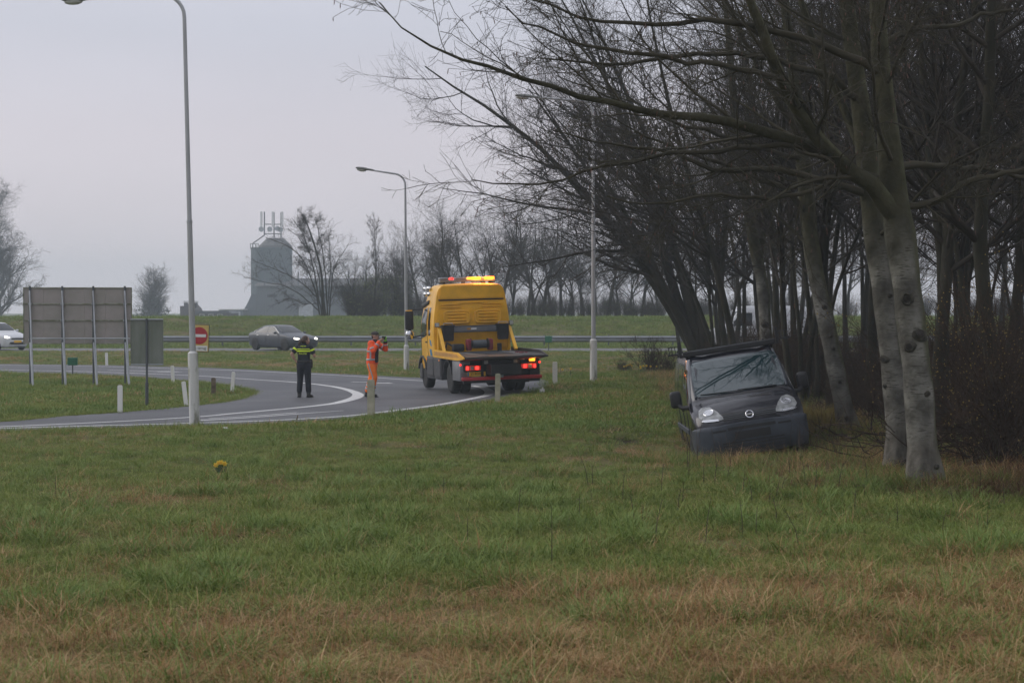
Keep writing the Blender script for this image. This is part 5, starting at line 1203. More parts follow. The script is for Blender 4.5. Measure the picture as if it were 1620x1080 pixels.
# ------------------------------------------------------------------ grey saloon and white hatchback on the motorway
def saloon(name, body_m, loc, yaw, label, cat, hatch=False, lit=True, plate_f=None, spread=1.0):
    o = empty(name, loc, (0, 0, yaw), label, cat)
    k = 1.10 if hatch else 1.0                                    # a hatchback is taller and shorter
    f = .86 if hatch else 1.0
    S = [(2.34, [(0, .26), (.42, .25), (.56, .36), (.58, .52), (.55, .60), (.45, .64), (.25, .66), (0, .67)]),
         (2.22, [(0, .20), (.62, .2), (.78, .38), (.80, .58), (.75, .67), (.58, .71), (.32, .735), (0, .745)]),
         (1.95, [(0, .18), (.72, .18), (.88, .4), (.90, .66), (.86, .76), (.65, .80), (.36, .83), (0, .845)]),
         (1.45, [(0, .17), (.76, .17), (.915, .42), (.925, .76), (.88, .86), (.68, .90), (.38, .925), (0, .94)]),
         (1.0, [(0, .17), (.76, .17), (.92, .42), (.925, .80), (.87, .925), (.72, .97), (.42, 1.0), (0, 1.01)]),
         (.5, [(0, .17), (.76, .17), (.92, .42), (.92, .82), (.86, .955), (.70, 1.19), (.42, 1.24), (0, 1.255)]),
         (.05, [(0, .17), (.76, .17), (.92, .42), (.92, .83), (.855, .97), (.635, 1.355), (.40, 1.40), (0, 1.415)]),
         (-.55, [(0, .17), (.76, .17), (.92, .42), (.92, .84), (.85, .98), (.615, 1.385), (.40, 1.43), (0, 1.445)]),
         (-1.15, [(0, .17), (.76, .17), (.92, .42), (.92, .85), (.845, .99), (.60, 1.32), (.38, 1.37), (0, 1.385)]),
         (-1.65, [(0, .18), (.76, .18), (.91, .42), (.915, .86), (.83, 1.0), (.60, 1.18), (.37, 1.22), (0, 1.235)]),
         (-2.05, [(0, .22), (.72, .22), (.87, .44), (.88, .86), (.80, .985), (.62, 1.04), (.38, 1.07), (0, 1.08)]),
         (-2.28, [(0, .28), (.62, .28), (.76, .46), (.78, .80), (.74, .92), (.58, .975), (.36, 1.0), (0, 1.0)]),
         (-2.36, [(0, .34), (.55, .34), (.66, .48), (.68, .78), (.64, .88), (.5, .93), (.3, .95), (0, .95)])]
    if hatch:
        S[9] = (-1.65, [(0, .18), (.76, .18), (.91, .42), (.915, .86), (.84, 1.0), (.60, 1.33), (.37, 1.37), (0, 1.38)]); S[10] = (-1.95, [(0, .22), (.72, .22), (.87, .44), (.88, .86), (.82, .99), (.62, 1.25), (.38, 1.30), (0, 1.31)])
        S[8] = (-1.15, [(0, .17), (.76, .17), (.92, .42), (.92, .85), (.845, .99), (.61, 1.38), (.38, 1.42), (0, 1.435)])
    b, bv = loft_body('body', S, M[body_m], o)
    conform('windscreen', bv, [(-.60, 1.005), (.60, 1.005), (.66, 1.04), (.575, 1.33), (.45, 1.375), (-.45, 1.375), (-.575, 1.33), (-.66, 1.04)], '+x', M['glass'], o, .014, fit=True)
    for sg_ in (1, -1):
        ax = '+y' if sg_ > 0 else '-y'
        conform('front_window', bv, [(.78, .985), (.36, 1.18), (.05, 1.325), (-.30, 1.35), (-.34, .995)], ax, M['glass'], o, .005)
        conform('rear_window', bv, [(-.40, .995), (-.37, 1.35), (-.75, 1.34), (-1.15, 1.27), (-1.62, 1.10), (-1.70, 1.04), (-1.55, 1.01)], ax, M['glass'], o, .005)
        y_ = sg_ * .0
        L_ = [(-1.74, 1.02), (-1.55, .985), (-.4, .975), (.80, .965)]
        tr = MB(); P_ = []
        for (xx_, z_) in [(.80, .97), (.36, 1.20), (.05, 1.345), (-.35, 1.375), (-.75, 1.365), (-1.15, 1.29), (-1.62, 1.125), (-1.73, 1.03), (-1.55, .995), (-.4, .98), (.80, .97)]:
            h, nn, _, _ = bv.ray_cast(Vector((xx_, sg_ * 3, z_)), Vector((0, -sg_, 0)))
            if h is not None: P_.append(h + Vector((0, sg_ * .006, 0)))
        tr.tube(P_, .009, 5).build('window_trim', M['chrome'], o, True)
        for xx_ in (1.43, -1.44):
            conform('wheel_arch', bv, [p for p in disc((xx_, .34), .385, 24) if p[1] > .19], ax, M['black'], o, .004, lip=False)
        conform('headlight', bv, [(sg_ * .80, .70), (sg_ * .72, .745), (sg_ * .52, .69), (sg_ * .50, .665), (sg_ * .66, .625), (sg_ * .79, .65)][::sg_], '+x', M['head_lit' if lit else 'lens'], o, .008)
        conform('tail_light', bv, [(sg_ * .60, .86), (sg_ * .74, .84), (sg_ * .70, .92), (sg_ * .5, .93)], '-x', M['red_lens'], o, .008)
        for xx_ in (-.15, -1.18):
            h, nn, _, _ = bv.ray_cast(Vector((xx_, sg_ * 3, .86)), Vector((0, -sg_, 0))); MB().box(h + Vector((0, sg_ * .012, 0)), (.2, .03, .028), .008).build('door_handle', M['chrome'], o)
        for xx_ in (.86, -.36, -1.2):
            pp = []
            for z_ in np.linspace(.30, .95, 9):
                h, nn, _, _ = bv.ray_cast(Vector((xx_ + (0.10 if xx_ < -1 else 0) * (z_ - .3), sg_ * 3, z_)), Vector((0, -sg_, 0))); pp.append(h + Vector((0, sg_ * .001, 0)))
            MB().tube(pp, .006, 4).build('door_seam', M['black'], o)
        mr_ = MB().ball((.66, sg_ * 1.0, 1.0), (.10, .11, .075), 2).build('mirror', M[body_m], o, True); MB().bar((.70, sg_ * .86, .96), (.68, sg_ * .96, .98), .05, .03).build('mirror_arm', M['black'], mr_)
    conform('lower_grille', bv, [(-.55, .30), (.55, .30), (.6, .36), (.5, .44), (-.5, .44), (-.6, .36)], '+x', M['black'], o, .008)
    if plate_f: 
        h, nn, _, _ = bv.ray_cast(Vector((5, 0, .46)), Vector((-1, 0, 0))); MB().box(h + Vector((.015, 0, 0)), (.02, .52, .11), .004).build('number_plate', M['plate'], o)
        conform('upper_grille', bv, [(-.42, .56), (.42, .56), (.46, .60), (.38, .64), (-.38, .64), (-.46, .60)], '+x', M['black'], o, .008)
    for xx_ in (1.43, -1.44):
        for sg_ in (1, -1): wheel(o, xx_, sg_ * .835, .335, .21, m='galv_dark')
    o.scale = (f, .93 if hatch else 1.0, k)
    return o
M['car_grey'] = mat('grey_car_paint', (0.048, 0.056, 0.070), 0.35, 0.0, spec=.4, coat=.15); M['car_white'] = mat('white_car_paint', (0.62, 0.63, 0.65), .35, coat=.5)
xx = (447 - 810) / F * 96.6; saloon('grey_saloon_car', 'car_grey', (xx, 96.8, .11), R(-47), 'grey saloon car with lit headlights coming along the motorway', 'car')
xx = (-8 - 810) / F * 97; saloon('white_hatchback', 'car_white', (xx, 97.4, .11), R(-40), 'small white hatchback cut by the left edge of the picture', 'car', hatch=True, plate_f=True)

# ------------------------------------------------------------------ white delivery van on the motorway
o = empty('white_delivery_van', ((1193 - 810) / F * 99.4, 99.4, .11), (0, 0, R(186)), 'white delivery van on the motorway seen through the trunks', 'van')
S = [(2.75, [(0, .4), (.6, .4), (.78, .5), (.8, .75), (.74, .85), (.6, .9), (.3, .92), (0, .92)]), (2.5, [(0, .32), (.85, .32), (.95, .5), (.97, .9), (.92, 1.05), (.7, 1.12), (.35, 1.16), (0, 1.17)]),
     (1.85, [(0, .3), (.9, .3), (1.0, .5), (1.0, 1.0), (.96, 1.25), (.8, 1.36), (.4, 1.4), (0, 1.41)]), (1.4, [(0, .3), (.9, .3), (1.0, .5), (1.0, 1.1), (.98, 1.3), (.85, 1.86), (.45, 1.92), (0, 1.94)]),
     (1.0, [(0, .3), (.9, .3), (1.0, .5), (1.0, 1.1), (.98, 1.4), (.86, 2.28), (.5, 2.38), (0, 2.42)]), (.5, [(0, .3), (.9, .3), (1.0, .5), (1.0, 1.1), (.98, 1.5), (.88, 2.42), (.5, 2.5), (0, 2.52)]),
     (-2.6, [(0, .3), (.9, .3), (1.0, .5), (1.0, 1.1), (.98, 1.5), (.88, 2.42), (.5, 2.5), (0, 2.52)]), (-2.75, [(0, .35), (.85, .35), (.95, .5), (.96, 1.1), (.94, 1.5), (.84, 2.36), (.45, 2.44), (0, 2.46)])]
b, bv = loft_body('body', S, M['car_white'], o)
conform('windscreen', bv, [(-.8, 1.45), (.8, 1.45), (.76, 2.2), (-.76, 2.2)], '+x', M['glass'], o, .014, fit=True)
for sg_ in (1, -1):
    ax = '+y' if sg_ > 0 else '-y'
    conform('side_window', bv, [(1.55, 1.36), (1.15, 2.0), (.95, 2.12), (.35, 2.12), (.35, 1.36)], ax, M['glass'], o, .006)
    conform('headlight', bv, [(sg_ * .9, .9), (sg_ * .62, .9), (sg_ * .66, 1.05), (sg_ * .86, 1.08)], '+x', M['lens'], o, .008)
    for xx_ in (1.85, -1.7): conform('wheel_arch', bv, [p for p in disc((xx_, .36), .42, 24) if p[1] > .34], ax, M['black'], o, .005, lip=False); wheel(o, xx_, sg_ * .92, .35, .22, m='galv_dark')
    MB().box((1.45, sg_ * 1.18, 1.5), (.1, .22, .34), .04).build('mirror', M['black'], o)
    MB().box((-.4, sg_ * 1.012, .72), (3.2, .025, .10), .01).build('side_strip', M['black'], o)
conform('bumper', bv, [(-.85, .42), (.85, .42), (.9, .6), (.8, .75), (-.8, .75), (-.9, .6)], '+x', M['black'], o, .02)

# ------------------------------------------------------------------ dark van stranded at the wood's edge
M['van_paint'] = mat('dark_plum_paint', (0.008, 0.008, 0.014), .14, 0.0, spec=.45, coat=.3); M['van_bumper'] = mat('grey_bumper', (0.052, 0.061, 0.076), .5, 0, .15, 5, spec=.35)
M['lamp_glass'] = mat('headlamp_glass', (0.27, 0.28, 0.28), .15, 0, 0.35, 9, spec=.6, coat=.4); M['mud'] = mat('mud_splash', (0.05, 0.04, 0.03), .9)
VY = 29.6; vx = (1180 - 810) / F * 28.5
van = empty('dark_van', (vx + .30, VY + 1.35, float(H(vx, VY)) - .05), (R(9.0), R(-1.2), R(-90 - 2.0)), 'dark plum van with a roof rack tilted into the grass at the wood edge', 'van')
S = [(2.41, [(0, .30), (.46, .30), (.62, .36), (.64, .62), (.60, .74), (.42, .80), (.2, .82), (0, .825)]),
     (2.28, [(0, .26), (.72, .26), (.86, .36), (.88, .66), (.83, .84), (.60, .92), (.3, .955), (0, .965)]),
     (1.98, [(0, .24), (.80, .24), (.935, .4), (.945, .76), (.905, .98), (.68, 1.07), (.35, 1.115), (0, 1.13)]),
     (1.58, [(0, .24), (.82, .24), (.95, .4), (.95, .82), (.93, 1.08), (.77, 1.185), (.40, 1.235), (0, 1.25)]),
     (1.22, [(0, .24), (.82, .24), (.95, .4), (.95, .85), (.94, 1.10), (.80, 1.47), (.45, 1.515), (0, 1.53)]),
     (.88, [(0, .24), (.82, .24), (.95, .4), (.95, .86), (.94, 1.12), (.785, 1.72), (.45, 1.775), (0, 1.79)]),
     (.58, [(0, .24), (.82, .24), (.95, .4), (.95, .86), (.94, 1.14), (.77, 1.865), (.5, 1.91), (0, 1.925)]),
     (.1, [(0, .24), (.82, .24), (.95, .4), (.95, .86), (.945, 1.15), (.785, 1.91), (.5, 1.955), (0, 1.965)]),
     (-2.1, [(0, .24), (.82, .24), (.95, .4), (.95, .86), (.945, 1.15), (.80, 1.90), (.5, 1.95), (0, 1.96)]),
     (-2.36, [(0, .3), (.78, .3), (.92, .42), (.925, .86), (.91, 1.15), (.77, 1.84), (.48, 1.90), (0, 1.91)])]
vb, bv = loft_body('body', S, M['van_paint'], van)
conform('windscreen', bv, [(-.74, 1.245), (.74, 1.245), (.80, 1.30), (.775, 1.55), (.735, 1.80), (.68, 1.845), (-.68, 1.845), (-.735, 1.80), (-.775, 1.55), (-.80, 1.30)], '+x', M['windscreen'], van, .014, 6, fit=True)
bmp = [(2.44, [(0, .25), (.5, .25), (.68, .33), (.69, .60), (.64, .72), (.45, .755), (.2, .765), (0, .77)]), (2.31, [(0, .22), (.76, .22), (.905, .34), (.915, .64), (.88, .76), (.6, .79), (.3, .80), (0, .80)]),
       (2.0, [(0, .22), (.84, .22), (.965, .38), (.972, .64), (.95, .735), (.6, .74), (.3, .74), (0, .74)]), (1.78, [(0, .23), (.84, .23), (.962, .38), (.966, .60), (.945, .70), (.6, .7), (.3, .7), (0, .7)])]
bp_, bvb = loft_body('bumper', bmp, M['van_bumper'], van)
conform('intake', bvb, [(-.40, .665), (.40, .665), (.40, .715), (-.40, .715)], '+x', M['black'], bp_, .004)
conform('plate_recess', bvb, [(-.30, .50), (.30, .50), (.30, .63), (-.30, .63)], '+x', M['black'], bp_, .004)
for z_ in (.30, .355, .41, .46): conform('slat', bvb, [(-.52, z_ - .014), (.52, z_ - .014), (.52, z_ + .014), (-.52, z_ + .014)], '+x', M['black'], bp_, .004)
conform('step_line', bvb, [(-.66, .655), (-.44, .66), (-.44, .69), (-.66, .69)], '+x', M['black'], bp_, .003); conform('step_line', bvb, [(.44, .66), (.66, .655), (.66, .69), (.44, .69)], '+x', M['black'], bp_, .003)
gl = conform('grille', bv, [(-.44, .825), (.44, .825), (.52, .93), (.46, .955), (0, .935), (-.46, .955), (-.52, .93)], '+x', M['black'], van, .006)
for z_ in (.85, .88, .91):
    P_ = []
    for y_ in np.linspace(-.44, .44, 9):
        h, nn, _, _ = bv.ray_cast(Vector((5, y_, z_)), Vector((-1, 0, 0))); P_.append(h + Vector((.012, 0, 0)))
    MB().tube(P_, .007, 5).build('grille_bar', M['galv_dark'], gl, True)
h, nn, _, _ = bv.ray_cast(Vector((5, 0, .89)), Vector((-1, 0, 0))); em = MB()
cpt = h + Vector((.035, 0, 0)); ring = [(cpt.x - (.055 * math.sin(q)) * .85, cpt.y + .062 * math.cos(q), cpt.z + .055 * math.sin(q)) for q in np.linspace(0, 2 * math.pi, 25)]
em.tube(ring, .011, 6).box(cpt + Vector((.006, 0, 0)), (.016, .15, .022), .003); em.build('emblem', M['chrome'], gl, True)
for sg_ in (1, -1):
    ax = '+y' if sg_ > 0 else '-y'
    pl = [(sg_ * .83, .93), (sg_ * .81, 1.03), (sg_ * .73, 1.085), (sg_ * .61, 1.07), (sg_ * .52, .995), (sg_ * .45, .90), (sg_ * .44, .855), (sg_ * .60, .835), (sg_ * .75, .85)]
    hd = conform('headlight', bv, pl[::sg_], '+x', M['lamp_glass'], van, .012)
    h, nn, _, _ = bv.ray_cast(Vector((5, sg_ * .655, .985)), Vector((-1, 0, 0)))
    if nn.x < 0: nn = -nn
    qd = nn.to_track_quat('X', 'Z')
    rf = MB().lathe([(.088, 0), (.092, .012), (.082, .016), (.05, .005), (.02, .012)], 22, 'X').build('reflector', M['chrome'], hd, True); rf.location = h + nn * .012; rf.rotation_mode = 'QUATERNION'; rf.rotation_quaternion = qd
    conform('indicator', bv, [(sg_ * .81, .865), (sg_ * .74, .845), (sg_ * .52, .84), (sg_ * .53, .872), (sg_ * .76, .885)][::sg_], '+x', M['chrome'], hd, .017)
    conform('front_window', bv, [(1.45, 1.17), (1.22, 1.42), (.86, 1.68), (.70, 1.73), (.10, 1.75), (.10, 1.17)], ax, M['glass'], van, .005)
    conform('rear_window', bv, [(0, 1.17), (0, 1.75), (-1.0, 1.75), (-1.0, 1.17)], ax, M['glass'], van, .005)
    for xx_ in (1.42, -1.55): conform('wheel_arch', bv, [p for p in disc((xx_, .35), .40, 24) if p[1] > .27], ax, M['black'], van, .004, lip=False); wheel(van, xx_, sg_ * .865, .32, .20, m='galv_dark', steer=R(6) if xx_ > 0 else 0)
    for xx_ in (1.02, .05, -1.05):
        pp = []
        for z_ in np.linspace(.32, 1.75, 12):
            if xx_ > 1 and z_ > 1.15: continue
            h, nn, _, _ = bv.ray_cast(Vector((xx_, sg_ * 3, z_)), Vector((0, -sg_, 0))); pp.append(h + Vector((0, sg_ * .001, 0)))
        MB().tube(pp, .006, 4).build('door_seam', M['black'], van)
    MB().box((.18, sg_ * .965, 1.02), (.2, .035, .04), .012).build('door_handle', M['black'], van)
    MB().box((-.4, sg_ * .965, .66), (3.0, .03, .09), .012).build('rub_strip', M['van_bumper'], van)
    mr_ = MB().box((1.16, sg_ * 1.115, 1.26), (.13, .20, .30), .06, seg=3).build('mirror', M['black'], van, True)
    MB().tube([(1.30, sg_ * .92, 1.10), (1.24, sg_ * 1.02, 1.10), (1.18, sg_ * 1.09, 1.16)], .04, 8).build('mirror_arm', M['black'], mr_, True)
    MB().box((1.095, sg_ * 1.115, 1.26), (.006, .15, .24), .002).build('mirror_glass', M['chrome'], mr_)
    pp = []
    for (y_, z_) in [(.79, 1.24), (.79, 1.45), (.765, 1.68), (.735, 1.86)]:
        h, nn, _, _ = bv.ray_cast(Vector((5, sg_ * y_, z_)), Vector((-1, 0, 0)))
        if h is not None: pp.append(h + Vector((.004, 0, .003)))
    MB().tube(pp, .022, 6).build('pillar_trim', M['van_bumper'], van, True)
for (y0, y1, z0) in ((-.70, .02, 1.262), (-.06, .62, 1.258)):
    P_ = []
    for t_ in np.linspace(0, 1, 6):
        h, nn, _, _ = bv.ray_cast(Vector((5, y0 + (y1 - y0) * t_, z0 + .02 * (1 - t_))), Vector((-1, 0, 0))); P_.append(h + Vector((.015, 0, .008)))
    wp = MB().tube(P_, .009, 5).build('wiper', M['black'], van, True)
conform('scuttle', bv, [(-.72, 1.205), (.72, 1.205), (.74, 1.235), (-.74, 1.235)], '+x', M['black'], van, .004)
conform('bonnet_vent', bv, [(.08, 1.145), (.48, 1.135), (.48, 1.16), (.08, 1.17)], '+x', M['black'], van, .003)
pp = []
for (y_, z_) in [(-.82, 1.13), (-.60, .99), (-.50, .955), (.50, .955), (.60, .99), (.82, 1.13)]:
    h, nn, _, _ = bv.ray_cast(Vector((5, y_, z_)), Vector((-1, 0, 0))); pp.append(h + Vector((.001, 0, .001)))
MB().tube(pp, .005, 4).build('bonnet_seam', M['black'], van)
rk = empty('roof_rack', (0, 0, 0)); rk.parent = van
MB().box((.52, 0, 2.00), (.10, 1.66, .10), .02).build('wind_bar', M['black'], rk)
for sg_ in (1, -1):
    MB().bar((.5, sg_ * .78, 2.0), (-2.2, sg_ * .78, 2.0), .035, .035).build('side_rail', M['galv_dark'], rk)
    MB().box((.50, sg_ * .87, 2.10), (.05, .05, .30), .006).build('upright', M['black'], rk)
    cr = MB().box((.50, sg_ * .98, 2.03), (.05, .24, .03), .005)
    for k in range(4): cr.box((.50, sg_ * (.90 + .055 * k), 2.10), (.03, .014, .14), .003)
    cr.box((.50, sg_ * .98, 2.17), (.03, .20, .014), .003)
    cr.build('ladder_bracket', M['black'], rk)
    for xx_ in (.4, -.8, -2.0): MB().box((xx_, sg_ * .76, 1.98), (.06, .04, .16), .005).build('foot', M['black'], rk)
for xx_ in (-.3, -.8, -1.4, -2.0): MB().bar((xx_, -.78, 2.01), (xx_, .78, 2.01), .035, .03).build('cross_bar', M['galv_dark'], rk)
# ------------------------------------------------------------------ yellow recovery truck, seen from behind
M['chassis'] = mat('truck_chassis', (0.022, 0.022, 0.024), .6, .2, .3, 4, bump=.15); M['box_grey'] = mat('tool_box', (0.060, 0.062, 0.066), .5, .2, .2, 3)
M['alu'] = mat('dull_aluminium', (0.26, 0.265, 0.28), .42, .7, .15, 2.5); M['bed'] = mat('steel_bed', (0.022, 0.022, 0.023), .55, .3, col2=(0.045, 0.043, 0.04), scale=2, bump=.2)
M['winch_red'] = mat('winch_red', (0.20, 0.02, 0.03), .5, 0, .3, 6); M['dark_door'] = mat('side_locker', (0.040, 0.041, 0.045), .5, 0, .15, 3)
TY = R(90 + 15.0)
cxp, cyp, czp = gp(707.6, 622.5)[0], gp(707.6, 622.5)[1], 0
tl = Euler((R(-1.7), 0, TY)).to_matrix() @ Vector((.35, 1.02, 0))
tx, ty = cxp - tl.x + .14, cyp - tl.y
tk = empty('tow_truck', (tx, ty, float(Hroad(tx, ty)) + .01), (R(-1.7), 0, TY), 'yellow recovery truck with a flat bed and lit amber beacons seen from behind', 'tow truck')
# --- cab: sections from the back wall to the front, half rings from the bottom centre up to the roof centre
def cab_ring(wb, wt, z0, zt, wm=None):
    wm = wm or wb
    return [(0, z0), (wb * .82, z0), (wb * .97, z0 + .05), (wm, z0 + .55), (wm * .995, 2.05), (wt * 1.05, 2.62), (wt * 1.0, zt - .20), (wt * .90, zt - .03), (wt * .55, zt + .01), (0, zt + .02)]
S = [(1.92, cab_ring(1.13, 1.0, 1.00, 3.05)), (1.97, cab_ring(1.17, 1.03, .96, 3.10)), (2.3, cab_ring(1.175, 1.03, .92, 3.13)), (3.0, cab_ring(1.17, 1.02, .80, 3.12)), (3.55, cab_ring(1.15, .96, .62, 3.0)),
     (3.8, cab_ring(1.13, .93, .55, 2.78)), (4.0, cab_ring(1.09, .88, .52, 2.62)), (4.1, cab_ring(1.02, .82, .52, 2.5))]
cb, cv = loft_body('cab', S, M['yellow'], tk, nx=3, nr=2, sharp=30)
# back wall: upper fairing panel, seam, two pressed panels with ribs, long grooves
BX = 1.925
def plate(name, poly, x0, x1, m, parent=cb, bev=.012):
    mb = MB().prism(poly, x0, x1, 'X'); bmesh.ops.bevel(mb.bm, geom=[e_ for e_ in mb.bm.edges], offset=bev, segments=2, affect='EDGES'); return mb.build(name, m, parent, True, 40)
plate('roof_fairing', [(-1.0, 2.68), (1.0, 2.68), (.965, 3.0), (.89, 3.09), (-.89, 3.09), (-.965, 3.0)], BX - .085, BX + .03, M['yellow'], bev=.03)
MB().box((BX - .012, 0, 2.663), (.05, 1.98, .04), .004).build('seal', M['black'], cb)
plate('back_wall', [(-1.10, 1.2), (1.10, 1.2), (1.09, 2.0), (1.02, 2.645), (-1.02, 2.645), (-1.09, 2.0)], BX - .03, BX + .03, M['yellow'], bev=.02)
for sy in (-1, 1):
    cy_ = sy * .475
    pr = plate('pressed_panel', [(cy_ - .40, 2.00), (cy_ - .36, 1.96), (cy_ + .36, 1.96), (cy_ + .40, 2.00), (cy_ + .40, 2.31), (cy_ + .36, 2.35), (cy_ - .36, 2.35), (cy_ - .40, 2.31)], BX - .085, BX - .02, M['yellow'], bev=.028)
    lp_ = [(BX - .088, cy_ + .385 * math.copysign(abs(math.cos(q)) ** .35, math.cos(q)), 2.155 + .18 * math.copysign(abs(math.sin(q)) ** .35, math.sin(q))) for q in np.linspace(0, 2 * math.pi, 33)]
    MB().tube(lp_, .022, 6, False).build('pressed_rim', M['yellow'], pr, True)
    plate('recess', [(cy_ - .36, 2.01), (cy_ + .36, 2.01), (cy_ + .36, 2.30), (cy_ - .36, 2.30)], BX - .092, BX - .07, M['yellow'], pr, .01)
    for k in range(3): MB().box((BX - .105, cy_, 2.06 + .095 * k), (.05, .56, .034), .014).build('pressed_rib', M['yellow'], pr, True)
    for k in range(2): MB().box((BX - .04, sy * .62, 2.45 + .08 * k), (.05, .62, .03), .012).build('pressed_rib', M['yellow'], cb, True)
MB().box((BX - .04, 0, 2.57), (.05, .9, .026), .012).build('pressed_rib', M['yellow'], cb, True)
for sg_ in (1, -1):
    ax = '+y' if sg_ > 0 else '-y'
    conform('side_window', cv, [(2.35, 1.62), (2.62, 1.62), (2.62, 2.45), (2.35, 2.45)], ax, M['glass'], cb, .006)
    dr_ = conform('door_window', cv, [(2.85, 1.62), (3.75, 1.50), (3.72, 2.1), (3.5, 2.4), (2.85, 2.45)], ax, M['glass'], cb, .006)
    for xx_ in (2.74, 3.86):
        pp = []
        for z_ in np.linspace(.95, 2.45, 10):
            h, nn, _, _ = cv.ray_cast(Vector((xx_, sg_ * 3, z_)), Vector((0, -sg_, 0)))
            if h is not None: pp.append(h + Vector((0, sg_ * .001, 0)))
        MB().tube(pp, .009, 4).build('door_seam', M['black'], cb)
    conform('letter_stripe', cv, [(2.25, 1.02), (2.5, 1.02), (2.5, 1.22), (2.25, 1.22)], ax, M['blue_print'], cb, .004)
    conform('letter_stripe', cv, [(2.2, 1.30), (2.42, 1.34), (2.5, 1.52), (2.28, 1.46)], ax, M['blue_print'], cb, .004)
    MB().box((2.95, sg_ * 1.17, 1.42), (.22, .035, .05), .012).build('door_handle', M['black'], cb)
    # wind deflector above the door, mirror block, steps, fender
    MB().box((3.25, sg_ * 1.08, 2.56), (1.0, .09, .13), .03, (0, R(6), 0)).build('rain_deflector', M['black'], cb, True)
    ma = MB().tube([(3.75, sg_ * 1.08, 2.42), (3.95, sg_ * 1.42, 2.40), (3.95, sg_ * 1.50, 2.35)], .025, 8).tube([(3.75, sg_ * 1.10, 1.62), (3.92, sg_ * 1.40, 1.55), (3.95, sg_ * 1.46, 1.62)], .025, 8).build('mirror_arm', M['black'], cb, True)
    mi = MB().box((3.93, sg_ * 1.48, 2.08), (.13, .26, .58), .04, seg=3).build('mirror', M['black'], ma, True)
    MB().box((3.93, sg_ * 1.48, 2.36), (.10, .20, .05), .01).build('mirror_cap', M['yellow'], ma)
    MB().ball((3.93, sg_ * 1.47, 1.64), (.08, .14, .16), 2).build('wide_mirror', M['chrome'], ma, True)
    fd = MB(); nseg = 10
    for k in range(nseg):
        q0, q1 = math.pi * k / nseg, math.pi * (k + 1) / nseg
        fd.bar((3.62 + .56 * math.cos(q0), sg_ * 1.02, .42 + .56 * math.sin(q0)), (3.62 + .56 * math.cos(q1), sg_ * 1.02, .42 + .56 * math.sin(q1)), .34, .05)
    fd.build('fender', M['box_grey'], tk)
    MB().box((4.0, sg_ * 1.0, .52), (.34, .3, .5), .05).build('step', M['box_grey'], tk)
# air horns and work lamps on the roof edge (left side), light bar
for k, (x_, z_) in enumerate(((2.55, 2.86), (2.55, 3.03), (3.05, 2.86), (3.05, 3.02))):
    MB().lathe([(.016, -.14), (.028, -.05), (.065, .05), (.07, .07), (.04, .05)], 16, 'X').build('roof_lamp', M['chrome'], tk, True).location = (x_ + .35, 1.04, z_)
lb = MB().box((2.4, 0, 3.225), (.26, 1.72, .06), .02).build('light_bar', M['alu'], tk)
for y_, w_, m_ in ((-.22, .40, 'amber_lit'), (-.68, .30, 'amber_lit'), (.48, .10, 'red_lit'), (-.475, .07, 'alu'), (.20, .36, 'alu'), (.72, .28, 'alu')):
    MB().box((2.4, y_, 3.29), (.24, w_, .085), .03, seg=3).build('beacon', M[m_], lb, True)
for y_ in (-.7, .7): MB().box((2.4, y_, 3.17), (.1, .06, .08), .01).build('bar_foot', M['black'], lb)
for y_ in (-.32, -.70):
    pl_ = bpy.data.lights.new('beacon_light', 'POINT'); pl_.energy = 22; pl_.color = (1, .38, .06); pl_.shadow_soft_size = .15
    po = bpy.data.objects.new('beacon_light', pl_); COL.objects.link(po); po.parent = tk; po.location = (2.2, y_, 3.42)
# --- headboard: beam, struts, bins, work lamps
hb = MB().box((1.66, 0, 1.80), (.10, 2.04, .15), .02).build('headboard_beam', M['alu'], tk)
MB().box((1.66, 0, 1.885), (.12, 2.08, .03), .008).build('beam_edge', M['galv_dark'], hb); MB().box((1.66, 0, 1.715), (.12, 2.08, .03), .008).build('beam_edge', M['galv_dark'], hb)
MB().box((1.604, .02, 1.80), (.008, .17, .05), .001).build('sticker', M['white_paint'], hb); MB().box((1.604, .17, 1.80), (.008, .11, .05), .001).build('sticker', M['yellow_dirty'], hb)
for sg_ in (1, -1):
    MB().bar((1.60, sg_ * 1.06, 1.82), (.95, sg_ * 1.08, 1.17), .09, .07).build('headboard_strut', M['yellow'], tk)
    MB().box((1.70, sg_ * 1.06, 1.5), (.09, .09, .72), .01).build('headboard_post', M['yellow'], tk)
    bn = MB().prism([(-.15, 1.46), (.15, 1.46), (.175, 1.90), (-.175, 1.90)], 1.40, 1.58, 'X'); bmesh.ops.bevel(bn.bm, geom=bn.bm.edges[:], offset=.02, segments=2, affect='EDGES')
    bo = bn.build('bin', M['black'], tk, True); bo.location.y = sg_ * .83
    rim_ = MB().box((1.49, 0, 1.91), (.23, .39, .04), .012).build('bin_rim', M['black'], bo)
    hd_ = MB().tube([(1.46, -.14, 1.92), (1.46, -.13, 1.98), (1.46, .13, 1.98), (1.46, .14, 1.92)], .012, 6).build('bin_handle', M['galv'], bo, True)
    wl = MB().box((1.62, sg_ * 1.12, 1.94), (.10, .13, .13), .02).build('work_lamp', M['galv_dark'], tk); MB().box((1.565, sg_ * 1.12, 1.94), (.012, .10, .10), .004).build('lamp_face', M['lens'], wl)
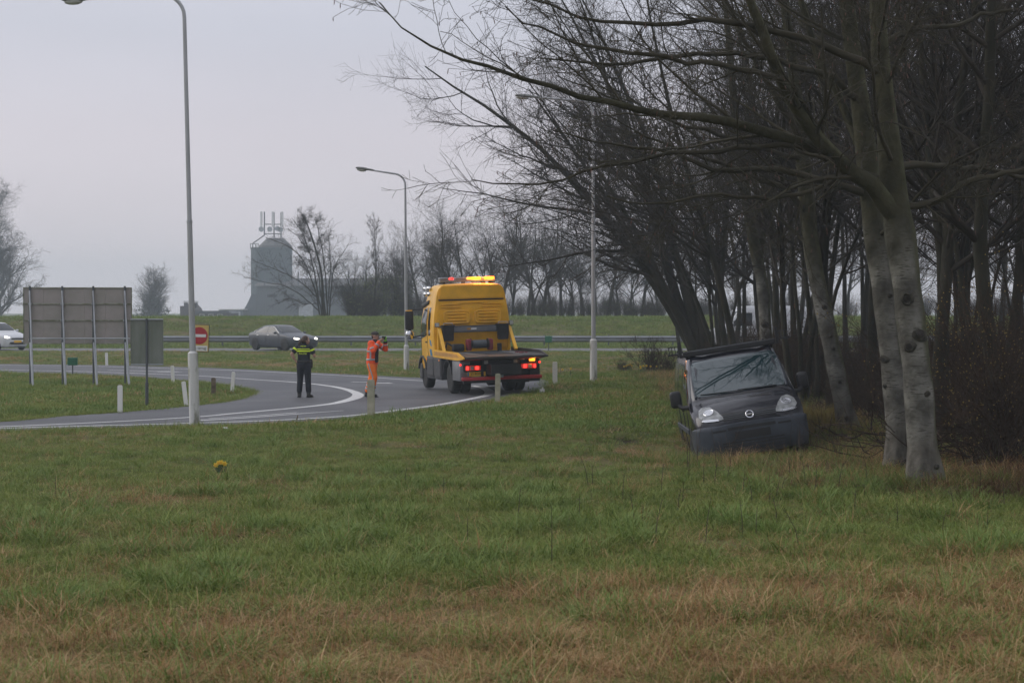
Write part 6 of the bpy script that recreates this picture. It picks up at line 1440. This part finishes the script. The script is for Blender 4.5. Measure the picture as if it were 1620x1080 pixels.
# --- bed
bd = MB().prism([(-1.16, 1.05), (1.16, 1.05), (1.16, 1.12), (-1.16, 1.12)], -1.35, 1.85, 'X').build('bed_floor', M['bed'], tk)
tp = MB(); vs = [(-1.35, -1.16, 1.125), (-1.35, 1.16, 1.125), (-2.05, 1.12, 1.085), (-2.05, -1.12, 1.085), (-1.35, -1.16, .96), (-1.35, 1.16, .96), (-2.05, 1.12, 1.03), (-2.05, -1.12, 1.03)]
b_ = [tp.bm.verts.new(v) for v in vs]
for f_ in ((0, 1, 2, 3), (7, 6, 5, 4), (0, 3, 7, 4), (1, 5, 6, 2), (2, 6, 7, 3), (0, 4, 5, 1)): tp.bm.faces.new([b_[k] for k in f_])
tp.build('bed_tail', M['bed'], tk)
for sg_ in (1, -1):
    rl = MB().prism([(1.85, 1.22), (-1.2, 1.20), (-1.95, 1.07), (-1.95, 1.03), (-1.30, .98), (1.85, 1.00)], sg_ * 1.165, sg_ * 1.215, 'Y').build('side_rail', M['yellow' if sg_ > 0 else 'bed'], tk)
    MB().prism([(1.7, 1.17), (-1.15, 1.15), (-1.5, 1.07), (1.7, 1.06)], sg_ * 1.216, sg_ * 1.226, 'Y').build('rail_strip', M['yellow_dirty' if sg_ > 0 else 'bed'], rl)
    MB().bar((1.6, sg_ * .62, 1.135), (-1.9, sg_ * .62, 1.10), .28, .02).build('runner', M['galv_dark'], bd)
for k in range(9): MB().box((1.4 - .34 * k, 0, 1.132), (.03, .9, .014), .003).build('tread_bar', M['galv_dark'], bd)
wn = MB().lathe([(.10, -.28), (.16, -.27), (.16, -.24), (.085, -.23), (.085, .23), (.16, .24), (.16, .27), (.10, .28)], 20, 'Y', (1.15, -.02, 1.36)).build('winch', M['chassis'], tk, True)
MB().lathe([(.12, -.2), (.12, .2)], 20, 'Y', (1.15, -.02, 1.36)).build('winch_cable', M['galv_dark'], wn, True)
for y_ in (.30, -.34): MB().box((1.15, y_, 1.34), (.26, .16, .34), .05).build('winch_motor', M['winch_red'], wn, True)
MB().box((1.15, .62, 1.27), (.3, .34, .22), .05).build('winch_gearbox', M['chassis'], wn, True)
MB().tube([(1.2, .75, 1.3), (1.35, .9, 1.42), (1.4, .95, 1.2)], .03, 8).build('hose', M['black'], wn, True)
MB().box((.85, -.55, 1.24), (.10, .12, .26), .02).build('control_box', M['chassis'], tk)
ch = MB()
for k in range(14): ch.lathe([(.028, -.012), (.028, .012)], 8, 'Z', (-.6 - .05 * k + rng.uniform(-.02, .02), -.72 + rng.uniform(-.1, .1), 1.145))
c_ = ch.build('lashing_chain', M['winch_red'], tk); c_['kind'] = 'stuff'
# --- chassis, lockers, wheels
MB().box((.9, 0, .72), (5.6, .84, .30), .02).build('chassis_frame', M['chassis'], tk)
for sg_ in (1, -1):
    for k, (x0, x1) in enumerate(((.98, 1.90), (1.93, 2.90))):
        lk = MB().box(((x0 + x1) / 2, sg_ * 1.02, .68), (x1 - x0, .34, .66), .03).build('locker', M['dark_door'], tk, True)
        MB().box(((x0 + x1) / 2, sg_ * 1.195, .70), (x1 - x0 - .12, .02, .50), .008).build('locker_door', M['dark_door'], lk)
        MB().box(((x0 + x1) / 2, sg_ * 1.21, .70), (.12, .02, .04), .006).build('latch', M['galv_dark'], lk)
    for x_ in (1.1, 2.8): MB().box((x_, sg_ * 1.215, .92), (.07, .015, .04), .005).build('side_marker', M['amber'], tk)
    wheel(tk, 3.62, sg_ * .98, .43, .26, .6, 8, 'steel_hub'); 
    for off in (.95, .66): wheel(tk, .35, sg_ * off, .43, .25, .6, 8, 'rim')
    mg = MB()
    for k in range(9):
        q0, q1 = R(15) + R(150) * k / 9, R(15) + R(150) * (k + 1) / 9
        mg.bar((.35 + .52 * math.cos(q0), sg_ * .88, .43 + .52 * math.sin(q0)), (.35 + .52 * math.cos(q1), sg_ * .88, .43 + .52 * math.sin(q1)), .54, .03)
    mg.build('mudguard', M['box_grey'], tk)
    MB().box((-.25, sg_ * .86, .45), (.02, .5, .38), .005).build('mud_flap', M['rubber'], tk)
    rb = MB().box((-.80, sg_ * 1.0, .68), (.95, .30, .56), .02).build('rear_locker', M['alu' if sg_ > 0 else 'chassis'], tk, True)
    MB().box((-1.30, sg_ * .80, .76), (.12, .52, .20), .02).build('lamp_carrier', M['chassis'], tk)
    lc = MB().box((-1.375, sg_ * .80, .765), (.04, .44, .13), .02).build('tail_lamp', M['red_lens'], tk, True)
    MB().box((-1.40, sg_ * .69, .765), (.03, .10, .10), .015).build('lit_lamp', M['red_lit'], lc, True); MB().box((-1.40, sg_ * .97, .765), (.03, .07, .11), .015).build('lit_lamp', M['red_lit'], lc, True)
    MB().box((-1.40, sg_ * .83, .765), (.025, .10, .10), .012).build('clear_lens', M['lens'], lc, True)
    MB().box((-1.3, sg_ * 1.14, .86), (.05, .05, .05), .012).build('marker_lamp', M['red_lit'], tk)
    MB().box((-1.36, sg_ * .42, .93), (.05, .11, .13), .01).build('reversing_lamp', M['lens'], tk)
bcn = MB().lathe([(.075, 0), (.085, .02), (.08, .09), (.05, .12)], 16, 'Z', (-1.38, -.90, .90)).build('rear_beacon', M['amber_lit'], tk, True)
MB().box((-1.36, -.62, 1.0), (.05, .14, .10), .01).build('reflector', M['white_paint'], tk)
MB().box((-1.27, 0, .80), (.10, 1.1, .34), .02).build('rear_cross_beam', M['chassis'], tk)
ub = MB().box((-1.45, 0, .47), (.10, 2.30, .10), .02).build('underrun_bar', M['red_paint'], tk, True)
for sg_ in (1, -1): MB().box((-1.38, sg_ * .55, .60), (.08, .08, .30), .01).build('bar_bracket', M['chassis'], ub)
MB().box((-1.39, 0, .385), (.12, 2.2, .08), .015).build('lower_bar', M['chassis'], tk)
MB().box((-1.46, .05, .56), (.14, .16, .16), .02).build('tow_hitch', M['galv'], tk)
MB().box((-1.2, 0, .55), (.35, .8, .22), .03).build('underlift_arm', M['chassis'], tk)
pl = MB().box((-1.405, .72, .60), (.015, .53, .115), .004).build('number_plate', M['plate'], tk)
MB().box((-1.4145, .72 + .235, .60), (.004, .05, .105), .001).build('blue_band', M['blue_print'], pl)
text_obj('22-BGH-5', .098, M['ink'], pl, (-1.414, .70, .603), (R(90), 0, R(-90)), ext=.0015, sx=.92)
pl_ = bpy.data.lights.new('beacon_light', 'POINT'); pl_.energy = 6; pl_.color = (1, .38, .06); pl_.shadow_soft_size = .08
po = bpy.data.objects.new('beacon_light', pl_); COL.objects.link(po); po.parent = tk; po.location = (-1.55, -.92, 1.0)

# ------------------------------------------------------------------ people
M['skin'] = mat('skin', (0.42, 0.25, 0.18), .55, 0, .08, 12); M['navy'] = mat('navy_uniform', (0.012, 0.015, 0.024), .85, 0, .3, 7); M['hair'] = mat('brown_hair', (0.055, 0.03, 0.018), .6, 0, .3, 22, stretch=(3, 3, .5))
M['hivis'] = mat('hivis_yellow', (0.72, 0.92, 0.03), .6); M['orange'] = mat('hivis_orange', (0.95, 0.095, 0.012), .7, 0, .16, 7); M['orange_leg'] = mat('hivis_trousers', (0.95, 0.19, 0.012), .7, 0, .12, 9)
M['silver'] = mat('reflective_tape', (0.40, 0.41, 0.42), .45, .1); M['cap'] = mat('grey_cap', (0.055, 0.05, 0.045), .85); M['boots'] = mat('black_boot', (0.014, 0.014, 0.015), .6); M['jacket_in'] = mat('dark_lining', (0.015, 0.015, 0.022), .9)
M['glove'] = mat('green_glove', (0.20, 0.55, 0.03), .7); M['phone'] = mat('phone_black', (0.01, 0.01, 0.012), .2)
def limb(t, pts, rad, n=12, flat=1.0):
    """tapered swept limb with round ends; flat squeezes it front to back"""
    pts = [Vector(p) for p in pts]; P = []; rr = []
    d0 = (pts[1] - pts[0]).normalized(); d1 = (pts[-1] - pts[-2]).normalized()
    for q in (80, 55, 28): P.append(pts[0] - d0 * rad[0] * math.sin(R(q))); rr.append(rad[0] * math.cos(R(q)))
    for p, r in zip(pts, rad): P.append(p); rr.append(r)
    for q in (28, 55, 80): P.append(pts[-1] + d1 * rad[-1] * math.sin(R(q))); rr.append(rad[-1] * math.cos(R(q)))
    t.tube(P, rr, n)
def ovals(t, secs, n=20):
    """stacked ellipses (x, y, z, rx, ry)"""
    rings = []
    f = secs[0]; l = secs[-1]
    secs = [(f[0], f[1], f[2] - min(f[3:]) * .35, f[3] * .55, f[4] * .55)] + list(secs) + [(l[0], l[1], l[2] + min(l[3:]) * .35, l[3] * .55, l[4] * .55)]
    for x_, y_, z_, a, b in secs: rings.append([t.bm.verts.new((x_ + a * math.cos(2 * math.pi * k / n), y_ + b * math.sin(2 * math.pi * k / n), z_)) for k in range(n)])
    for A, B in zip(rings, rings[1:]):
        for k in range(n): t.bm.faces.new((A[k], A[(k + 1) % n], B[(k + 1) % n], B[k]))
    t.bm.faces.new(rings[0][::-1]); t.bm.faces.new(rings[-1])
def fuse(name, mb, m, parent, vox=.010, smooth=3):
    """merges the swept shapes into one continuous skin"""
    bmesh.ops.recalc_face_normals(mb.bm, faces=mb.bm.faces[:])
    me = bpy.data.meshes.new(name); mb.bm.to_mesh(me); mb.bm.free()
    o = bpy.data.objects.new('tmp', me); COL.objects.link(o)
    r = o.modifiers.new('r', 'REMESH'); r.mode = 'VOXEL'; r.voxel_size = vox
    s_ = o.modifiers.new('s', 'SMOOTH'); s_.factor = .5; s_.iterations = smooth
    dg = bpy.context.evaluated_depsgraph_get(); me2 = bpy.data.meshes.new_from_object(o.evaluated_get(dg)); me2.name = name
    bpy.data.objects.remove(o); me2.polygons.foreach_set('use_smooth', [True] * len(me2.polygons))
    return link(name, me2, m, parent)
def hand(t, wrist, palm_dir, side, out, r=.0095, curl=.5):
    """palm and five fingers; out = direction the fingers curl towards"""
    w_ = Vector(wrist); f = Vector(palm_dir).normalized(); s_ = Vector(side).normalized(); c = Vector(out).normalized()
    limb(t, [w_, w_ + f * .045, w_ + f * .085], [.026, .034, .030], 10)
    for k, L in enumerate((.070, .080, .075, .058)):
        b0 = w_ + f * .085 + s_ * (-.030 + .020 * k); k1 = b0 + (f * .8 + c * curl * .7) * L * .55; k2 = k1 + (f * .35 + c * (curl + .4)) * L * .5
        limb(t, [b0 - f * .02, b0, k1, k2], [r, r, r * .9, r * .75], 8)
    b0 = w_ + f * .03 - s_ * .03; limb(t, [b0, b0 + (f * .6 - s_ * .8) * .035, b0 + (f * .9 - s_ * .5 + c * .4) * .065], [r * 1.3, r * 1.1, r * .85], 8)
def head(t, c, yaw, sc=1.0, tilt=0.0):
    """skull, jaw, nose, brow, lips, ears; the face looks along +x before the turn"""
    Mt = Matrix.Translation(c) @ Euler((0, tilt, yaw)).to_matrix().to_4x4() @ Matrix.Scale(sc, 4)
    h = MB()
    h.ball((-.012, 0, .025), (.098, .077, .095), 3).ball((.030, 0, -.035), (.066, .060, .078), 3).ball((.052, 0, -.085), (.034, .036, .028), 2)
    h.ball((.092, 0, -.018), (.020, .014, .024), 2, (0, R(-25), 0)).ball((.075, 0, .030), (.022, .055, .016), 2).ball((.083, 0, -.062), (.014, .026, .012), 2)
    for s_ in (1, -1): h.ball((-.005, s_ * .078, -.012), (.022, .010, .034), 2).ball((.062, s_ * .040, -.025), (.03, .024, .026), 2)
    bmesh.ops.transform(h.bm, matrix=Mt, verts=h.bm.verts); t._add(h.bm); return Mt
def face_parts(parent, Mt, glasses=False):
    for s_ in (1, -1):
        e_ = MB().ball(Mt @ Vector((.079, s_ * .034, .008)), .0115, 2).build('eye', M['white_paint'], parent, True); MB().ball(Mt @ Vector((.0875, s_ * .034, .008)), .0055, 2).build('pupil', M['ink'], e_, True)
    MB().ball((0, 0, 0), (.008, .022, .005), 2).build('mouth', M['winch_red'], parent, True).matrix_local = Mt @ Matrix.Translation((.094, 0, -.063))
    if glasses:
        g_ = MB()
        for s_ in (1, -1):
            ring = [Mt @ Vector((.098, s_ * .036 + .024 * math.cos(q), .006 + .018 * math.sin(q))) for q in np.linspace(0, 2 * math.pi, 17)]
            g_.tube(ring, .003, 5); g_.tube([Mt @ Vector((.098, s_ * .060, .010)), Mt @ Vector((.0, s_ * .085, .012))], .003, 5)
        g_.build('glasses', M['ink'], parent, True)

# --- police officer: back to us, weight even, left hand on hip, head turned right
px0 = base(481, 628.5)
wo = empty('person', (px0[0], px0[1], float(Hroad(px0[0], px0[1])) + .006), (0, 0, R(-6)), 'police officer in navy uniform with ponytail standing with her back to us', 'person')
A = .0
t = MB()
ovals(t, [(0, 0, .86, .165, .115), (0, 0, .95, .180, .125), (0, 0, 1.05, .155, .105), (0, .0, 1.16, .155, .105), (0, 0, 1.28, .185, .115), (0, 0, 1.38, .175, .095), (0, 0, 1.43, .09, .07)])
limb(t, [(.0, 0, 1.38), (.03, .01, 1.47)], [.060, .055])
SHL, ELL, WRL = (-.185, 0, 1.365), (-.33, -.06, 1.175), (-.225, -.02, 1.00)
SHR, ELR, WRR = (.185, 0, 1.365), (.285, .02, 1.13), (.215, .20, 1.20)
limb(t, [SHL, (-.27, -.03, 1.26), ELL], [.058, .050, .042]); limb(t, [ELL, (-.28, -.05, 1.09), WRL], [.042, .040, .027])
limb(t, [SHR, (.245, .01, 1.24), ELR], [.058, .050, .042]); limb(t, [ELR, (.26, .12, 1.16), WRR], [.042, .040, .027])
hand(t, WRL, (.6, .2, -.55), (.2, .9, 0), (.8, .2, 0)); hand(t, WRR, (-.5, .5, .5), (0, .3, .9), (-.6, -.4, 0))
for sx, kx, ax_ in ((-1, -.105, -.125), (1, .105, .125)):
    limb(t, [(sx * .085, 0, .90), (kx, .01, .50), (ax_, 0, .10)], [.098, .062, .044]); limb(t, [(ax_, 0, .06), (ax_ + (.02 if sx > 0 else -.02), .09, .045)], [.045, .035])
HM = head(t, (.055, .015, 1.56), R(20), .98)
bw = fuse('body', t, M['skin'], wo, .009); face_parts(bw, HM)
t = MB()   # polo shirt with short sleeves
ovals(t, [(0, 0, .94, .192, .138), (0, 0, 1.05, .172, .122), (0, 0, 1.16, .172, .122), (0, 0, 1.28, .200, .130), (0, 0, 1.37, .190, .112), (0, 0, 1.43, .105, .085)])
limb(t, [SHL, (-.245, -.018, 1.295), (-.272, -.03, 1.255)], [.072, .070, .068]); limb(t, [SHR, (.23, .006, 1.28), (.245, .01, 1.23)], [.072, .070, .068])
limb(t, [(0, 0, 1.40), (.015, .0, 1.465)], [.078, .068])
sh_o = fuse('shirt', t, M['navy'], bw, .010)
def band(secs, m, name, parent, k=1.0):
    b_ = MB(); n = 24
    rings = [[b_.bm.verts.new((x_ + a * math.cos(2 * math.pi * q / n), y_ + b * math.sin(2 * math.pi * q / n), z_)) for q in range(n)] for x_, y_, z_, a, b in secs]
    for A_, B_ in zip(rings, rings[1:]):
        for q in range(n): b_.bm.faces.new((A_[q], A_[(q + 1) % n], B_[(q + 1) % n], B_[q]))
    o_ = b_.build(name, m, parent, True); s_ = o_.modifiers.new('s', 'SOLIDIFY'); s_.thickness = .006; return o_
band([(0, 0, 1.245, .203, .133), (0, 0, 1.288, .206, .134)], M['hivis'], 'hivis_band', sh_o); band([(0, 0, 1.316, .206, .132), (0, 0, 1.333, .204, .129)], M['hivis'], 'hivis_band', sh_o)
def ring_on(a, b, r, w_, m, name, parent):
    a, b = Vector(a), Vector(b); d = (b - a).normalized(); o_ = MB(); o_.tube([a - d * w_ / 2, a + d * w_ / 2], [r, r], 18, False); q = o_.build(name, m, parent, True); s_ = q.modifiers.new('s', 'SOLIDIFY'); s_.thickness = .006; return q
ring_on((-.235, -.013, 1.308), ELL, .076, .050, M['hivis'], 'sleeve_band', sh_o); ring_on((.222, .005, 1.292), ELR, .076, .050, M['hivis'], 'sleeve_band', sh_o)
text_obj('POLITIE', .062, M['hivis'], sh_o, (0, -.134, 1.195), (R(90), 0, 0), 'lettering', .006, sx=1.05)
em = MB().box((-.045, -.098, 1.40), (.05, .012, .016), .002, (R(-22), 0, R(0))).box((-.005, -.098, 1.398), (.012, .012, .045), .002, (R(-22), 0, 0)).box((.05, -.098, 1.40), (.06, .012, .016), .002, (R(-22), 0, 0)).build('emblem', M['hivis'], sh_o)
t = MB()
ovals(t, [(0, 0, .80, .185, .13), (0, 0, .90, .200, .145), (0, 0, .98, .186, .135)])
for sx, kx, ax_ in ((-1, -.108, -.128), (1, .108, .128)): limb(t, [(sx * .092, 0, .88), (kx, .01, .50), (ax_, 0, .18)], [.118, .086, .078])
fuse('trousers', t, M['navy'], bw, .010)
for ax_, tx_ in ((-.128, -.03), (.128, .06)):
    t = MB(); limb(t, [(ax_, 0, .05), (ax_, 0, .22)], [.058, .060]); limb(t, [(ax_ - tx_ * .1, -.03, .04), (ax_ + tx_, .10, .035)], [.048, .040]); b_ = fuse('boot', t, M['boots'], bw, .010)
    MB().prism([(ax_ - .05, -.07), (ax_ + .05, -.07), (ax_ + .05 + tx_, .14), (ax_ - .04 + tx_, .14)], 0, .02, 'Z').build('sole', M['ink'], b_)
bt = band([(0, 0, .955, .200, .146), (0, 0, 1.005, .196, .142)], M['ink'], 'belt', bw)
MB().box((.205, .02, .90), (.06, .10, .20), .02).build('holster', M['ink'], bt, True); MB().box((.19, .05, 1.0), (.06, .07, .10), .02).build('radio', M['ink'], bt, True); MB().box((-.19, .03, .95), (.05, .09, .12), .02).build('pouch', M['ink'], bt, True); MB().box((.07, -.14, .98), (.08, .05, .06), .015).build('pouch', M['ink'], bt, True)
t = MB(); t.ball(HM @ Vector((-.022, 0, .032)), (.104, .088, .102), 3).ball(HM @ Vector((-.05, 0, -.01)), (.085, .085, .08), 3)
limb(t, [HM @ Vector((-.10, 0, .03)), HM @ Vector((-.15, 0, -.02)), HM @ Vector((-.19, .0, -.09)), HM @ Vector((-.20, 0, -.16))], [.035, .040, .036, .012])
cut = fuse('hair', t, M['hair'], bw, .010, 2)
# keep the face clear of hair: drop the part of the hair in front of the ears
me = cut.data; bm = bmesh.new(); bm.from_mesh(me); inv = HM.inverted()
bmesh.ops.delete(bm, geom=[v for v in bm.verts if (inv @ v.co).x > .036 + .25 * max(0, (inv @ v.co).z - .03) and (inv @ v.co).z < .098], context='VERTS'); bm.to_mesh(me); bm.free()
MB().ball(HM @ Vector((-.115, 0, .025)), (.028, .03, .03), 2).build('hair_tie', M['ink'], cut, True)

# --- recovery man: stepping to the right, filming with a phone held in both hands
px1 = base(590, 628)
mn = empty('person', (px1[0], px1[1], float(Hroad(px1[0], px1[1])) + .006), (0, 0, R(-14)), 'man in orange high visibility work clothes filming with a phone', 'person')
HIP = Vector((-.02, 0, .95))
RSH, REL, RWR = (.00, -.185, 1.47), (.10, -.27, 1.27), (.235, -.10, 1.555)     # near arm
LSH, LEL, LWR = (.05, .18, 1.47), (.32, .14, 1.31), (.335, .06, 1.545)           # far arm
t = MB()
ovals(t, [(-.02, 0, .90, .125, .165), (-.02, 0, 1.0, .120, .165), (-.01, 0, 1.12, .120, .165), (.0, 0, 1.26, .125, .185), (.02, 0, 1.40, .115, .20), (.03, 0, 1.49, .085, .13)])
limb(t, [(.035, 0, 1.47), (.06, 0, 1.58)], [.062, .058])
for a, b, c in ((RSH, REL, RWR), (LSH, LEL, LWR)): limb(t, [a, b], [.060, .046]); limb(t, [b, c], [.046, .029])
hand(t, RWR, (.75, .25, .45), (.1, -.2, 1), (.3, .9, 0), .010, .7); hand(t, LWR, (.35, -.55, .55), (.2, 0, 1), (.4, -.8, 0), .010, .7)
NK, NA = (.065, -.085, .53), (.005, -.09, .11)      # near leg
FK, FA = (-.06, .09, .53), (-.205, .10, .12)        # far leg, trailing
limb(t, [(-.02, -.09, .90), NK, NA], [.100, .066, .046]); limb(t, [(-.02, .09, .90), FK, FA], [.100, .066, .046])
limb(t, [(NA[0], NA[1], .06), (.10, -.10, .045)], [.045, .036]); limb(t, [(FA[0], FA[1], .07), (-.12, .09, .045)], [.045, .036])
MH = head(t, (.075, 0, 1.675), R(4), 1.0, R(2))
bm_o = fuse('body', t, M['skin'], mn, .009); face_parts(bm_o, MH, True)
t = MB()
ovals(t, [(-.02, 0, .92, .165, .205), (-.02, 0, 1.0, .158, .200), (-.01, 0, 1.12, .155, .195), (.0, 0, 1.26, .158, .210), (.015, 0, 1.40, .145, .222), (.03, 0, 1.49, .105, .155), (.035, 0, 1.54, .085, .095)])
for a, b, c in ((RSH, REL, RWR), (LSH, LEL, LWR)):
    e_ = Vector(b) * .18 + Vector(c) * .82; limb(t, [a, b], [.088, .074]); limb(t, [b, e_], [.074, .056])
jk = fuse('jacket', t, M['orange'], bm_o, .011)
t = MB(); ovals(t, [(.125, -.06, .96, .042, .085), (.13, -.06, 1.12, .045, .085), (.135, -.06, 1.30, .045, .085), (.115, -.05, 1.42, .045, .08), (.075, -.02, 1.52, .06, .085), (.06, 0, 1.57, .075, .080)])
fuse('open_front', t, M['jacket_in'], jk, .010)
band([(-.02, 0, 1.005, .163, .205), (-.02, 0, 1.055, .161, .203)], M['silver'], 'reflective_band', jk); band([(.0, 0, 1.235, .162, .212), (.0, 0, 1.28, .162, .214)], M['silver'], 'reflective_band', jk)
MB().box((-.0, -.206, 1.15), (.045, .012, .20), .003).build('reflective_band', M['silver'], jk)
for y_ in (-.13, .13): MB().tube([(-.0, y_ * 1.62, 1.30), (-.0, y_ * 1.25, 1.46), (.02, y_ * .95, 1.54)], .022, 8).build('shoulder_strap', M['silver'], jk, True)
for a, b, c in ((RSH, REL, RWR), (LSH, LEL, LWR)):
    a, b, c = Vector(a), Vector(b), Vector(c); ring_on(a.lerp(b, .72), b, .082, .045, M['silver'], 'sleeve_band', jk); ring_on(b.lerp(c, .55), c, .068, .04, M['silver'], 'sleeve_band', jk)
t = MB()
ovals(t, [(-.02, 0, .80, .135, .175), (-.02, 0, .90, .145, .185), (-.02, 0, .98, .138, .18)])
limb(t, [(-.02, -.09, .88), NK, (.0, -.09, .17)], [.125, .096, .080]); limb(t, [(-.02, .09, .88), FK, (-.185, .10, .17)], [.125, .096, .080])
tr = fuse('trousers', t, M['orange_leg'], bm_o, .011)
a, b, c = Vector((-.02, -.09, .88)), Vector(NK), Vector((0, -.09, .17)); MB().tube([(-.06, -.205, .93), (-.02, -.214, .80), (.06, -.186, .55), (.02, -.172, .36)], .018, 8).build('leg_stripe', M['silver'], tr, True)
for f_ in (.62, .86): ring_on(b.lerp(c, f_), c, .091, .045, M['silver'], 'leg_band', tr)
b, c = Vector(FK), Vector((-.185, .10, .17))
for f_ in (.62, .86): ring_on(b.lerp(c, f_), c, .091, .045, M['silver'], 'leg_band', tr)
for fx, fy, ex in ((NA[0], NA[1], .12), (FA[0], FA[1], -.09)):
    t = MB(); limb(t, [(fx, fy, .06), (fx, fy, .18)], [.058, .062]); limb(t, [(fx - .02, fy, .045), (ex, fy - .01, .04)], [.050, .044]); b_ = fuse('boot', t, M['boots'], bm_o, .010)
    MB().box(((fx + ex) / 2, fy, .01), (abs(ex - fx) + .12, .10, .022), .008).build('sole', M['ink'], b_)
t = MB(); t.ball(MH @ Vector((-.018, 0, .060)), (.112, .092, .075), 3); cp = fuse('cap', t, M['cap'], bm_o, .010)
bm = bmesh.new(); bm.from_mesh(cp.data); inv = MH.inverted(); bmesh.ops.delete(bm, geom=[v for v in bm.verts if (inv @ v.co).z < .028], context='VERTS'); bm.to_mesh(cp.data); bm.free()
MB().ball((0, 0, 0), (.05, .07, .008), 2).build('peak', M['cap'], cp, True).matrix_local = MH @ Matrix.Translation((.095, 0, .045)) @ Euler((0, R(12), 0)).to_matrix().to_4x4()
MB().ball(MH @ Vector((-.075, 0, -.01)), (.035, .07, .06), 2).build('hair', M['hair'], bm_o, True)
t = MB(); hand(t, LWR, (.35, -.55, .55), (.2, 0, 1), (.4, -.8, 0), .0135, .7); limb(t, [Vector(LWR).lerp(Vector(LEL), .12), Vector(LWR) + Vector((.02, -.03, .03))], [.042, .042]); fuse('glove', t, M['glove'], bm_o, .007)
ring_on(Vector(LWR).lerp(Vector(LEL), .16), LEL, .058, .06, M['ink'], 'glove_cuff', bm_o)
ph = MB().box((0, 0, 0), (.012, .155, .078), .006).build('body', M['phone'], None); ph.name = 'mobile_phone'
Rm = Euler((0, 0, R(-14))).to_matrix(); pp_ = Rm @ Vector((.345, -.045, 1.625)); ph.location = (mn.location.x + pp_.x, mn.location.y + pp_.y, mn.location.z + pp_.z); ph.rotation_euler = (0, 0, R(-14 - 38))
tag(ph, 'black mobile phone held sideways in both hands of the man in orange', 'phone')
MB().lathe([(.008, .006), (.008, .009)], 12, 'X', (0, .055, .02)).build('camera_lens', M['glass'], ph)
